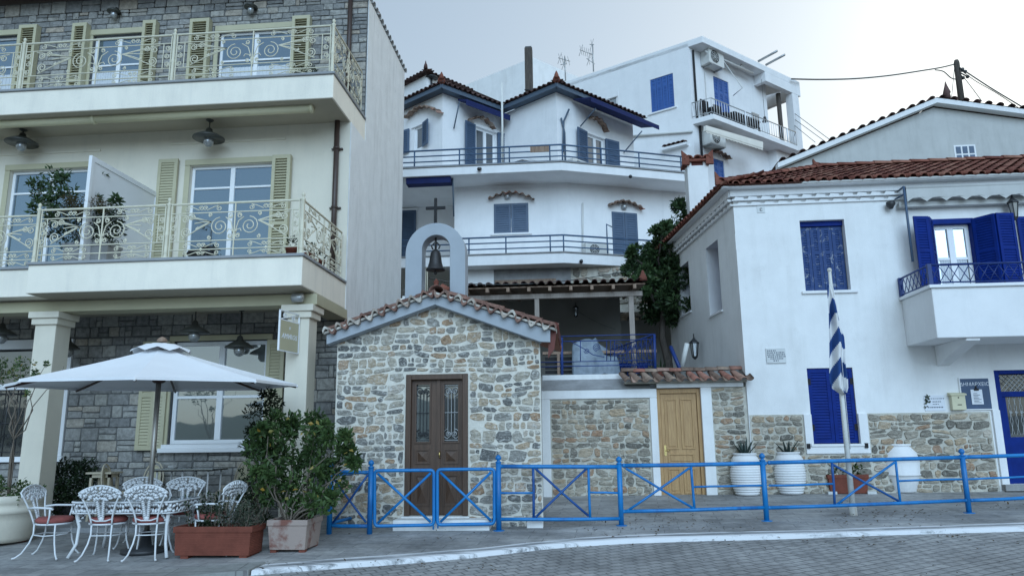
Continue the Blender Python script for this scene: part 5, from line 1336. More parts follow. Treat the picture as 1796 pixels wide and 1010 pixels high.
mb=MB(); a=cP(.6,sB1*.52,zlo); mb.prism([cP(-.2,TR.S(1348,280),zlo),cP(.35,TR.S(1348,280),zlo),cP(.35,TR.S(1395,280),zlo),cP(-.2,TR.S(1395,280),zlo)],(0,0,zb0_-zlo-.002)); mb.build('lower_wall',M['white'],TB)
def closed2(face,rc,n,mat,off=-.08,rails=(.72,)):
    s0,s1,z0,z1=rc; w=(s1-s0)/n
    for i in range(n): shutter(TB,face.w(s0+i*w+.008,z0,off),face.d,face.n,w-.016,z1-z0,M[mat],.11,.05,.07,rails)
closed2(TL,wA,4,'mid_blue'); window(TL,TB,wB,-.1,1,(),.09,gm='glass_dim'); closed2(TR,dT,3,'mid_blue'); closed2(TR,d3,2,'mid_blue')
mb=MB(); TL.box(mb,wA[0]-.12,wA[1]+.1,wA[2]-.06,wA[2]-.002,-.1,.07); mb.build('window_sill',M['white'],TB); mb=MB(); TL.box(mb,wB[0]-.05,wB[1]+.05,wB[3]-.3,wB[3]-.002,-.1,.02); mb.build('shutter_box',M['white'],TB)
mb=MB(); mb.tube([TR.w(.22,TR.Z(1218,208),.06),TR.w(.22,zA_-.1,.06)],.045,6); mb.build('downpipe',M['black'],TB); mb=MB(); mb.tube([TR.w(.35,zb0_,.06),TR.w(.35,zlo,.06)],.05,6); mb.build('downpipe',M['black'],TB)
mb=MB(); mb.tube([TL.w(TL.S(1110,237),TL.Z(1110,240),.06),TL.w(-.02,TL.Z(1225,229),.06)],.045,6); mb.build('white_pipe',M['ac_white'],TB)
mb=MB(); q=TL.rect(1166,244,1206,262); 
for i in range(5): arc_tile(mb,TL.w(q[0]+(q[1]-q[0])*(i+.5)/5,TL.Z(1185,257)+.0,.28),(-TL.n+V((0,0,.3))).normalized(),TL.d,V((0,0,1)),.10,.09,.3)
mb.build('tile_hood',M['dark_tile'],TB); mb=MB(); TL.box(mb,q[0]-.05,q[1]+.05,TL.Z(1185,262),TL.Z(1185,258),0,.25); mb.build('hood_shelf',M['white'],TB)
hood(TB,TR,TR.S(1254,266,.15),TR.Z(1254,266,.15),TR.S(1258,266,.15),TR.Z(1256,265,.15),TR.S(1281,279,.15),TR.Z(1281,279,.15),M['dark_tile'],6,.09)
# awning frame under roof slab, awning under the balcony
mb=MB(); a,b=cP(o2*.6,.5,zA_-.16),cP(o2*.6,TR.S(1322,150)*.85,zA_-.16); mb.tube([a,b],.05,6); 
for f in (.05,.35,.75): q=a.lerp(b,f); mb.tube([q,q+V((0,0,.16))],.05,5)
q=a.lerp(b,.35); mb.tube([q,TR.P(1302,155,1.0),TR.P(1286,168,.5)],.02,4); mb.build('awning_frame',M['ac_white'],TB)
mb=MB(); a=TR.P(1234,222,.9); b=TR.P(1334,251,.9); a2=TR.P(1234,231,1.0); b2=TR.P(1334,262,1.0)
mb.prism([a,b,b2,a2],TR.n*.12); n=18
for i in range(n):
    p=a2.lerp(b2,(i)/n); q=a2.lerp(b2,(i+1)/n); m_=(p+q)/2+V((0,0,-.10)); mb.prism([p+TR.n*.1,q+TR.n*.1,q+V((0,0,-.06))+TR.n*.1,m_+TR.n*.1,p+V((0,0,-.06))+TR.n*.1],TR.n*.01)
mb.build('awning',M['cream_canvas'],TB)
q=TR.P(1243,122,.02); ac(q,TR.d,TR.n,.95,.68,'air conditioner high on the corner building under its flat roof',dep=.42)
q=TR.P(1245,261,.02); ac(q,TR.d,TR.n,.95,.62,'air conditioner below the railed balcony behind the cream awning',dep=.42)
mb=MB(); q=TR.P(1236,126,.05); mb.tube([q,V((q.x,q.y,zb1))],.014,4); mb.build('conduit',M['ac_white'],TB)
# balcony furniture
def block_table(p,w,d,h,lab):
    t=thing('balcony_table',lab,'table',p); p=V(p); m=MB(); m.box(p-d_*w/2-dl*d/2+V((0,0,h-.08)),d_*w,dl*d,V((0,0,.08))); m.box(p-d_*w*.46-dl*d*.46+V((0,0,h-.3)),d_*w*.92,dl*d*.92,V((0,0,.22))); m.build('table_top',M['black'],t)
    for a in (-.42,.42):
        for b in (-.42,.42): m=MB(); m.box(p+d_*w*a+dl*d*b,d_*.06,dl*.06,V((0,0,h-.3))); m.build('leg',M['black'],t)
block_table(cP(o1*.45,2.55,zb1),1.7,.5,.62,'dark wicker table on the railed balcony of the corner building')
for k,(b,lab) in enumerate(((.55,'dark slatted chair at the left end of the railed balcony'),(1.35,'dark slatted chair beside the blue balcony door'))):
    p=cP(o1*.45,b,zb1); t=thing('balcony_chair',lab,'chair',p,0,'dark chairs on the corner building balcony'); m=MB(); m.box(p-d_*.22-dl*.2+V((0,0,.38)),d_*.44,dl*.42,V((0,0,.07))); m.build('seat',M['black'],t)
    m=MB(); 
    for q in range(5): m.box(p-d_*.22+dl*.0+d_*(q*.1)-dl*.22+V((0,0,.45)),d_*.06,-dl*.04,V((0,0,.45)))
    m.build('backrest',M['black'],t)
    for a in (-.2,.17):
        for b2_ in (-.2,.17): m=MB(); m.box(p+d_*a+dl*b2_,d_*.04,dl*.04,V((0,0,.38))); m.build('leg',M['black'],t)
p=cP(o1*.8,sB1-2.0,zb1+.65); m=MB(); m.lathe(p,[(.12,0),(.11,.03),(.07,.10),(.06,.2),(.02,.24)],10); m.tube([p+V((0,0,.22)),p+V((0,0,1.9))],.008,4); tag(m.build('hanging_bell',M['dark_metal'],None,p),'small dark bell hanging over the railed balcony','bell')
mb=MB(); q=RF2.P(1330,110,-.5); 
for k in (0,.55): mb.tube([q+d_*k+V((0,0,.05)),q+d_*k+TR.n*.95+V((0,0,.12))],.05,6)
tag(mb.build('pipe_stubs',M['alu'],None,q),'two grey pipes sticking out over the flat roof edge','pipe')
mb=MB(); 
for k in range(5): mb.box(TR.w(TR.S(1316,180),zb1+.9+k*.09,.02),TR.d*.5,TR.n*.03,V((0,0,.07)))
tag(mb.build('slatted_panel',M['alu'],None,TR.w(TR.S(1316,180),zb1)),'grey slatted panel leaning by the balcony wall','panel')
mb=MB(); q=cP(o1*.2,sE-.75,zb1); mb.tube([q,V((q.x,q.y,zbm))],.10,8); tag(mb.build('dark_post',M['pole_wood'],None,q),'dark round post in the open end of the railed balcony','post')
# stays at the right end
mb=MB(); a=cP(o1,sB1+.3,zb1+hr_); 
for k,(u,v) in enumerate(((1430,250),(1445,247),(1455,245))): mb.tube([cP(.4,sB1+.5,zb1+1.3+.3*k),Face(0,30,0).P(u,v)],.012,4)
tag(mb.build('guy_wires',M['cable'],None,a),'thin wires slanting down beside the corner building','wire')
# ================================================================ HOUSES BEHIND
G1=Face(*Face(0,31,0).P(748,140).xy,-38); g0=V((G1.o.x,G1.o.y,0)); G2=Face(g0.x,g0.y,50)
BH=thing('back_house','small white house with a brown tiled roof high up behind the apartment house','house',V((g0.x,g0.y,7)))
zg=G1.Z(748,132); zlow=zg-6
mb=MB(); G1.wall(mb,-5,0,zlow,zg); G2.wall(mb,0,G2.S(822,165),zlow,zg); mb.build('wall',M['white'],BH)
mb=MB(); 
for fc,a,b in ((G1,-5,.3),(G2,-.3,G2.S(824,165))):
    n=int((b-a)/.24); tiles(mb,fc.w(a,zg+.02,.3),fc.d,(-fc.n+V((0,0,.4))).normalized(),n,3,(b-a)/n,.36,cut=lambda c,fc=fc:(lambda q,s:(s<.3-q if fc is G1 else s>-.3+q))(max(0,.3-(c-fc.o).dot(fc.n)),(c-fc.o).dot(fc.d)))
mb.add([G1.w(-5,zg+.03,.3),g0+(G1.n+G2.n)*.3+V((0,0,zg+.03)),G2.w(5,zg+.03,.3),g0-(G1.n+G2.n)*2+V((0,0,zg+1))],[(0,1,3),(1,2,3)]); mb.lathe(g0+(G1.n+G2.n)*.3+V((0,0,zg+.1)),[(.10,0),(.08,.15),(.04,.25),(.01,.38)],8); mb.build('roof',M['dark_tile'],BH)
mb=MB(); q=G2.P(762,146,.06); 
for k in (G2.w(.25,0,.05),): mb.tube([V((k.x,k.y,zg-1.1)),V((k.x,k.y,zg-.1))],.05,6); mb.lathe(V((k.x,k.y,zg-.1)),[(.3,0),(.3,.05),(.1,.14)],8)
mb.build('flue',M['dark_metal'],BH)
mb=MB()
for (u,v) in ((759,150),): 
    p=G2.P(u,v,.02); mb.tube([p+V((.1*math.cos(a),0,.1*math.sin(a))) for a in [2*PI*k/10 for k in range(10)]],.02,4,True)
mb.build('vent',M['dark_metal'],BH)
K1=Face(*Face(0,36,0).P(935,120).xy,-34); k0=V((K1.o.x,K1.o.y,0)); K2=Face(k0.x,k0.y,46)
KB=thing('plain_block','plain windowless white block behind the concrete chimney','building',V((k0.x,k0.y,8)))
zk=K1.Z(935,101); mb=MB(); K1.wall(mb,-8,0,zk-9,zk); K2.wall(mb,0,7,zk-9,zk); mb.add([K1.w(-8,zk),k0+V((0,0,zk)),K2.w(7,zk),K2.w(7,zk)+K1.d*-8],[(0,1,2,3)]); mb.build('wall',M['white2'],KB)
q=Face(0,29,0); p=q.P(927,165); m=MB(); a=q.S(920.5,130);b=q.S(934,130); zt=q.Z(927,83)
t=thing('concrete_chimney','tall square weathered concrete chimney rising behind the tiled roofs','chimney',V(((a+b)/2,29,q.Z(927,175))))
m.box((a,29,q.Z(927,178)),(b-a,0,0),(0,b-a,0),(0,0,zt-q.Z(927,178))); m.build('shaft',M['pole_wood'],t,bevel=.02)
m=MB(); m.prism([(a+.03,29.03,zt),(b-.03,29.03,zt),(b-.03,29+b-a-.03,zt),(a+.03,29+b-a-.03,zt)],(0,0,.06)); m.tube([(a-.02,28.98,q.Z(927,158)),(b+.35,28.98,q.Z(927,160))],.03,5); m.build('collar',M['dark_metal'],t)
def antenna(u,vb,vt,Y,els,lab):
    f=Face(0,Y,0); p=f.P(u,vb); t=thing('antenna',lab,'antenna',p,0,'television antennas on the flat roofs'); top=f.P(u-1.5,vt)
    m=MB(); m.tube([p,top],.035,5); m.build('mast',M['alu'],t)
    m=MB()
    for (du0,v0,du1,v1,n) in els:
        a=f.P(u+du0,v0); b=f.P(u+du1,v1); m.tube([a,b],.02,4)
        for k in range(n):
            c=a.lerp(b,(k+.5)/n); m.tube([c+V((-.05,-.28,.10)),c+V((.05,.28,-.10))],.010,4); 
            if k<1: m.tube([c+V((-.10,0,-.30)),c+V((.10,0,.30))],.012,4)
    m.build('elements',M['alu'],t)
antenna(1041,126,78,34,[(-24,88,-2,96,6),(-12,103,2,113,2),(-7,78.5,1,78.5,1)],'tall television antenna with a long tilted boom on the roof edge')
antenna(992,142,100,34,[(-13,102,8,108,4),(-9,114,2,112,1)],'shorter television antenna with a wide head beside the plain block')
# grey gable house at the right
RG=Face(0,25,0)
GH=thing('gable_house','grey rendered house with a low tiled gable and a glass block window','house',V((RG.S(1640,250),25,5)))
apx,apz=RG.hit(1637,189); lx,lz=RG.hit(1366,299); rx=apx+(apx-lx)*1.15; rz=RG.Z(1796,210); sR_=(apz-rz)/(RG.S(1796,210)-apx); rz=apz-sR_*(rx-apx)
gb=RG.rect(1675,256,1710,276)
mb=MB(); RG.wall(mb,lx,rx,2,lz,[]); 
gl_=[RG.w(lx,lz),RG.w(apx,apz),RG.w(rx,rz),RG.w(rx,lz)] if rz>lz else [RG.w(lx,lz),RG.w(apx,apz),RG.w(rx,rz)]
mb.add(gl_,[tuple(range(len(gl_)))[::-1]]); mb.quad(RG.w(lx,2),RG.w(lx,lz),RG.w(lx,lz,-9),RG.w(lx,2,-9)); mb.build('wall',M['pale_gray'],GH)
mb=MB(); A,B,C3=RG.w(lx-.1,lz+.0,.3),RG.w(apx,apz+.05,.3),RG.w(rx,rz+.05,.3); up=V((0,0,.17))
mb.prism([A,B,B+up,A+up],(0,.3,0)); mb.prism([B,C3,C3+up,B+up],(0,.301,0)); mb.build('bargeboard',M['white'],GH)
mb=MB()
for a,b in ((A,B),(C3,B)):
    ev=(b-a); L=ev.length; ev.normalize(); n=Vector((0,1,0)).cross(ev); n=n if n.z>0 else -n; k=int(L/.36); st=L/k
    for i in range(k): arc_tile(mb,a+up+ev*((i+.5)*st)+n*.02+V((0,-.08,0)),V((0,1,0)),ev,n,st*.30,st*.27,.4); 
    mb.quad(a+up+n*.03,b+up+n*.03,b+up+n*.03+V((0,9,0)),a+up+n*.03+V((0,9,0)))
mb.lathe(B+up+V((.45,.2,.05)),[(.12,0),(.10,.15),(.13,.2),(.05,.45),(.01,.62)],8); mb.build('roof',M['dark_tile'],GH)
mb=MB(); nx,ny=3,2; s0,s1,z0,z1=gb; z0-=.2
RG.box(mb,s0-.03,s1+.03,z0-.03,z1+.03,-.05,.015); 
o=mb.build('glass_block_window',M['white'],GH); mb=MB()
for i in range(nx):
    for j in range(ny):
        a=s0+(s1-s0)*i/nx+.03; b=s0+(s1-s0)*(i+1)/nx-.03; c=z0+(z1-z0)*j/ny+.03; d=z0+(z1-z0)*(j+1)/ny-.03; RG.box(mb,a,b,c,d,.0,.03)
mb.build('pane',M['slate_blue'],o)
# utility pole with cables
f=Face(0,38,0); p=f.P(1690,205); top=f.P(1677,106)
t=thing('utility_pole','dark wooden utility pole with insulators behind the tiled gable','utility pole',p)
m=MB(); m.tube([p,p.lerp(top,.95),top],[.17,.145,.10],8); m.build('pole',M['pole_wood'],t)
m=MB(); 
for k,(u,v) in enumerate(((1688,122),(1693,126),(1697,135),(1689,137))): a=f.P(u,v); m.tube([a,p.lerp(top,.80)],.035,5); m.ball(a,.10,8)
m.build('insulators',M['dark_metal'],t)
def cable(pts,r,lab,Y1,Y2,name='cable'):
    n=len(pts); ps=[Face(0,Y1+(Y2-Y1)*i/(n-1),0).P(*q) for i,q in enumerate(pts)]
    sm=[]
    for i in range(n-1):
        for k in range(6):
            s=k/6; p0,p1,p2,p3=ps[max(i-1,0)],ps[i],ps[i+1],ps[min(i+2,n-1)]
            sm.append(.5*((2*p1)+(-p0+p2)*s+(2*p0-5*p1+4*p2-p3)*s*s+(-p0+3*p1-3*p2+p3)*s**3))
    sm.append(ps[-1]); m=MB(); m.tube(sm,r,5); return tag(m.build(name,M['cable'],None,ps[0]),lab,'cable')
cable([(1388,139),(1440,140),(1500,138.5),(1560,133),(1620,124),(1650,119),(1675,113)],.035,'long cable sagging from the corner building to the utility pole',31,38)
cable([(1640,123),(1655,126),(1668,137),(1679,140)],.03,'short looped cable hanging under the long cable at the pole',37.6,38)
cable([(1680,117),(1700,130),(1740,156),(1800,192)],.035,'upper cable running down from the pole to the right',38,36)
cable([(1690,127),(1712,143),(1750,165),(1790,192)],.022,'lower cable running down from the pole to the right',38,36)
cable([(1691,137),(1705,155),(1722,178)],.02,'thin stay wire running steeply down right of the pole',38,36)
cable([(1674,118),(1672,140),(1669,172)],.015,'thin stay wire hanging down left of the pole',38,37)
# ================================================================ RIGHT HOUSE (white and blue)
RFc=Face(0,YW,0)
sC=RFc.S(1300,560); sEnd=sC+9.5
RS=Face(sC,YW,-82)
zE=RFc.Z(1430,331)
HOUSE=thing('white_house','white two storey house with deep blue shutters, stone base and red tiled roof','house',V((sC+3,YW,.5)))
W1=RFc.rect(1407,386,1486,510); W2=RFc.rect(1638,384,1713,505); W3=RFc.rect(1420,645,1501,778); D1=RFc.rect(1755,648,1870,848)
zbal=RFc.Z(1700,506); 
FW=Face(sC,YW,0)      # same plane, s measured from the corner
sh=lambda r:(r[0]-sC,r[1]-sC,r[2],r[3])
W1,W2,W3,D1=map(sh,(W1,W2,W3,D1)); FP=Face(sC,YW-.02,0)
zg=RFc.Z(1400,864)-.3
W2=(W2[0],W2[1],RFc.Z(1675,505),W2[3])
mb=MB(); FP.wall(mb,0,9.5,zg,zE,[W1,W2,W3,D1],rev=.22)
sBk=RS.S(1177,560)-.1
dS=RFc.d
SA=RS.rect(1241,425,1263,551); SB=RS.rect(1193,462,1210,551)
RS.wall(mb,sBk,0,zg,zE,[SA,SB],rev=.34)
mb.quad(RS.w(sBk,zg),RS.w(sBk,zE),FW.w(9.5,zE,-4),FW.w(9.5,zg,-4))
mb.build('wall',M['white2'],HOUSE)
# stone base
zst0,zst1=RFc.Z(1360,727),RFc.Z(1640,723)
st_=[(0.02,FW.S(1413,790),zst0),(FW.S(1525,790),FW.S(1743,790),zst1)]
for i,(a,b,z) in enumerate(st_):
    mb=MB(); FW.box(mb,a,b,zg,z,.0205,.035); mb.build('stone_base_bed',M['mortar2'],HOUSE)
    mb=MB(); rubble(mb,FW,a+.02,b-.02,zg+.2,z-.015,off=.035,hr=(.075,.18),wr=(.11,.32),gap=.026,dep=.026); mb.build('stone_base',M['rubble2'],HOUSE)
mb=MB(); a=st_[0][1]; b=st_[1][0]; FW.box(mb,a,b,zg,RFc.Z(1470,797),.0205,.04); mb.build('stone_base_bed',M['mortar2'],HOUSE)
mb=MB(); rubble(mb,FW,a+.0,b-.0,zg+.2,RFc.Z(1470,797),off=.04,hr=(.075,.18),wr=(.11,.32),gap=.026,dep=.025); mb.build('stone_base',M['rubble2'],HOUSE)
mb=MB(); z0,z1=RFc.Z(1470,795),RFc.Z(1470,781); 
FW.box(mb,a-.0,b+.0,z0,W3[2]-.002,.0208,.075); FW.box(mb,a,W3[0]-.002,W3[2]-.003,zst0,.0208,.076); FW.box(mb,W3[1]+.002,b,W3[2]-.003,zst0,.0208,.076)
mb.build('window_surround',M['white'],HOUSE,bevel=.01)
mb=MB(); FW.box(mb,FW.S(1743,760),D1[0]-.003,zg,zst1+.03,.0208,.065); mb.build('door_surround',M['white'],HOUSE,bevel=.01)
mb=MB(); FW.box(mb,W3[0]-.06,W3[1]+.06,W3[2]-.05,W3[2]+.0,-.1,.10); mb.build('window_sill',M['white'],HOUSE,bevel=.01); mb=MB(); FW.box(mb,W1[0]-.08,W1[1]+.12,W1[2]-.06,W1[2]-.001,-.1,.07); mb.build('window_sill',M['white'],HOUSE,bevel=.01)
# cornice of white tiles
ovF=.30
mb=MB(); 
FW.box(mb,-.06,9.5,zE-.13,zE+.03,.02,.10); RS.box(mb,sBk,.06,zE-.13,zE+.03,.0,.10)
for k in range(2):
    z=zE-.17-.095*k; o=.11-.05*k
    FW.box(mb,-.04,9.5,z-.055,z-.03,.02,o); RS.box(mb,sBk,.04,z-.055,z-.03,0,o)
    n=34
    for i in range(n):
        s=i*.27+.07*(k); mb.prism([FW.w(s,z-.03,o),FW.w(s+.2,z-.03,o),FW.w(s+.2,z+.01,o),FW.w(s+.04,z+.025,o)],V((0,.08,0)))
    for i in range(26):
        s=-i*.27-.2
        if s<sBk: break
        mb.prism([RS.w(s,z-.03,o),RS.w(s+.2,z-.03,o),RS.w(s+.2,z+.01,o),RS.w(s+.04,z+.025,o)],RS.n*-.08)
FW.box(mb,-ovF+.05,9.5,zE+.008,zE+.040,.101,ovF-.04); RS.box(mb,sBk,ovF-.05,zE+.009,zE+.041,.101,ovF-.04)
mb.build('cornice',M['white'],HOUSE)
# roof: front slope, side slope, hip
ovF=.30; hc=FW.o+FW.n*ovF+RS.n*ovF; hc.z=zE+.05
hd=V((math.cos(R(45)),math.sin(R(45)),0)); 
r_=ray(1437,297); nrm=V((hd.y,-hd.x,0)); tt=(hc-EYE).dot(nrm)/r_.dot(nrm); RT0=EYE+r_*tt
run=RT0.y-hc.y; rise=RT0.z-hc.z
evF=V((0,run,rise)).normalized(); Lf=math.hypot(run,rise)
evS=V((RT0.x-hc.x,0,rise)); evS=(-RS.n*(RT0.x-hc.x)+V((0,0,rise))).normalized()
mb=MB(); wd=.215; nrow=int(Lf/.33)+1; lr=Lf/nrow
def cutF(c): 
    return (c.x-hc.x)>(c.y-hc.y)*1.0-.12
tiles(mb,hc.copy(),V((1,0,0)),evF,46,nrow,wd,lr,cut=cutF)
mb.add([hc,hc+V((10,0,0)),RT0+V((8,0,0)),RT0],[(0,1,2,3)])
sideL=abs(sBk)+.5
bk_=hc-RS.d*sideL
def cutS(c):
    k=(c-hc).dot(-RS.d); m_=(c-hc).dot(-RS.n); return k>m_*.98-.12
tiles(mb,bk_,RS.d,evS,int(sideL/wd),nrow,wd,lr,cut=cutS)
topb=RT0-RS.d*sideL; mb.add([hc,RT0,topb,bk_],[(0,1,2,3)])
mb.build('roof',M['tile'],HOUSE)
mb=MB(); n=13
for i in range(n):
    a=hc.lerp(RT0,i/n); b=hc.lerp(RT0,(i+1.12)/n); ev=(b-a); l=ev.length; ev.normalize(); eu=V((hd.y,-hd.x,0)); arc_tile(mb,a+V((0,0,.05+.0)),ev,eu,V((0,0,1)),.125,.10,l)
for i in range(20):
    arc_tile(mb,RT0+V((i*.42,0,.05)),V((1,0,-.02)),V((0,1,0)),V((0,0,1)),.13,.11,.46)
mb.build('ridge_tiles',M['tile'],HOUSE)
mb=MB()
for q,sc_ in ((hc+V((.02,.02,.02)),1),(RT0+V((-.05,0,.08)),.7)):
    mb.prism([q+V((-.10*sc_,0,0)),q+V((.14*sc_,0,0)),q+V((.10*sc_,0,.13*sc_)),q+V((-.02*sc_,0,.16*sc_)),q+V((-.10*sc_,0,.28*sc_))],(0,.09,0))
mb.build('roof_finial',M['bright_tile'],HOUSE)
# chimney on the side slope
cp=RS.P(1226,380,-.55); k=MB(); zct=RS.Z(1226,288,-.55); zcb=zE-.2; hw=.24
ctr=V((cp.x,cp.y,0)); e1,e2=RS.d*hw,RS.n*hw
x_=V((1,0,0)); y_=V((0,1,0)); hx=(RS.S(1205,330,-.55)-RS.S(1248,330,-.55)); 
f=Face(ctr.x,ctr.y,0); a=f.S(1208,340); b=f.S(1245,340)
k.box((ctr.x+a,ctr.y,zcb),(b-a,0,0),(0,.55,0),(0,0,f.Z(1226,290)-zcb)); 
CH=k.build('chimney',M['white2'],HOUSE,bevel=.02)
k=MB(); z0=f.Z(1226,290); 
for i in range(2):
    for j in range(2): k.box((ctr.x+a+.02+(b-a-.14)*i,ctr.y+.02+.41*j,z0),(.10,0,0),(0,.10,0),(0,0,.16))
k.build('chimney_opening',M['white2'],CH)
k=MB(); k.box((ctr.x+a+.13,ctr.y+.05,z0-.06),(b-a-.26,0,0),(0,.4,0),(0,0,.2)); k.build('chimney_throat',M['rust'],CH)
k=MB(); n=3; wd2=(b-a+.16)/n
k.box((ctr.x+a-.08,ctr.y-.08,z0+.10),(b-a+.16,0,0),(0,.7,0),(0,0,.06),.3)
for i in range(n): arc_tile(k,V((ctr.x+a-.08+(i+.5)*wd2,ctr.y-.12,z0+.165)),V((0,1,0)),V((1,0,0)),V((0,0,1)),wd2*.5,wd2*.46,.76,th=.03)
for sx_ in (-1,1):
    q=V((ctr.x+(a if sx_<0 else b)+sx_*.04,ctr.y-.10,z0+.06)); k.prism([q+V((-.10,0,-.06)),q+V((.10,0,-.06)),q+V((.09,0,.16)),q+V((sx_*.10,0,.34)),q+V((-.09,0,.16))] if sx_>0 else [q+V((-.10,0,-.06)),q+V((.10,0,-.06)),q+V((.09,0,.16)),q+V((-.10,0,.34)),q+V((-.09,0,.16))],(0,.09,0))
k.build('chimney_cap',M['bright_tile'],CH)
# upper old window
def leafs(face,rc,n,mat,off,sl=.06,rails=(.5,)):
    s0,s1,z0,z1=rc; w=(s1-s0)/n
    for i in range(n): shutter(HOUSE,face.w(s0+i*w+.004,z0,off),face.d,face.n,w-.008,z1-z0,M[mat],sl,.045,.065,rails)
mb=MB(); FW.box(mb,W1[0],W1[1],W1[3]-.10,W1[3],-.20,-.08); FW.box(mb,W1[0],W1[1],W1[2],W1[3],-.22,-.2); mb.build('shutter_head',M['deep_blue'],HOUSE)
leafs(FW,(W1[0]+.01,W1[1]-.01,W1[2]+.01,W1[3]-.11),4,'peeling',-.17,.05,(.60,))
# lower shutters
leafs(FW,(W3[0]+.005,W3[1]-.005,W3[2]+.01,W3[3]-.01),2,'deep_blue',-.055,.055,())
for s in (W3[0]-.10,W3[1]+.10): mb=MB(); z=W3[2]-.03; mb.box(FW.w(s-.04,z-.05,.075),FW.d*.06,FW.n*.03,V((0,0,.09))); mb.build('shutter_catch',M['black'],HOUSE)
for s in (W3[0]+.0,W3[1]-.06):
    for z in (W3[3]-.32,W3[2]+.25): mb=MB(); FW.box(mb,s,s+.06,z,z+.12,-.005,.0); mb.build('hinge',M['black'],HOUSE)
# side windows
for rc in (SA,SB):
    mb=MB(); RS.box(mb,rc[0],rc[1],rc[2],rc[3],-.34,-.30); o=mb.build('window',M['deep_blue'],HOUSE)
    mb=MB(); RS.box(mb,rc[0]-.03,rc[1]+.05,rc[2]-.04,rc[2]-.001,-.3,.04); mb.build('window_sill',M['white'],HOUSE)
    w=(rc[1]-rc[0])
    mb=MB(); H=RS.w(rc[1]-.02,rc[2]+.02,-.29); shutter(None,H,RS.n,-RS.d,.26,rc[3]-rc[2]-.05,None,.06,.035,.05,(),build=False,mb=mb); mb.build('shutter',M['deep_blue'],HOUSE)
# balcony door
mb=MB(); fw=.07
FW.box(mb,W2[0],W2[1],W2[3]-.10,W2[3],-.2,.03); FW.box(mb,W2[0],W2[0]+fw*.6,W2[2],W2[3]-.1,-.2,.03); FW.box(mb,W2[1]-fw*.6,W2[1],W2[2],W2[3]-.1,-.2,.03); mb.build('door_frame',M['deep_blue'],HOUSE)
window(FW,HOUSE,(W2[0]+fw*.6,W2[1]-fw*.6,W2[2],W2[3]-.1),-.15,2,(.47,),.08,gm='glass_dim',name='balcony_door',mul=.12)
mb=MB()
for i in range(22):
    a=W2[0]+.15+(W2[1]-W2[0]-.3)*i/22; FW.box(mb,a,a+.03,W2[2]+.1,W2[2]+(W2[3]-W2[2])*.42,-.129+.006*(i%2),-.124+.006*(i%2))
mb.build('curtain',M['curtain'],HOUSE)
hS=W2[3]-W2[2]-.02; z=W2[2]
H=FW.w(W2[0],z,.03); e=(-FW.d*.55+FW.n*.83).normalized(); shutter(HOUSE,H,e,FW.d+FW.n*.3,.33,hS,M['deep_blue'],.05,.04,.055,(.5,))
shutter(HOUSE,H+e*.33,(-FW.d*.9+FW.n*.12).normalized(),FW.n,.30,hS,M['deep_blue'],.05,.04,.055,(.5,))
H=FW.w(W2[1],z,.03); e=(FW.d*.55+FW.n*.83).normalized(); shutter(HOUSE,H,e,-FW.d+FW.n*.3,.42,hS,M['deep_blue'],.05,.04,.055,(.5,))
shutter(HOUSE,H+e*.42,(FW.d*.96-FW.n*.15).normalized(),FW.n,.36,hS,M['deep_blue'],.05,.04,.055,(.5,))
s=FW.S(1788,440); shutter(HOUSE,FW.w(s,z,.04),FW.d,FW.n,.4,hS,M['deep_blue'],.05,.04,.055,(.5,))
# boxy balcony
sb0=FW.S(1582,540); yF=13.72; BFr=Face(sC,yF,0); zt_=BFr.Z(1720,503); zb_=BFr.Z(1720,591)
x0=sC+sb0
mb=MB(); mb.bx(x0,sC+9.5,yF,YW-.0202,zb_,zt_); mb.build('balcony_slab',M['white'],HOUSE,bevel=.015)
mb=MB(); mb.bx(x0-.05,sC+9.5,yF-.05,YW-.03,zt_+.001,zt_+.06); mb.build('coping',M['win_white'],HOUSE,bevel=.01)
mb=MB(); zw=FW.Z(1640,642); xa=FW.o.x+FW.S(1640,625); xb=xa+.24
mb.prism([(xa,YW-.021,zw),(xa,YW-.021,zb_-.001),(xa,yF+.05,zb_-.001),(xa,yF+.05,zb_-.05)],(xb-xa,0,0)); mb.build('console',M['white'],HOUSE,bevel=.01)
zr0=zt_+.06; zr1=BFr.Z(1700,463)
BR=MB(); d1=V((x0-.0,yF-.0,0)); 
def latt(mb,a,b,z0,z1):
    L=(b-a).length; d=(b-a)/L; st=.17; n=int(L/st)
    for i in range(-3,n+1):
        for sg in (1,-1):
            s0_,s1_=i*st,i*st+(z1-z0)*.62
            if sg<0: s0_,s1_=s1_,s0_
            lo,hi=0,1
            p=[s0_,s1_]; t0,t1=0,1
            dx=s1_-s0_
            for lim,sgn in ((0,1),(L,-1)):
                ta=(lim-s0_)/dx
                if (dx>0)==(sgn>0): t0=max(t0,ta)
                else: t1=min(t1,ta)
            if t1-t0<.08: continue
            mb.tube([a+d*(s0_+dx*t0)+V((0,0,z0+(z1-z0)*t0)),a+d*(s0_+dx*t1)+V((0,0,z0+(z1-z0)*t1))],.008,4)
A_=V((x0,YW-.03,0)); B_=V((x0,yF,0)); C4=V((sC+9.5,yF,0))
latt(BR,A_,B_,zr0+.05,zr1-.02); latt(BR,B_,C4,zr0+.05,zr1-.02)
rl=MB()
for z in (zr0+.04,zr1): rl.tube([A_+V((0,0,z)),B_+V((0,0,z)),C4+V((0,0,z))],.022 if z==zr1 else .014,5)
o=rl.build('balcony_railing',M['terrace_blue'],HOUSE); BR.build('lattice',M['terrace_blue'],o)
for p in (A_+V((0,-.03,0)),B_): m=MB(); m.box(p+V((-.035,-.035,zr0)),(.07,0,0),(0,.07,0),(0,0,zr1-zr0+.02)); m.build('railing_post',M['terrace_blue'],o)
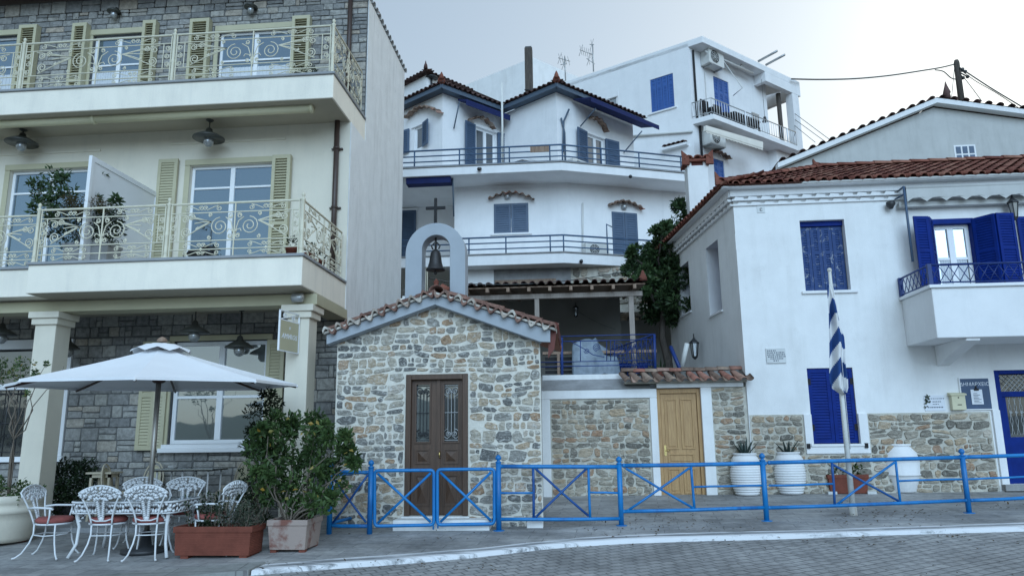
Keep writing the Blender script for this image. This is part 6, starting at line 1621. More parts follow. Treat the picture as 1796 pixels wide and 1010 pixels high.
# folded awning above the balcony
sa=FW.S(1577,340); z1=FW.Z(1690,325,.25); z0=FW.Z(1690,346,.25)
mb=MB(); nsc=14; wsc=.37
F5=Face(sC,YW-.30,0)
F5.box(mb,sa,9.5,z0,z1-.003,-.02,.02)
for i in range(nsc+6):
    a=sa+i*wsc; 
    mb.prism([F5.w(a+wsc*k/6,z0-.075+.09*math.sin(PI*k/6)-.0,.02) for k in range(7)]+[F5.w(a+wsc,z0+.001,.02),F5.w(a,z0+.001,.02)],F5.n*-.012)
mb.tube([F5.w(sa,z1-.03,-.02),F5.w(9.5,z1-.03,-.02)],.05,8)
mb.build('awning',M['gray_canvas'],HOUSE)
mb=MB(); F5.box(mb,sa-.1,9.5,FW.Z(1690,361,.1),FW.Z(1690,353,.1),-.24,-.12); mb.build('awning_bar',M['gray_canvas'],HOUSE)
mb=MB(); q=F5.w(sa-.03,0,0); mb.tube([V((q.x,q.y,FW.Z(1573,461,.25))),V((q.x,q.y,z1))],.024,6); mb.tube([V((q.x,q.y,z1)),V((q.x+.0,YW-.02,z1))],.02,5); mb.tube([V((q.x,q.y,z1-.15)),FW.w(sa-.14,FW.Z(1563,352),.0)],.016,5); mb.build('awning_arm',M['slate_blue'],HOUSE)
# entrance door
mb=MB(); s0,s1,z0,z1=D1; FW.box(mb,s0,s0+.11,z0,z1,-.2,-.02); FW.box(mb,s0+.11,s1,z1-.07,z1,-.2,-.02); FW.box(mb,s0+.11,s1,z1-.50,z1-.40,-.18,-.06)
FW.box(mb,s0+.11,s1,z0,z0+.85,-.18,-.08); DD=mb.build('door',M['deep_blue'],HOUSE,bevel=.006)
mb=MB(); FW.box(mb,s0+.11,s1,z0+.85,z1-.07,-.2,-.19); mb.build('pane',M['glass_dark'],DD)
mb=MB(); FW.box(mb,s0+.11,s0+.2,z0+.85,z1-.5,-.18,-.08); mb.build('door_stile',M['deep_blue'],DD)
mb=MB()
mp=lambda x,z:FW.w(x,z,-.10)
for k in range(8):
    x=s0+.24+k*.1; scr(mb,mp,[(x,z0+.9),(x+.05,z0+1.15),(x,z0+1.4),(x+.05,z0+1.6)],.006); scr(mb,mp,[(x+.05,z0+.9),(x,z0+1.15),(x+.05,z0+1.4),(x,z0+1.6)],.006); scr(mb,mp,spiral(x+.03,z0+1.3,.035,.01,0,1.4,9),.006)
for k in range(12):
    x=s0+.12+k*.09; scr(mb,mp,[(x,z1-.4),(x+.3,z1-.08)],.006); scr(mb,mp,[(x+.3,z1-.4),(x,z1-.08)],.006)
mb.build('grille',M['alu'],DD)
mb=MB(); FW.box(mb,s0-.14,s1,z0-.12,z0-.003,-.1,.16); mb.build('doorstep',M['concrete'],HOUSE,bevel=.01)
# lamps, plaques, boxes on the wall
for (u,v,face,lab,sc_) in ((1778,367,FW,'dark lantern on the house wall above the blue balcony shutters',1.25),(1218,612,RS,'green and black lantern on the side wall of the white house',1.35)):
    p=face.P(u,v,.2); t=thing('wall_lantern',lab,'lantern',p,0,'lanterns on the white house'); lantern(t,p,face.P(u,v,0),sc_)
p=FW.P(1562,357,.14); t=thing('wall_spotlight','small black spotlight under the awning end on the house wall','spotlight',p); m=MB(); m.tube([p+V((0,.12,.0)),p+V((0,0,.02))],.03,6); m.lathe(p-V((0,0,.06)),[(.035,-.05),(.05,-.02),(.09,.04),(.085,.09)],10); m.build('lamp_body',M['dark_metal'],t)
q=FW.rect(1343,611,1377,637); t=thing('marble_plaque','small white marble plaque with engraved lines on the house wall','plaque',FW.w(q[0],q[2]))
m=MB(); FW.box(m,q[0],q[1],q[2],q[3],.0205,.05); m.build('slab',M['marble'],t,bevel=.004)
m=MB(); hh=(q[3]-q[2]); wq=q[1]-q[0]
for r_i,(f0,f1) in enumerate(((.06,.45),(.05,.94),(.05,.94),(.08,.92),(.2,.8),(.35,.6))):
    z=q[3]-hh*(.16+.135*r_i); x=q[0]+wq*f0
    while x<q[0]+wq*f1: l=U(.012,.035); FW.box(m,x,x+l,z-.011,z+.011,.05,.0515); x+=l+U(.008,.016)
m.build('engraved_lines',M['ink'],t)
q=FW.rect(1327,361,1341,374); m=MB(); FW.box(m,q[0],q[1],q[2],q[3],.0205,.032); t=tag(m.build('number_plate',M['marble'],None,FW.w(q[0],q[2])),'tiny worn square plate high on the house wall near the corner','plate'); text(FW,'ε',(q[0]+q[1])/2,q[2]+.03,.13,.032,M['bronze'],t)
q=FW.rect(1684,664,1734,717); t=thing('notice_board','dark blue notice board with a white header and a paper sheet beside the entrance','notice board',FW.w(q[0],q[2]))
m=MB(); FW.box(m,q[0],q[1],q[2],q[3],.0205,.05); m.build('panel',M['board'],t,bevel=.004)
m=MB(); 
for b in ((q[0]-.02,q[0],q[2]-.02,q[3]+.02),(q[1],q[1]+.02,q[2]-.02,q[3]+.02),(q[0],q[1],q[3],q[3]+.02),(q[0],q[1],q[2]-.02,q[2])): FW.box(m,*b,.0205,.055)
m.build('frame',M['white'],t)
text(FW,'ΔΗΜΑΡΧΕΙΟ',(q[0]+q[1])/2,q[3]-.135,.092,.0505,M['paper'],t,name='header')
p_=FW.rect(1701,683,1721,709); m=MB(); m.prism([FW.w(p_[0],p_[2],.056),FW.w(p_[1]+.0,p_[2]+.0,.06),FW.w(p_[1],p_[3],.055),FW.w(p_[0],p_[3],.055)],FW.n*.002); pp_=m.build('paper_sheet',M['paper'],t)
m=MB()
for k in range(7): FW.box(m,p_[0]+.04,p_[1]-U(.03,.1),p_[3]-.08-k*.028,p_[3]-.072-k*.028,.0625,.064)
m.build('printed_lines',M['ink'],pp_)
m=MB(); FW.box(m,(p_[0]+p_[1])/2-.04,(p_[0]+p_[1])/2+.04,p_[3]-.02,p_[3]+.02,.058,.075); FW.box(m,(p_[0]+p_[1])/2-.012,(p_[0]+p_[1])/2+.012,p_[3]+.02,p_[3]+.07,.05,.065); m.build('clip',M['black'],t)
q=FW.rect(1664,691,1688,719); t=thing('mailbox','cream metal mailbox with a small lid beside the notice board','mailbox',FW.w(q[0],q[2]))
m=MB(); FW.box(m,q[0],q[1],q[2],q[3]-.03,.0205,.13); m.build('box',M['mailbox'],t,bevel=.006)
m=MB(); m.prism([FW.w(q[0]-.02,q[3]-.029,.02),FW.w(q[0]-.02,q[3]+.03,.02),FW.w(q[0]-.02,q[3]-.0,.15),FW.w(q[0]-.02,q[3]-.029,.15)],FW.d*(q[1]-q[0]+.04)); m.build('lid',M['mailbox'],t)
m=MB(); FW.box(m,(q[0]+q[1])/2-.03,(q[0]+q[1])/2+.045,q[2]+.09,q[2]+.105,.13,.134); m.ball(FW.w((q[0]+q[1])/2,q[3]-.07,.13),.014,6); m.build('slot',M['black'],t)
q=FW.rect(1620,693,1656,720); t=thing('information_sign','small white information sign with green ornaments left of the mailbox','sign',FW.w(q[0],q[2]))
m=MB(); FW.box(m,q[0],q[1],q[2],q[3],.0205,.035); m.build('panel',M['paper'],t,bevel=.003)
m=MB(); W=q[1]-q[0]; Hh=q[3]-q[2]
for (f0,f1,g,hh) in ((.25,.95,.78,.05),(.40,.75,.58,.06),(.40,.70,.42,.05),(.15,.9,.22,.08)):
    x=q[0]+W*f0
    while x<q[0]+W*f1: l=U(.012,.03); FW.box(m,x,x+l,q[2]+Hh*(g-hh/2),q[2]+Hh*(g+hh/2),.035,.0362); x+=l+U(.008,.014)
m.build('printed_lines',M['ink'],t)
m=MB(); 
for (a,b,r) in ((.14,.82,.05),(.20,.93,.04),(.15,.52,.06),(.05,.25,.035)): 
    for k in range(4): leaf(m,FW.w(q[0]+W*a,q[2]+Hh*b,.037),FW.d*U(-1,1)+V((0,0,U(-1,1))),FW.n,r*1.3,r*.7)
m.build('ornament',M['leaf_gray'],t)
# pole and tube leaning on the side wall
p0=RS.P(1207,650,.25); m=MB(); m.tube([CW.P(1194,650,-.9),CW.P(1176,608,-1.2)],.045,6); tag(m.build('blue_pole',M['terrace_blue'],None,CW.P(1194,650,-.9)),'dark blue pole leaning above the tiled canopy','pole')
m=MB(); m.tube([CW.P(1194,652,-1.0),CW.P(1205,602,-.75)],.05,8); tag(m.build('white_tube',M['ac_white'],None,CW.P(1194,652,-1.0)),'white tube leaning beside the blue pole','tube')

cable([(752,487),(800,496),(880,499),(980,494),(1096,477)],.010,'thin cable sagging across the yard from the belfry to the tree',13,19)
cable([(1016,548),(1050,566),(1080,578)],.006,'thin cable drooping from the wall lantern under the veranda',20.4,20.4)
# ================================================================ BLUE STREET FENCE
posts_px=[(577,936,812),(648,936,806),(875,930,797),(1090,921,800),(1345,913,794),(1700,899,786)]
feet=[gpt(u,v) for u,v,_ in posts_px]
def seg(a,b): return Face(a.x,a.y,math.degrees(math.atan2(b.y-a.y,b.x-a.x)))
def fpost(par,f,zt,flange=True):
    m=MB(); m.tube([f-V((0,0,.03)),V((f.x,f.y,zt-.10))],.040,10); m.lathe((f.x,f.y,zt-.115),[(.045,0),(.047,.012),(.026,.022),(.024,.034),(.044,.052),(.046,.072),(.036,.095),(.012,.115)],10)
    if flange: m.lathe((f.x,f.y,f.z-.005),[(.085,0),(.085,.012),(.045,.014)],10)
    return m.build('post',M['fence'],par)
ptop=[Face(0,f.y,0).Z(p[0],p[2]) for f,p in zip(feet,posts_px)]
def rail(par,fc,a,b,r,name,mt='fence'):
    m=MB(); A,B=fc.P(*a),fc.P(*b); c=(A+B)/2+V((U(-.006,.006),U(-.006,.006),U(-.008,.004))); m.tube([A,A.lerp(c,.5)+V((0,0,U(-.003,.003))),c,c.lerp(B,.5)+V((0,0,U(-.003,.003))),B],r,8)
    for q in (A,B):
        m.ball(q,r*1.12,8)
    return m.build(name,M[mt],par)
FEN=thing('street_fence','bright blue tubular street fence with ball topped posts along the pavement','fence',feet[3])
for i in (2,3,4,5): fpost(FEN,feet[i],ptop[i])
fs=[seg(feet[i],feet[i+1]) for i in range(5)]
end=feet[5]+(feet[5]-feet[4]).normalized()*4.2; end.z=gz(end.x,end.y); fpost(FEN,end,end.z+1.03); f5=seg(feet[5],end)
for fc,(a,b),(c,d) in ((fs[2],((878,817.5),(1086,818)),((878,910),(1086,909))),(fs[3],((1094,816),(1342,812)),((1094,896.5),(1342,889.5))),(fs[4],((1349,811),(1692,801.5)),((1349,890),(1694,877))),(f5,((1694,801),(1830,796.5)),((1704,877),(1830,871)))):
    rail(FEN,fc,a,b,.030,'top_rail'); rail(FEN,fc,c,d,.027,'bottom_rail')
for fc,a,b in ((fs[2],(935,820),(936,907)),(fs[2],(1032,820),(1035,907)),(fs[3],(1212,818),(1218,892)),(fs[4],(1459,811),(1464,886)),(fs[4],(1571,810),(1579,880))): rail(FEN,fc,a,b,.020,'upright','fence_dark' if a[0] in (935,1459) else 'fence')
for fc,a,b in ((fs[2],(940,822),(1031,903)),(fs[2],(1028,822),(941,905)),(fs[3],(1099,822),(1215,890)),(fs[3],(1208,821),(1102,894)),(fs[4],(1462,815),(1576,878)),(fs[4],(1568,811),(1468,884))): rail(FEN,fc,a,b,.018,'cross_brace','fence_dark' if fc is fs[2] or a[0]<1470 and a[0]>1400 else 'fence')
for fc,a,b in ((fs[2],(879,864),(933,864)),(fs[2],(1034,863),(1086,864)),(fs[3],(1217,853.5),(1338,851)),(fs[4],(1350,851),(1460,848)),(fs[4],(1578,843),(1690,840)),(f5,(1697,840),(1830,834))): rail(FEN,fc,a,b,.016,'middle_rail')
FL2=thing('short_fence','short end section of blue tubular fence half hidden by the potted shrub','fence',feet[0])
for i in (0,1): fpost(FL2,feet[i],ptop[i],False)
bkp=gpt(592,920); bkp=V((feet[0].x+.18,feet[0].y+.62,gz(feet[0].x,feet[0].y+.62))); fpost(FL2,bkp,bkp.z+.92,False)
f0=fs[0]
rail(FL2,f0,(578,826),(645,828),.027,'top_rail'); rail(FL2,f0,(580,921),(645,922),.027,'bottom_rail'); rail(FL2,f0,(584,838),(641,914),.017,'cross_brace','fence_dark'); rail(FL2,f0,(644,834),(584,916),.017,'cross_brace','fence_dark')
m=MB(); m.tube([V((feet[0].x,feet[0].y,bkp.z+.80)),V((bkp.x,bkp.y,bkp.z+.80))],.025,8); m.build('top_rail',M['fence'],FL2); m=MB(); m.tube([V((feet[0].x,feet[0].y,bkp.z+.12)),V((bkp.x,bkp.y,bkp.z+.14))],.025,8); m.build('bottom_rail',M['fence'],FL2)
g=fs[1]
def gate(u0,u1,v0,v1,hu,label):
    p=g.P((u0+u1)/2,v1); t=thing('gate_leaf',label,'gate',p,0,'two leaves of the blue gate')
    q=[(u0,v0),(u1,v0-1),(u1,v1-2),(u0,v1)]; pts=[]
    P4=[g.P(*k) for k in q]
    for i in range(4):
        a,b,c=P4[i-1],P4[i],P4[(i+1)%4]; d1=(a-b).normalized(); d2=(c-b).normalized(); r=.06
        for k in range(5):
            w_=k/4; pts.append(b+d1*r*(1-w_)**2+d2*r*w_**2)
    m=MB(); m.tube(pts,.025,8,True); m.build('gate_frame',M['fence'],t)
    for a,b in ((0,2),(3,1)): m=MB(); d=(P4[b]-P4[a]).normalized(); m.tube([P4[a]+d*.06,P4[b]-d*.06],.019,8); m.build('cross_brace',M['fence'],t)
    for vv in (v0+13,v1-14):
        m=MB(); m.tube([g.P(hu,vv),g.P(u0+1 if hu<u0 else u1-1,vv)],.013,6); m.build('hinge',M['fence'],t)
    hb=u1-1 if hu<u0 else u0+1
    m=MB(); c=g.P(hb,v1+6); m.tube([g.P(hb,v1-8),c],.012,6); m.build('drop_bolt',M['fence'],t)
gate(657,761,825,922,651,'blue gate leaf with a cross, hinged on the post near the shrub')
gate(767,867,823,920,872,'blue gate leaf with a cross, hinged on the post at the long fence')
# flagpole and flag
fp=gpt(1497,903); zt=Face(0,fp.y,0).Z(1452,476)
t=thing('flagpole','thin white flagpole with flaking paint standing behind the blue fence','flagpole',fp)
m=MB(); m.tube([fp-V((0,0,.02)),V((fp.x,fp.y,zt))],[.045,.026],10); m.ball((fp.x,fp.y,zt+.02),.04,8); m.build('pole',M['flagpole'],t)
m=MB(); m.lathe((fp.x,fp.y,fp.z-.02),[(.062,0),(.062,.13),(.046,.15)],10); m.build('pole_socket',M['flagpole'],t)
m=MB(); m.tube([(fp.x+.04,fp.y-.03,fp.z+1.0),(fp.x+.045,fp.y-.03,zt-.6),(fp.x,fp.y-.02,zt-.05)],.006,4); m.build('halyard',M['win_white'],t)
FFl=Face(0,fp.y-.05,0)
Lf_=[(500,1450.5),(530,1450.5),(570,1452),(610,1454),(640,1455),(665,1455.5),(680,1460),(691,1476)]
Rt_=[(500,1456),(530,1466),(552,1472),(574,1477),(590,1482),(605,1483),(640,1483),(665,1486),(680,1486),(691,1483)]
def itp(T,v):
    for (a,b),(c,d) in zip(T[:-1],T[1:]):
        if a<=v<=c: return b+(d-b)*(v-a)/(c-a)
    return T[-1][1]
mb=MB(); nv,nu=72,20; gr=[]
for j in range(nv+1):
    v=500+191*j/nv
    l,r=itp(Lf_,v),itp(Rt_,v)
    for i in range(nu+1):
        s=i/nu; p=FFl.P(l+(r-l)*s,v); p.y+=-.065*math.sin(s*PI*3.0+v*.015)*min(1,j/18)-.04*math.sin(s*PI); gr.append(p)
def vid(i,j): return j*(nu+1)+i
FA_={0:[],1:[]}
mb.v=gr
for j in range(nv):
    for i in range(nu):
        s=(i+.5)/nu; v=500+191*(j+.5)/nv
        k=int(math.floor((v-500)/191*7.4+ s*(2.0 if s<.55 else -1.0)+(1.65 if s>=.55 else 0)))%2
        mb.f.append([vid(i,j),vid(i+1,j),vid(i+1,j+1),vid(i,j+1)]); mb.r.append(.5); mb.sm.append(True); mb.mi.append(k)
o=mb.build('flag',[M['flag_blue'],M['flag_white']],None,FFl.P(1455,505)); tag(o,'blue and white striped flag hanging limp round the flagpole','flag')
sd_=o.modifiers.new('thick','SOLIDIFY'); sd_.thickness=.004
# ================================================================ POTS AGAINST THE HOUSE
def ribpot(u,vb,vt,label,seed):
    f=gpt(u,vb); F=Face(0,f.y,0); H=F.Z(u,vt)-f.z; r=H*.36
    t=thing('ribbed_pot',label,'potted plant',f,0,'white ribbed pots with agaves')
    prof=[(r*.70,0)]; k=13
    def rad(z): return r*(.70+.30*math.sin(min(1,z/.86)*PI*.80)**.75) if z<.86 else r
    for i in range(k):
        z0=.03+.75*i/k; z1=.03+.75*(i+.55)/k; z2=.03+.75*(i+.85)/k
        R0=r*(.71+.31*math.sin(PI*(.06+.78*i/k)))
        prof+=[(R0,z0*H),(R0+.012,(z0+z1)/2*H),(R0+.004,z1*H),(R0-.008,z2*H)]
    prof+=[(r*.95,.82*H),(r*.82,.90*H),(r*.70,.955*H),(r*.78,.965*H),(r*.78,1.0*H),(r*.70,H),(r*.66,.95*H)]
    m=MB(); m.lathe(f,prof,28); m.build('pot',M['white'],t)
    m=MB(); m.lathe(f+V((0,0,.93*H)),[(r*.66,0),(r*.3,.03)],14); m.build('soil',M['soil'],t)
    m=MB(); rr=random.Random(seed)
    for i in range(11):
        a=2*PI*i/11+rr.uniform(-.2,.2); lean=rr.uniform(.25,.75); L=rr.uniform(.24,.38); d=V((math.cos(a)*lean,math.sin(a)*lean,1)).normalized(); sd=V((-math.sin(a),math.cos(a),0)); b=f+V((math.cos(a)*.05,math.sin(a)*.05,.94*H)); n=d.cross(sd)
        w0=.035; pts=[]
        for q in range(5):
            s=q/4; c=b+d*L*s+V((math.cos(a),math.sin(a),0))*(.09*lean*s*s); w_=w0*(1-s)**.7+.002; pts+=[c-sd*w_,c-n*w_*.5,c+sd*w_]
        m.add(pts,[(q*3,q*3+1,q*3+4,q*3+3) for q in range(4)]+[(q*3+1,q*3+2,q*3+5,q*3+4) for q in range(4)],rr.random())
    m.build('agave',M['agave'],t)
ribpot(1311,868,794,'white ribbed pot with an agave, the one nearer the pine door',1)
ribpot(1388,866,792,'white ribbed pot with an agave, the one nearer the blue shuttered window',2)
f=gpt(1584,862); H=Face(0,f.y,0).Z(1578,778)-f.z; r=H*.385
t=thing('white_jar','large smooth white jar with raised bands and small handles, empty, left of the entrance','jar',f)
m=MB(); m.lathe(f,[(r*.66,0),(r*.70,.02*H),(r*.90,.30*H),(r*.93,.34*H),(r*.99,.35*H),(r*.99,.375*H),(r*.95,.38*H),(r*1.0,.60*H),(r*1.0,.66*H),(r*1.025,.665*H),(r*1.025,.69*H),(r*.98,.70*H),(r*.88,.82*H),(r*.70,.92*H),(r*.62,.95*H),(r*.68,.96*H),(r*.68,H),(r*.60,H),(r*.55,.9*H)],30); m.build('jar_body',M['white'],t)
for sg in (-1,1):
    m=MB(); c=f+V((sg*r*.92,-.05,0)); m.tube([c+V((0,0,.84*H)),c+V((sg*.05,-.02,.80*H)),c+V((sg*.06,-.02,.72*H)),c+V((sg*.03,0,.66*H))],.016,6); m.build('handle',M['white'],t)
f=gpt(1485,864); F=Face(0,f.y,0); w_=F.S(1521,850)-F.S(1449,850); H=F.Z(1485,831)-f.z
def trough(t,f,w_,d,H,mat,taper=.88,name='planter_box',ridges=0):
    m=MB(); a,b=w_/2,d/2; f=V(f)
    def ring(k,z): return [f+V((x*k,y*k,z)) for x,y in ((-a,-b),(a,-b),(a,b),(-a,b))]
    L=[(taper,0),(.955,H-.075),(1.0,H-.07),(1.0,H),(.90,H),(.88,H-.06)]
    if ridges:
        L=[(taper,0)]
        for i in range(ridges): z=.03+(H-.12)*i/ridges; k=taper+(.955-taper)*z/(H-.075); L+=[(k,z),(k+.006,z+.006),(k+.006,z+(H-.12)/ridges*.5),(k,z+(H-.12)/ridges*.6)]
        L+=[(.955,H-.075),(1.0,H-.07),(1.0,H),(.90,H),(.88,H-.06)]
    vs=[]; 
    for k,z in L: vs+=ring(k,z)
    fs_=[(i*4+j,i*4+(j+1)%4,(i+1)*4+(j+1)%4,(i+1)*4+j) for i in range(len(L)-1) for j in range(4)]
    fs_+=[(3,2,1,0)]
    m.add(vs,fs_,.5); o=m.build(name,mat,t,bevel=.008)
    m=MB(); q=ring(.885,H-.055); m.quad(*q); m.build('soil',M['soil'],t); return o
t=thing('terracotta_trough','low terracotta trough with green leaves behind the flagpole','planter',f)
trough(t,f,w_,.34,H,M['terracotta'])
m=MB(); clump(m,f+V((.14,0,H+.06)),(.22,.12,.14),90,.12,.5,.3); clump(m,f+V((-.2,0,H+.02)),(.18,.12,.07),50,.10,.5,.3); m.build('foliage',M['leaf'],t)
for x,lab in ((-w_*.5-.02,'pale stone slip under the left end of the terracotta trough'),(w_*.42,'pale stone slip under the right end of the terracotta trough')):
    m=MB(); m.bx(f.x+x,f.x+x+.16,f.y-.20,f.y+.1,f.z-.01,f.z+.04); tag(m.build('stone_slip',M['marble'],None,f+V((x,0,0))),lab,'stone')
# ================================================================ TREE behind the white house
tb=V((RS.P(1177,560).x-1.2,19.2,ZT-.2))
TF2=Face(0,19.6,0)
t=thing('bitter_orange_tree','dark green leafy tree rising behind the white house and its chimney','tree',V((TF2.S(1168,560),19.6,ZT-.1)))
tb=V((TF2.S(1168,560),19.6,ZT-.1))
m=MB()
top=TF2.P(1160,470); tp=twig(m,tb,top,.13,5,.04)
cen=[(1175,500,40),(1135,478,30),(1185,440,45),(1150,420,22),(1190,390,28),(1205,365,20),(1115,462,16),(1110,440,10),(1165,525,30),(1128,500,16),(1200,470,30),(1156,392,16),(1140,450,24),(1112,478,18),(1172,515,38),(1158,535,32),(1178,552,24),(1188,525,30),(1190,480,34),(1165,470,34),(1180,410,22),(1160,445,26)]
fo=MB()
for (u,v,r) in cen:
    Y=19.6+U(-.5,.9); c=Face(0,Y,0).P(u,v); R_=r/76.; twig(m,tp[3] if v>440 else tp[4],c,.045,4,.08)
    for k in range(max(4,int(r/3.0))):
        d=rdir(); q=c+V((d.x*R_*1.0,d.y*R_*.9,d.z*R_*.95)); b=U(0,.4); clump(fo,q,(R_*.42,R_*.42,R_*.36),62,.15,.5,.1,.2,b,b+.6)
m.build('trunk',M['pole_wood'],t); fo.build('crown',M['leaf_tree'],t)
# ================================================================ LEFT TERRACE: big shrub, planters
pc=gpt(505,968); F=Face(0,pc.y,0)
t=thing('potted_shrub','big leafy green shrub in a worn whitewashed terracotta tub by the blue fence','potted plant',V((pc.x,pc.y,pc.z)))
pw=F.S(524,940)-F.S(461,940); H=F.Z(505,911)-pc.z-.03
trough(t,pc+V((0,.22,.035)),pw*1.13,.60,H,M['worn'],.86,'tub')
m=MB()
for x in (-.2,.18):
    for y in (.02,.42): m.bx(pc.x+x-.03,pc.x+x+.05,pc.y+y-.04,pc.y+y+.04,pc.z-.02,pc.z+.036)
m.build('foot',M['terracotta'],t)
st=MB(); fo=MB(); base=pc+V((0,.22,H))
SH=[(470,800,42),(520,775,48),(575,790,40),(540,840,45),(485,855,32),(578,845,30),(606,800,18),(500,745,26),(555,752,26),(590,765,20),(525,885,28),(462,835,18),(622,812,9),(565,880,22),(470,765,22)]
for (u,v,r) in SH:
    Y=pc.y+.22+U(-.28,.28); c=Face(0,Y,0).P(u,v); R_=r/150.
    twig(st,base+V((U(-.12,.12),U(-.12,.12),-.05)),c,.016,5,.07)
    for k in range(max(4,int(r/2.8))):
        d=rdir(); q=c+V((d.x*R_*1.0,d.y*R_*1.0,d.z*R_*.95)); b=U(.0,.42); clump(fo,q,(R_*.40,R_*.40,R_*.34),34,.092,.48,.1,.25,b,b+.52)
for k in range(26):
    u,v,r=rng.choice(SH); c=Face(0,pc.y-.1,0).P(u+U(-r,r),v+U(-r,r)); leaf(fo,c,rdir(),rdir(),.08,.05,U(.95,1))
st.build('stems',M['bark'],t); fo.build('foliage',M['leaf'],t)
dk=V((F.S(468,760)-.1,11.0,0)); dk=Face(0,11.05,0).P(468,735)
t=thing('dark_shrub','dark narrow shrub rising behind the big potted shrub and before the porch window','shrub',V((dk.x,11.05,gz(dk.x,11.05))))
fo=MB(); st=MB()
for (u,v,r) in ((475,705,22),(460,735,28),(482,745,24),(455,775,30),(470,690,10),(445,770,20),(440,850,26),(430,880,22),(450,910,20)):
    c=Face(0,11.05+U(-.2,.2),0).P(u,v); R_=r/120.; twig(st,V((dk.x,11.05,gz(dk.x,11.05))),c,.014,5,.05)
    for k in range(max(4,int(r/2.6))): 
        d=rdir(); q=c+V((d.x*R_*.9,d.y*R_*.9,d.z*R_*.9)); b=U(0,.5); clump(fo,q,(R_*.42,R_*.42,R_*.38),34,.065,.42,.1,.3,b,b+.5)
st.build('stems',M['bark'],t); fo.build('foliage',M['leaf_dark'],t)
pl=gpt(370,979); F=Face(0,pl.y,0); w_=F.S(439,950)-F.S(300,950); H=F.Z(370,923)-pl.z-.035
t=thing('long_planter','long ridged terracotta planter with grey green herbs beside the iron chairs','planter',pl)
trough(t,pl+V((0,.2,.035)),w_,.42,H,M['terracotta'],.93,'planter_box',11)
for x in (-w_*.40,w_*.34): m=MB(); m.bx(pl.x+x,pl.x+x+.10,pl.y+.02,pl.y+.38,pl.z-.02,pl.z+.036); m.build('foot',M['terracotta'],t)
fo=MB(); fd=MB(); st=MB()
for k in range(46):
    x=U(-.44,.44)*w_; b=pl+V((x,.2+U(-.12,.12),H-.02)); h=U(.14,.44)*(1.1-abs(x)/w_*.5); tip=b+V((U(-.12,.12),U(-.12,.08),h)); twig(st,b,tip,.006,4,.08)
    dest=fo if x>.1 or rng.random()<.4 else fd
    for q in range(30):
        s=U(.15,1.05); leaf(dest,b.lerp(tip,s)+rdir()*.035,(rdir()+V((0,0,.5))),rdir()+V((0,0,.8)),U(.03,.06),.018 if dest is fo else .028,U(0,1))
for k in range(14):
    b=pl+V((U(.1,.5)*w_,.2,H)); tip=b+V((U(-.1,.5),U(-.25,.1),U(.05,.42))); twig(st,b,tip,.004,5,.12)
    for q in range(16): leaf(fo,b.lerp(tip,U(.2,1))+rdir()*.03,rdir(),rdir(),.035,.012,U(0,.5))
st.build('stems',M['bark'],t); fo.build('grey_foliage',M['leaf_gray'],t); fd.build('dark_foliage',M['leaf_dark'],t)
wp=gpt(-6,952); F=Face(0,wp.y,0); rr=F.S(57,900)-F.S(-6,900); H=F.Z(0,868)-wp.z
t=thing('round_planter','large pale banded round planter with a sapling at the left edge','planter',wp)
m=MB(); m.lathe(wp+V((0,0,.03)),[(rr*.72,0),(rr*.80,.06),(rr*.92,H*.45),(rr*.96,H*.60),(rr*.99,H*.61),(rr*.99,H*.70),(rr*.97,H*.71),(rr*.97,H*.80),(rr*1.0,H*.82),(rr*1.0,H*.93),(rr*.96,H*.97),(rr*.88,H*.965),(rr*.85,H*.9)],36); m.build('pot',M['cream'],t)
m=MB()
for a in (.3,1.2,2.6,4.3): m.bx(wp.x+rr*.6*math.cos(a)-.04,wp.x+rr*.6*math.cos(a)+.04,wp.y+rr*.6*math.sin(a)-.04,wp.y+rr*.6*math.sin(a)+.04,wp.z-.02,wp.z+.035)
m.build('foot',M['terracotta'],t)
fo=MB(); st=MB(); b=wp+V((0,0,H-.05))
crown(fo,b+V((.05,0,.10)),(rr*.85,rr*.7,.17),34,.12,34,.06,.45)
for (u,v) in ((28,720),(12,690),(50,700),(80,640),(20,650),(5,640),(35,640),(60,655),(112,612+30)):
    c=Face(0,wp.y+.1,0).P(u,v); st_=twig(st,b+V((.10,0,0)),Face(0,wp.y,0).P(24,770),.016,3,.03); twig(st,Face(0,wp.y,0).P(24,770),c,.011,5,.07)
for (u,v,r) in ((15,640,18),(45,640,16),(60,652,10),(30,660,14),(84,634,7),(5,665,14),(50,690,5),(-10,650,20)):
    c=Face(0,wp.y+.1,0).P(u,v); R_=r/140.
    for k in range(max(2,r//3)): clump(fo,c+rdir()*R_*.8,(R_*.5,R_*.5,R_*.4),16,.06,.45,.1)
st.build('stems',M['bark'],t); fo.build('foliage',M['leaf'],t)
db=Face(0,12.6,0).P(128,835); t=thing('dark_bush','dark rounded bush on the porch behind the cream column','shrub',V((db.x,12.6,FL)))
fo=MB(); crown(fo,V((db.x,12.6,FL+.55)),(.40,.40,.48),70,.13,70,.06,.5); fo.build('foliage',M['leaf_dark'],t); m=MB(); m.lathe((db.x,12.6,FL),[(.2,0),(.26,.25),(.22,.26)],14); m.build('pot',M['black'],t)
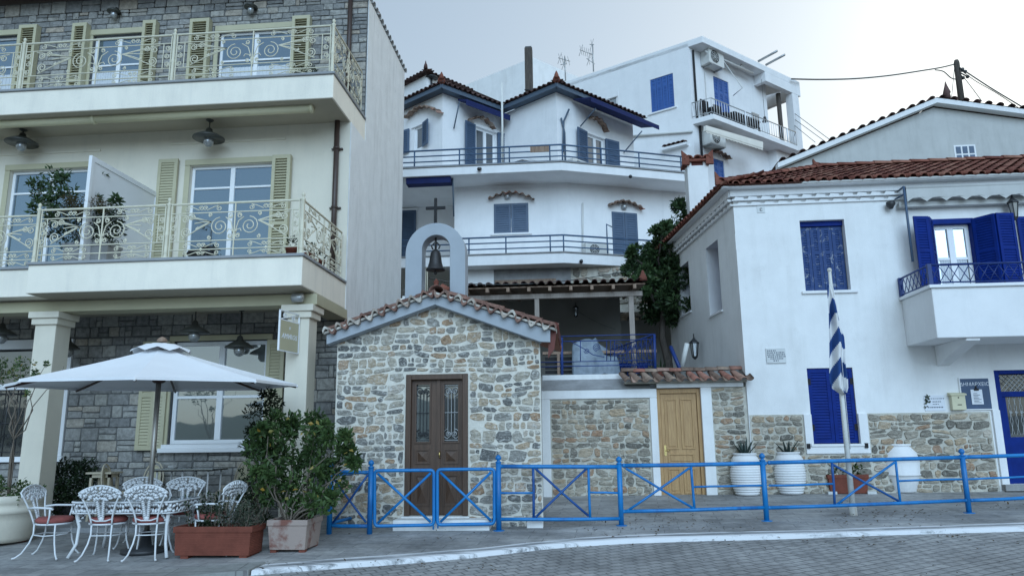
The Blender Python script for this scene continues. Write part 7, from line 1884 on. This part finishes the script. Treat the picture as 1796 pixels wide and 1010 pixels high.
# ================================================================ WHITE IRON SUITE
def leafpad(m,c,d,n,l,w_):
    d=V(d).normalized(); n=V(n).normalized(); x=n.cross(d).normalized(); h=n*.010
    pts=[c-d*l*.5,c-d*l*.15+x*w_*.5,c+d*l*.2+x*w_*.42,c+d*l*.5,c+d*l*.2-x*w_*.42,c-d*l*.15-x*w_*.5]
    m.add(pts+[c+h,c-h],[(i,(i+1)%6,6) for i in range(6)]+[((i+1)%6,i,7) for i in range(6)],.5,True)
def iron_chair(label,arms):
    t=thing('iron_chair',label,'chair',(0,0,0),0,'white iron garden chairs')
    r=.0115; S=.42
    seat=[V((.225*math.cos(a)*(1 if math.sin(a)>0 else 1-.28*abs(math.sin(a))**1.5),.215*math.sin(a),S)) for a in [2*PI*k/24 for k in range(24)]]
    m=MB(); m.tube(seat,r*1.1,6,True)
    for k in range(-3,4): y=math.sqrt(max(.001,1-(k*.06/.225)**2))*.2; m.tube([(k*.06,-y*.9,S),(k*.06,y,S)],.006,4)
    m.build('seat_frame',M['iron_white'],t)
    m=MB(); cpr=[(.02,.0),(.20,.0),(.228,.022),(.228,.048),(.20,.072),(.02,.082)]; m.lathe((0,.01,S+.008),cpr,24,1.0,.98); m.build('cushion',M['cushion'],t)
    def stem(sg,z): # back stem curve
        s=(z-S)/.40; return V((sg*(.125+.13*s**1.7),-.185-.13*s,z))
    m=MB()
    A=[stem(-1,S+.40*i/8) for i in range(9)]; B=[stem(1,S+.40*i/8) for i in range(9)]
    arch=[V((-.255+.51*i/12,-.315-.012*math.sin(PI*i/12),S+.40+.085*math.sin(PI*i/12)**.8)) for i in range(1,12)]
    m.tube(A+arch+B[::-1],r,6)
    m.tube([stem(-1,S+.07),V((-.06,-.215,S+.045)),V((.06,-.215,S+.045)),stem(1,S+.07)],r*.8,5)
    m.build('back_frame',M['iron_white'],t)
    m=MB(); nn=V((0,-1,-.3))
    bp=lambda x,z:V((x,-.185-.13*((z-S)/.40)-.006,z))
    for k in range(17):
        a=R(-88+176*k/16)
        for q in (.30,.58,.84,1.06):
            x=math.sin(a)*.225*q; z=S+.285+math.cos(a)*.150*q+.055*q*abs(math.sin(a))
            z=min(z,S+.375+.085*math.cos(min(1.57,abs(x)/.255*1.57)))
            if q<.5 and k%2: continue
            leafpad(m,bp(x+U(-.008,.008),z+U(-.008,.008)),V((math.sin(a)*.9+U(-.6,.6),0,math.cos(a)+U(-.6,.6))),nn,U(.062,.090),U(.036,.050))
    for k in range(10):
        z=S+.31-.025*k; wd=.075-.005*k
        for sg in (-1,1): leafpad(m,bp(sg*wd*.55,z),V((sg*.7,0,-.7)),nn,.066,.044)
    m.lathe(bp(0,S+.075),[(.01,-.03),(.034,-.012),(.034,.012),(.01,.03)],10,1,.3)
    m.build('back_ornament',M['iron_white'],t)
    for (x,y,fx,fy) in ((-.125,-.18,-.185,-.35),(.125,-.18,.185,-.35),(-.18,.13,-.235,.22),(.18,.13,.235,.22)):
        m=MB(); pts=[V((x,y,S)),V((x+(fx-x)*-.05,y+(fy-y)*.0,S*.72)),V((x+(fx-x)*.15,y+(fy-y)*.2,S*.45)),V((x+(fx-x)*.6,y+(fy-y)*.62,S*.15)),V((fx,fy,.012)),V((fx*1.08,fy*1.08,.006))]; m.tube(pts,[r,r,r,r,r,r*1.2],6); m.build('leg',M['iron_white'],t)
    m=MB(); z=.285; m.tube([V((-.125,-.185,z)),V((-.17,-.02,z-.01)),V((-.178,.13,z)),V((0,.175,z)),V((.178,.13,z)),V((.17,-.02,z-.01)),V((.125,-.185,z)),V((0,-.20,z))],.008,5,True); m.build('stretcher',M['iron_white'],t)
    if arms:
        for sg in (-1,1):
            m=MB(); a=stem(sg,S+.20); m.tube([a,a+V((sg*.045,.12,.012)),V((sg*.25,.09,S+.205)),V((sg*.24,.12,S+.185))],r*1.25,6); m.tube([V((sg*.245,.08,S+.20)),V((sg*.225,.07,S+.1)),V((sg*.222,.05,S))],r,6); m.build('armrest',M['iron_white'],t)
    return t
c1_=iron_chair('white iron chair with red cushion, back turned to us, nearest the table corner leg',False)
def place(o,u,v,rz,sh,label=None):
    p=gpt(u,v); d=V((-math.sin(rz),math.cos(rz),0)); p=p+d*sh; p.z=gz(p.x,p.y)+.002
    if label: o['label']=label
    Mx=Matrix.Translation(p)@Matrix.Rotation(rz,4,'Z'); o.matrix_world=Mx; WM[o.name]=Mx; return p
place(c1_,163,986,R(10),.33)
c2_=dup(c1_,(0,0,0),0,'white iron chair with red cushion, back turned to us, right beside the terracotta planter'); place(c2_,245,985,R(13),.33)
ta=gpt(122,980)
c3_=dup(c1_,(0,0,0),0,'white iron chair facing us behind the table, just right of the umbrella pole'); 
c4_=dup(c1_,(0,0,0),0,'white iron chair facing us behind the herbs of the long planter')
def at(o,u,Y,rz,sc=1):
    x=Face(0,Y,0).S(u,850); p=V((x,Y,gz(x,Y)+.002)); o.matrix_world=Matrix.Translation(p)@Matrix.Rotation(rz,4,'Z')@Matrix.Scale(sc,4)
at(c3_,247,10.25,R(206)); at(c4_,322,10.2,R(202))
c5_=iron_chair('white iron armchair with red cushion at the left head of the table',True); place(c5_,82,976,R(-86),.05)
c6_=dup(c5_,(0,0,0),0,'white iron armchair at the far right head of the table behind the planter'); at(c6_,378,9.75,R(80))
# table
tx=gpt(122,981); tw,td=1.42,.82; H=.70
t=thing('iron_table','white iron garden table with leaf pattern apron and glass top','table',tx+V((tw/2-.09,td/2-.06,0)))
o=tx+V((-.10,-.02,0)); 
m=MB(); mm=MB(); 
def rr_pts(z,e): 
    pts=[]; a,b,rad=tw/2+e,td/2+e,.16; c=o+V((tw/2,td/2,z))
    for (sx_,sy_,a0) in ((1,-1,-PI/2),(1,1,0),(-1,1,PI/2),(-1,-1,PI)):
        for k in range(6):
            q=a0+PI/2*k/5; pts.append(c+V((sx_*(a-rad)+rad*math.cos(q),sy_*(b-rad)+rad*math.sin(q),0)))
    return pts
m.tube(rr_pts(H,0),.014,6,True); m.tube(rr_pts(H-.135,-.005),.010,5,True)
per=rr_pts(H-.068,0); npt=len(per)
for i in range(npt):
    a,b=per[i],per[(i+1)%npt]; L=(b-a).length; k=max(1,int(L/.036)); d=(b-a).normalized(); nn=V((d.y,-d.x,0))
    for q in range(k):
        c=a.lerp(b,(q+.5)/k)
        for zz in (-.035,.03): leafpad(m,c+V((0,0,zz+U(-.015,.015))),d*U(-1,1)+V((0,0,U(-1,1))),nn,U(.06,.085),U(.035,.05))
m.build('apron',M['iron_white'],t)
g_=MB(); pts=rr_pts(H+.006,-.01); n=len(pts); g_.prism(pts,(0,0,.008)); g_.build('glass_top',M['glass_dim'],t)
for (sx_,sy_) in ((0,0),(1,0),(1,1),(0,1)):
    m=MB(); c=o+V((.10+(tw-.2)*sx_,.10+(td-.2)*sy_,0)); ox,oy=(1 if sx_ else -1),(1 if sy_ else -1)
    c.z=gz(c.x,c.y); m.tube([c+V((ox*.02,oy*.02,H-.03)),c+V((0,0,H-.2)),c+V((-ox*.02,-oy*.02,H*.55)),c+V((-ox*.01,-oy*.01,H*.25)),c+V((ox*.05,oy*.05,.01))],[.030,.026,.021,.019,.022],8)
    for k in range(16):
        s=k/15; leafpad(m,c+V((-ox*(.02+.13*s)*(k%2),-oy*(.02+.13*s)*((k+1)%2),H-.09-.17*(1-s)+U(-.02,.02))),rdir(),V((ox,oy,0)),.055,.035)
    m.build('leg',M['iron_white'],t)
# ================================================================ PORCH FURNITURE
def wicker(p,rz,label):
    t=thing('bistro_chair',label,'chair',p,rz,'balloon back bistro chairs on the porch'); Mx=WM[t.name]; W_=lambda x,y,z:Mx@V((x,y,z))
    m=MB(); m.lathe(Mx.translation+V((0,0,.44)),[(.20,0),(.215,.015),(.20,.035),(.02,.04)],18); m.build('seat',M['wicker'],t)
    m=MB(); m.tube([W_(-.19,-.17,.44)]+[W_(.20*math.cos(a)*1.0,-.20-.05*math.sin(a),.60+.33*math.sin(a)) for a in [PI-PI*k/12 for k in range(13)]]+[W_(.19,-.17,.44)],.014,6); m.tube([W_(-.14,-.18,.44)]+[W_(.145*math.cos(a),-.20-.05*math.sin(a),.62+.25*math.sin(a)) for a in [PI-PI*k/10 for k in range(11)]]+[W_(.14,-.18,.44)],.011,6)
    m.build('back_frame',M['wicker'],t)
    m=MB(); pts=[W_(.135*math.cos(a),-.21-.04*math.sin(a),.66+.20*math.sin(a)) for a in [2*PI*k/20 for k in range(20)]]; m.add(pts,[tuple(range(20))]); m.build('back_panel',M['olive'],t)
    for x in (-1,1):
        for y in (-1,1): m=MB(); m.tube([W_(x*.16,y*.16,.44),W_(x*.20,y*.21,0)],[.015,.011],6); m.build('leg',M['wicker'],t)
    m=MB(); m.tube([W_(.17*math.cos(a),.17*math.sin(a),.22) for a in [2*PI*k/16 for k in range(16)]],.008,5,True); m.build('foot_ring',M['wicker'],t)
PY=12.35; Pf=Face(0,PY,0)
wicker(V((Pf.S(222,850)-.1,12.3,FL)),R(-80),'bistro chair seen from the side, just left of the umbrella pole')
wicker(V((Face(0,12.9,0).S(252,850),12.95,FL)),R(175),'bistro chair with olive back panel right behind the umbrella pole')
wicker(V((Face(0,12.6,0).S(398,850),12.75,FL)),R(150),'bistro chair with olive back panel at the right end of the porch table')
wicker(V((Face(0,12.2,0).S(432,850),12.3,FL)),R(95),'bistro chair turned sideways, partly behind the big shrub')
t=thing('porch_table','thin dark topped porch table with white legs between the bistro chairs','table',V((Pf.S(325,850),PY,FL)))
a,b=Pf.S(276,822),Pf.S(388,819); zt=Pf.Z(330,821)
m=MB(); m.bx(a,b,PY-.3,PY+.35,zt-.015,zt); m.build('table_top',M['glass_dim'],t)
m=MB(); m.tube([V((a+.04,PY-.26,zt-.025)),V((b-.04,PY-.26,zt-.025)),V((b-.04,PY+.31,zt-.025)),V((a+.04,PY+.31,zt-.025))],.014,5,True); m.build('frame',M['dark_metal'],t)
for x in (a+.12,(a+b)/2,b-.12):
    for y in (PY-.2,PY+.25): m=MB(); m.tube([(x,y,zt-.03),(x,y,FL)],.016,6); m.build('leg',M['win_white'],t)
p=V((Pf.S(303,816),PY,zt)); m=MB(); m.lathe(p,[(.06,0),(.075,.03),(.07,.05),(.05,.05),(.045,.02)],14); tag(m.build('ashtray',M['marble'],None,p),'small white ashtray on the porch table','ashtray')
p=Pf.P(182,850); p.z=FL; t=thing('porch_stool','plain pale wooden stool before the dark bush','stool',p); zt=Pf.Z(182,827)
m=MB(); m.bx(p.x-.23,p.x+.22,PY-.17,PY+.17,zt-.03,zt); m.build('seat',M['wicker'],t); m=MB(); m.bx(p.x-.18,p.x+.18,PY-.13,PY+.13,zt-.09,zt-.031); m.build('apron',M['wicker'],t)
for x in (-.18,.14):
    for y in (-.13,.10): m=MB(); m.bx(p.x+x,p.x+x+.04,PY+y,PY+y+.04,FL,zt-.032); m.build('leg',M['wicker'],t)
# ================================================================ UMBRELLA
UY=9.85; UF=Face(0,UY,0); ux=UF.S(268,800); UB=V((ux,UY,gz(ux,UY)))
RU=1.85; zrim=2.315; zap=UF.Z(277,605); TLT=lambda y:(y-UY)/1.87*.045
t=thing('parasol','large white octagonal parasol with dark wooden ribs over the iron table','umbrella',UB)
m=MB(); na,nr=7,9; a0=PI/8
vs=[];fs_=[]
def cpt(k,i,j,zoff=0):
    A=a0+PI/4*k; B=A+PI/4; s=j/nr; q=i/na
    p=V((math.cos(A),math.sin(A),0)).lerp(V((math.cos(B),math.sin(B),0)),q)
    sag=math.sin(PI*q)
    rad=s*RU*(1-.030*sag*s)
    z=zap-(zap-zrim)*(s**.84)-.055*sag*math.sin(PI*min(1,s*.9))*s+ .02*sag*s*s
    q=V((ux,UY,z+zoff))+p*rad; q.z+=TLT(q.y); return q
for k in range(8):
    vs=[cpt(k,i,j) for j in range(1,nr+1) for i in range(na+1)]
    m.add(vs,[(j*(na+1)+i,j*(na+1)+i+1,(j+1)*(na+1)+i+1,(j+1)*(na+1)+i) for j in range(nr-1) for i in range(na)],.5,True)
    vs=[cpt(k,i,nr) for i in range(na+1)]; m.add(vs+[v+V((0,0,-.035)) for v in vs],[(i,i+1,na+2+i,na+1+i) for i in range(na)],.5)
cano=m.build('canopy',M['canvas'],t)
m=MB(); n=32
pr=[]
for k in range(n):
    a=2*PI*k/n; w_=.5+.5*math.cos(4*a*2); r_1=.37+.03*w_; pr.append((a,w_,r_1))
top=V((ux,UY,zap+.03)); ring1=[V((ux+.20*math.cos(a),UY+.20*math.sin(a),zap-.005+.012*w_)) for a,w_,r in pr]; ring2=[V((ux+r*math.cos(a),UY+r*math.sin(a),zap-.115+.055*(1-w_))) for a,w_,r in pr]
m.add([top]+ring1+ring2,[(0,1+k,1+(k+1)%n) for k in range(n)]+[(1+k,1+n+k,1+n+(k+1)%n,1+(k+1)%n) for k in range(n)],.5,True); m.build('vent_cap',M['canvas'],t)
m=MB(); m.lathe((ux,UY,zap+.04),[(.06,0),(.07,.03),(.04,.06),(.01,.075)],12); m.build('finial',M['old_wood'],t)
m=MB(); m.tube([UB,V((ux,UY,zap-.05))],.034,12); m.build('pole',M['steel'],t)
m=MB(); m.lathe(UB-V((0,0,.01)),[(.30,0),(.30,.05),(.08,.09),(.05,.28)],20); m.build('base',M['dark_metal'],t)
hz=UF.Z(268,668)
m=MB(); m.lathe((ux,UY,hz-.03),[(.06,0),(.085,.02),(.085,.09),(.05,.11),(.045,.3),(.06,.32)],12); m.build('hub',M['dark_wood'],t)
for k in range(8):
    A=a0+PI/4*k; d=V((math.cos(A),math.sin(A),0)); c=V((ux,UY,0)); sd=V((-d.y,d.x,0))
    m=MB(); rp=[]
    for i in range(9):
        s=.06+.93*i/8; q=c+d*(RU*s); q.z=zap-(zap-zrim)*(s**.84)-.048+TLT(q.y); rp.append(q)
    m.tube(rp,.017,6); rb=m.build('rib',M['dark_wood'],t)
    m=MB(); p=c+d*.07+V((0,0,hz+.03)); q=c+d*RU*.56+V((0,0,zap-(zap-zrim)*(.56**.84)-.09)); q.z+=TLT(q.y); m.box(p-sd*.015,sd*.03,q-p,V((0,0,.035))); m.build('strut',M['dark_wood'],rb)
    m=MB(); q=c+d*(RU-.01)+V((0,0,zrim-.03)); q.z+=TLT(q.y); m.ball(q,.022,6); m.build('rib_tip',M['win_white'],rb)
# ================================================================ BALCONY PLANTS
bz=zs1t+.045
F=Face(0,11.75,0); p=V((F.S(160,440),11.75,bz))
t=thing('balcony_planter','overgrown planter with tall leaves, rusty foliage and white flowers on the lower balcony','planter',p)
trough(t,p+V((.02,0,0)),.85,.4,.42,M['concrete'],.9)
fo=MB(); fr=MB(); st=MB(); fl=MB(); dg=MB()
b=p+V((0,0,.40))
for (u,v,r) in ((90,318,24),(75,330,16),(105,350,20),(85,360,18),(70,345,12),(120,335,16),(60,365,10),(115,310,12),(52,318,7),(95,375,16),(175,312,13),(168,345,7),(195,350,12),(205,352,7)):
    c=Face(0,11.6+U(-.1,.2),0).P(u,v); R_=r/112.; twig(st,b+V((U(-.3,.3),0,0)),c,.009,4,.06)
    for k in range(max(2,int(r/3))): q=.3; clump(fo,c+rdir()*R_*.75,(R_*.45,R_*.45,R_*.4),16,.10,.45,.1,.2,q,q+.4)
for k in range(60):
    c=Face(0,11.50+U(-.1,.1),0).P(U(104,186),U(346,374)); clump(fr,c,(.07,.07,.05),26,.035,.5,.1)
for k in range(8):
    c=Face(0,11.5,0).P(U(70,95),U(355,374)); clump(fl,c,(.03,.03,.03),6,.05,.8,.1)
for k in range(170):
    c=Face(0,11.62+U(-.1,.15),0).P(U(86,214),U(362,428)); clump(dg,c,(.08,.08,.10),16,.07,.35,.1)
st.build('stems',M['bark'],t); fo.build('foliage',M['leaf_tree'],t); fr.build('rusty_foliage',M['leaf_red'],t); fl.build('flowers',M['flower'],t); dg.build('dark_foliage',M['leaf_dark'],t)
def smallpot(p,w_,h,label,grp='small terracotta pots on the balcony'):
    t=thing('flower_pot',label,'flower pot',p,0,grp); m=MB(); m.lathe(p,[(w_*.7,0),(w_*.92,h*.75),(w_,h*.76),(w_,h),(w_*.88,h),(w_*.85,h*.9)],16); m.build('pot',M['terracotta'],t)
    m=MB(); clump(m,V(p)+V((0,0,h+.08)),(w_*.9,w_*.9,.12),50,.07,.35,.1,.6); m.build('foliage',M['leaf_dark'],t)
for (u,v,Y,w_,lab) in ((511,442,11.55,.10,'terracotta pot behind the corner post of the lower balcony'),(556,455,12.0,.10,'nearer terracotta pot behind the side railing of the lower balcony'),(570,462,12.5,.11,'farther terracotta pot behind the side railing of the lower balcony')):
    q=Face(0,Y,0).P(u,v); smallpot(V((min(q.x,XR-.2),Y,bz)),w_,.2,lab)
q=Face(0,13.2,0).P(535,115); t=thing('balcony_bush','small green bush on the upper balcony before the right olive shutter','plant',V((q.x,13.2,zs2t)))
m=MB(); crown(m,V((q.x,13.2,zs2t+.42)),(.26,.2,.26),22,.10,34,.06); m.build('foliage',M['leaf_dark'],t); m=MB(); m.lathe((q.x,13.2,zs2t),[(.13,0),(.18,.22),(.15,.23)],14); m.build('pot',M['terracotta'],t)
q=Face(0,12.3,0).P(352,430); t=thing('balcony_chair','dark cushioned chair back behind the lower balcony railing','chair',V((q.x,12.3,bz)))
m=MB(); m.lathe((q.x,12.3,bz+.30),[(.22,0),(.23,.04),(.21,.07)],16,1,.9); m.build('seat',M['black'],t); m=MB(); m.tube([V((q.x-.17,12.5,bz+.3)),V((q.x-.14,12.5,bz+.46)),V((q.x,12.5,bz+.52)),V((q.x+.14,12.5,bz+.46)),V((q.x+.17,12.5,bz+.3))],.035,8); m.build('backrest',M['black'],t)
for x in (-.2,.2):
    for y in (-.18,.18): m=MB(); m.tube([(q.x+x,12.3+y,bz),(q.x+x,12.3+y,bz+.3)],.015,5); m.build('leg',M['dark_metal'],t)
# small agave-like tuft on the terrace
q=CW.P(1160,645,-1.0); t=thing('terrace_plant','spiky small plant on the terrace above the tiled canopy','plant',V((q.x,q.y,ZT-.06)))
m=MB()
for k in range(16): d=(rdir()+V((0,0,.7))).normalized(); leaf(m,V((q.x,q.y,q.z-.1)),d,rdir(),U(.25,.42),.06,U(0,1))
m.build('foliage',M['leaf_dark'],t); m=MB(); m.lathe((q.x,q.y,ZT-.06),[(.1,0),(.15,max(.12,q.z-.1-ZT+.06)),(.12,max(.13,q.z-.1-ZT+.06))],12); m.build('pot',M['terracotta'],t)
# ================================================================ FALLEN LEAVES AND LITTER
m=MB()
def litter(u0,u1,v0,v1,n,s0=.03,s1=.07,rd=False):
    for k in range(n):
        p=gpt(U(u0,u1),U(v0,v1)); p.z=(gz(p.x,p.y)-.045 if rd else gz(p.x,p.y))+.016
        d=V((U(-1,1),U(-1,1),U(0,.25))); leaf(m,p,d,V((U(-.3,.3),U(-.3,.3),1)),U(s0,s1),U(s0,s1)*.5,U(0,.6))
litter(1100,1330,900,930,60); litter(1440,1700,880,925,70); litter(1500,1660,896,908,26,.03,.07); litter(1020,1180,905,945,34); litter(1720,1796,880,900,16); litter(600,860,925,950,14)
litter(1000,1796,946,1010,40,.02,.04,True); litter(620,1000,985,1010,14,.02,.04,True); litter(900,1796,935,960,60,.03,.07,True); litter(450,900,985,1006,40,.025,.05); litter(640,1796,905,945,70,.015,.03); litter(1640,1690,934,938,12,.04,.07,True)
stuff(m.build('fallen_leaves',M['leaf_red']),'dry brown leaves scattered on the pavement and cobbles','leaves')
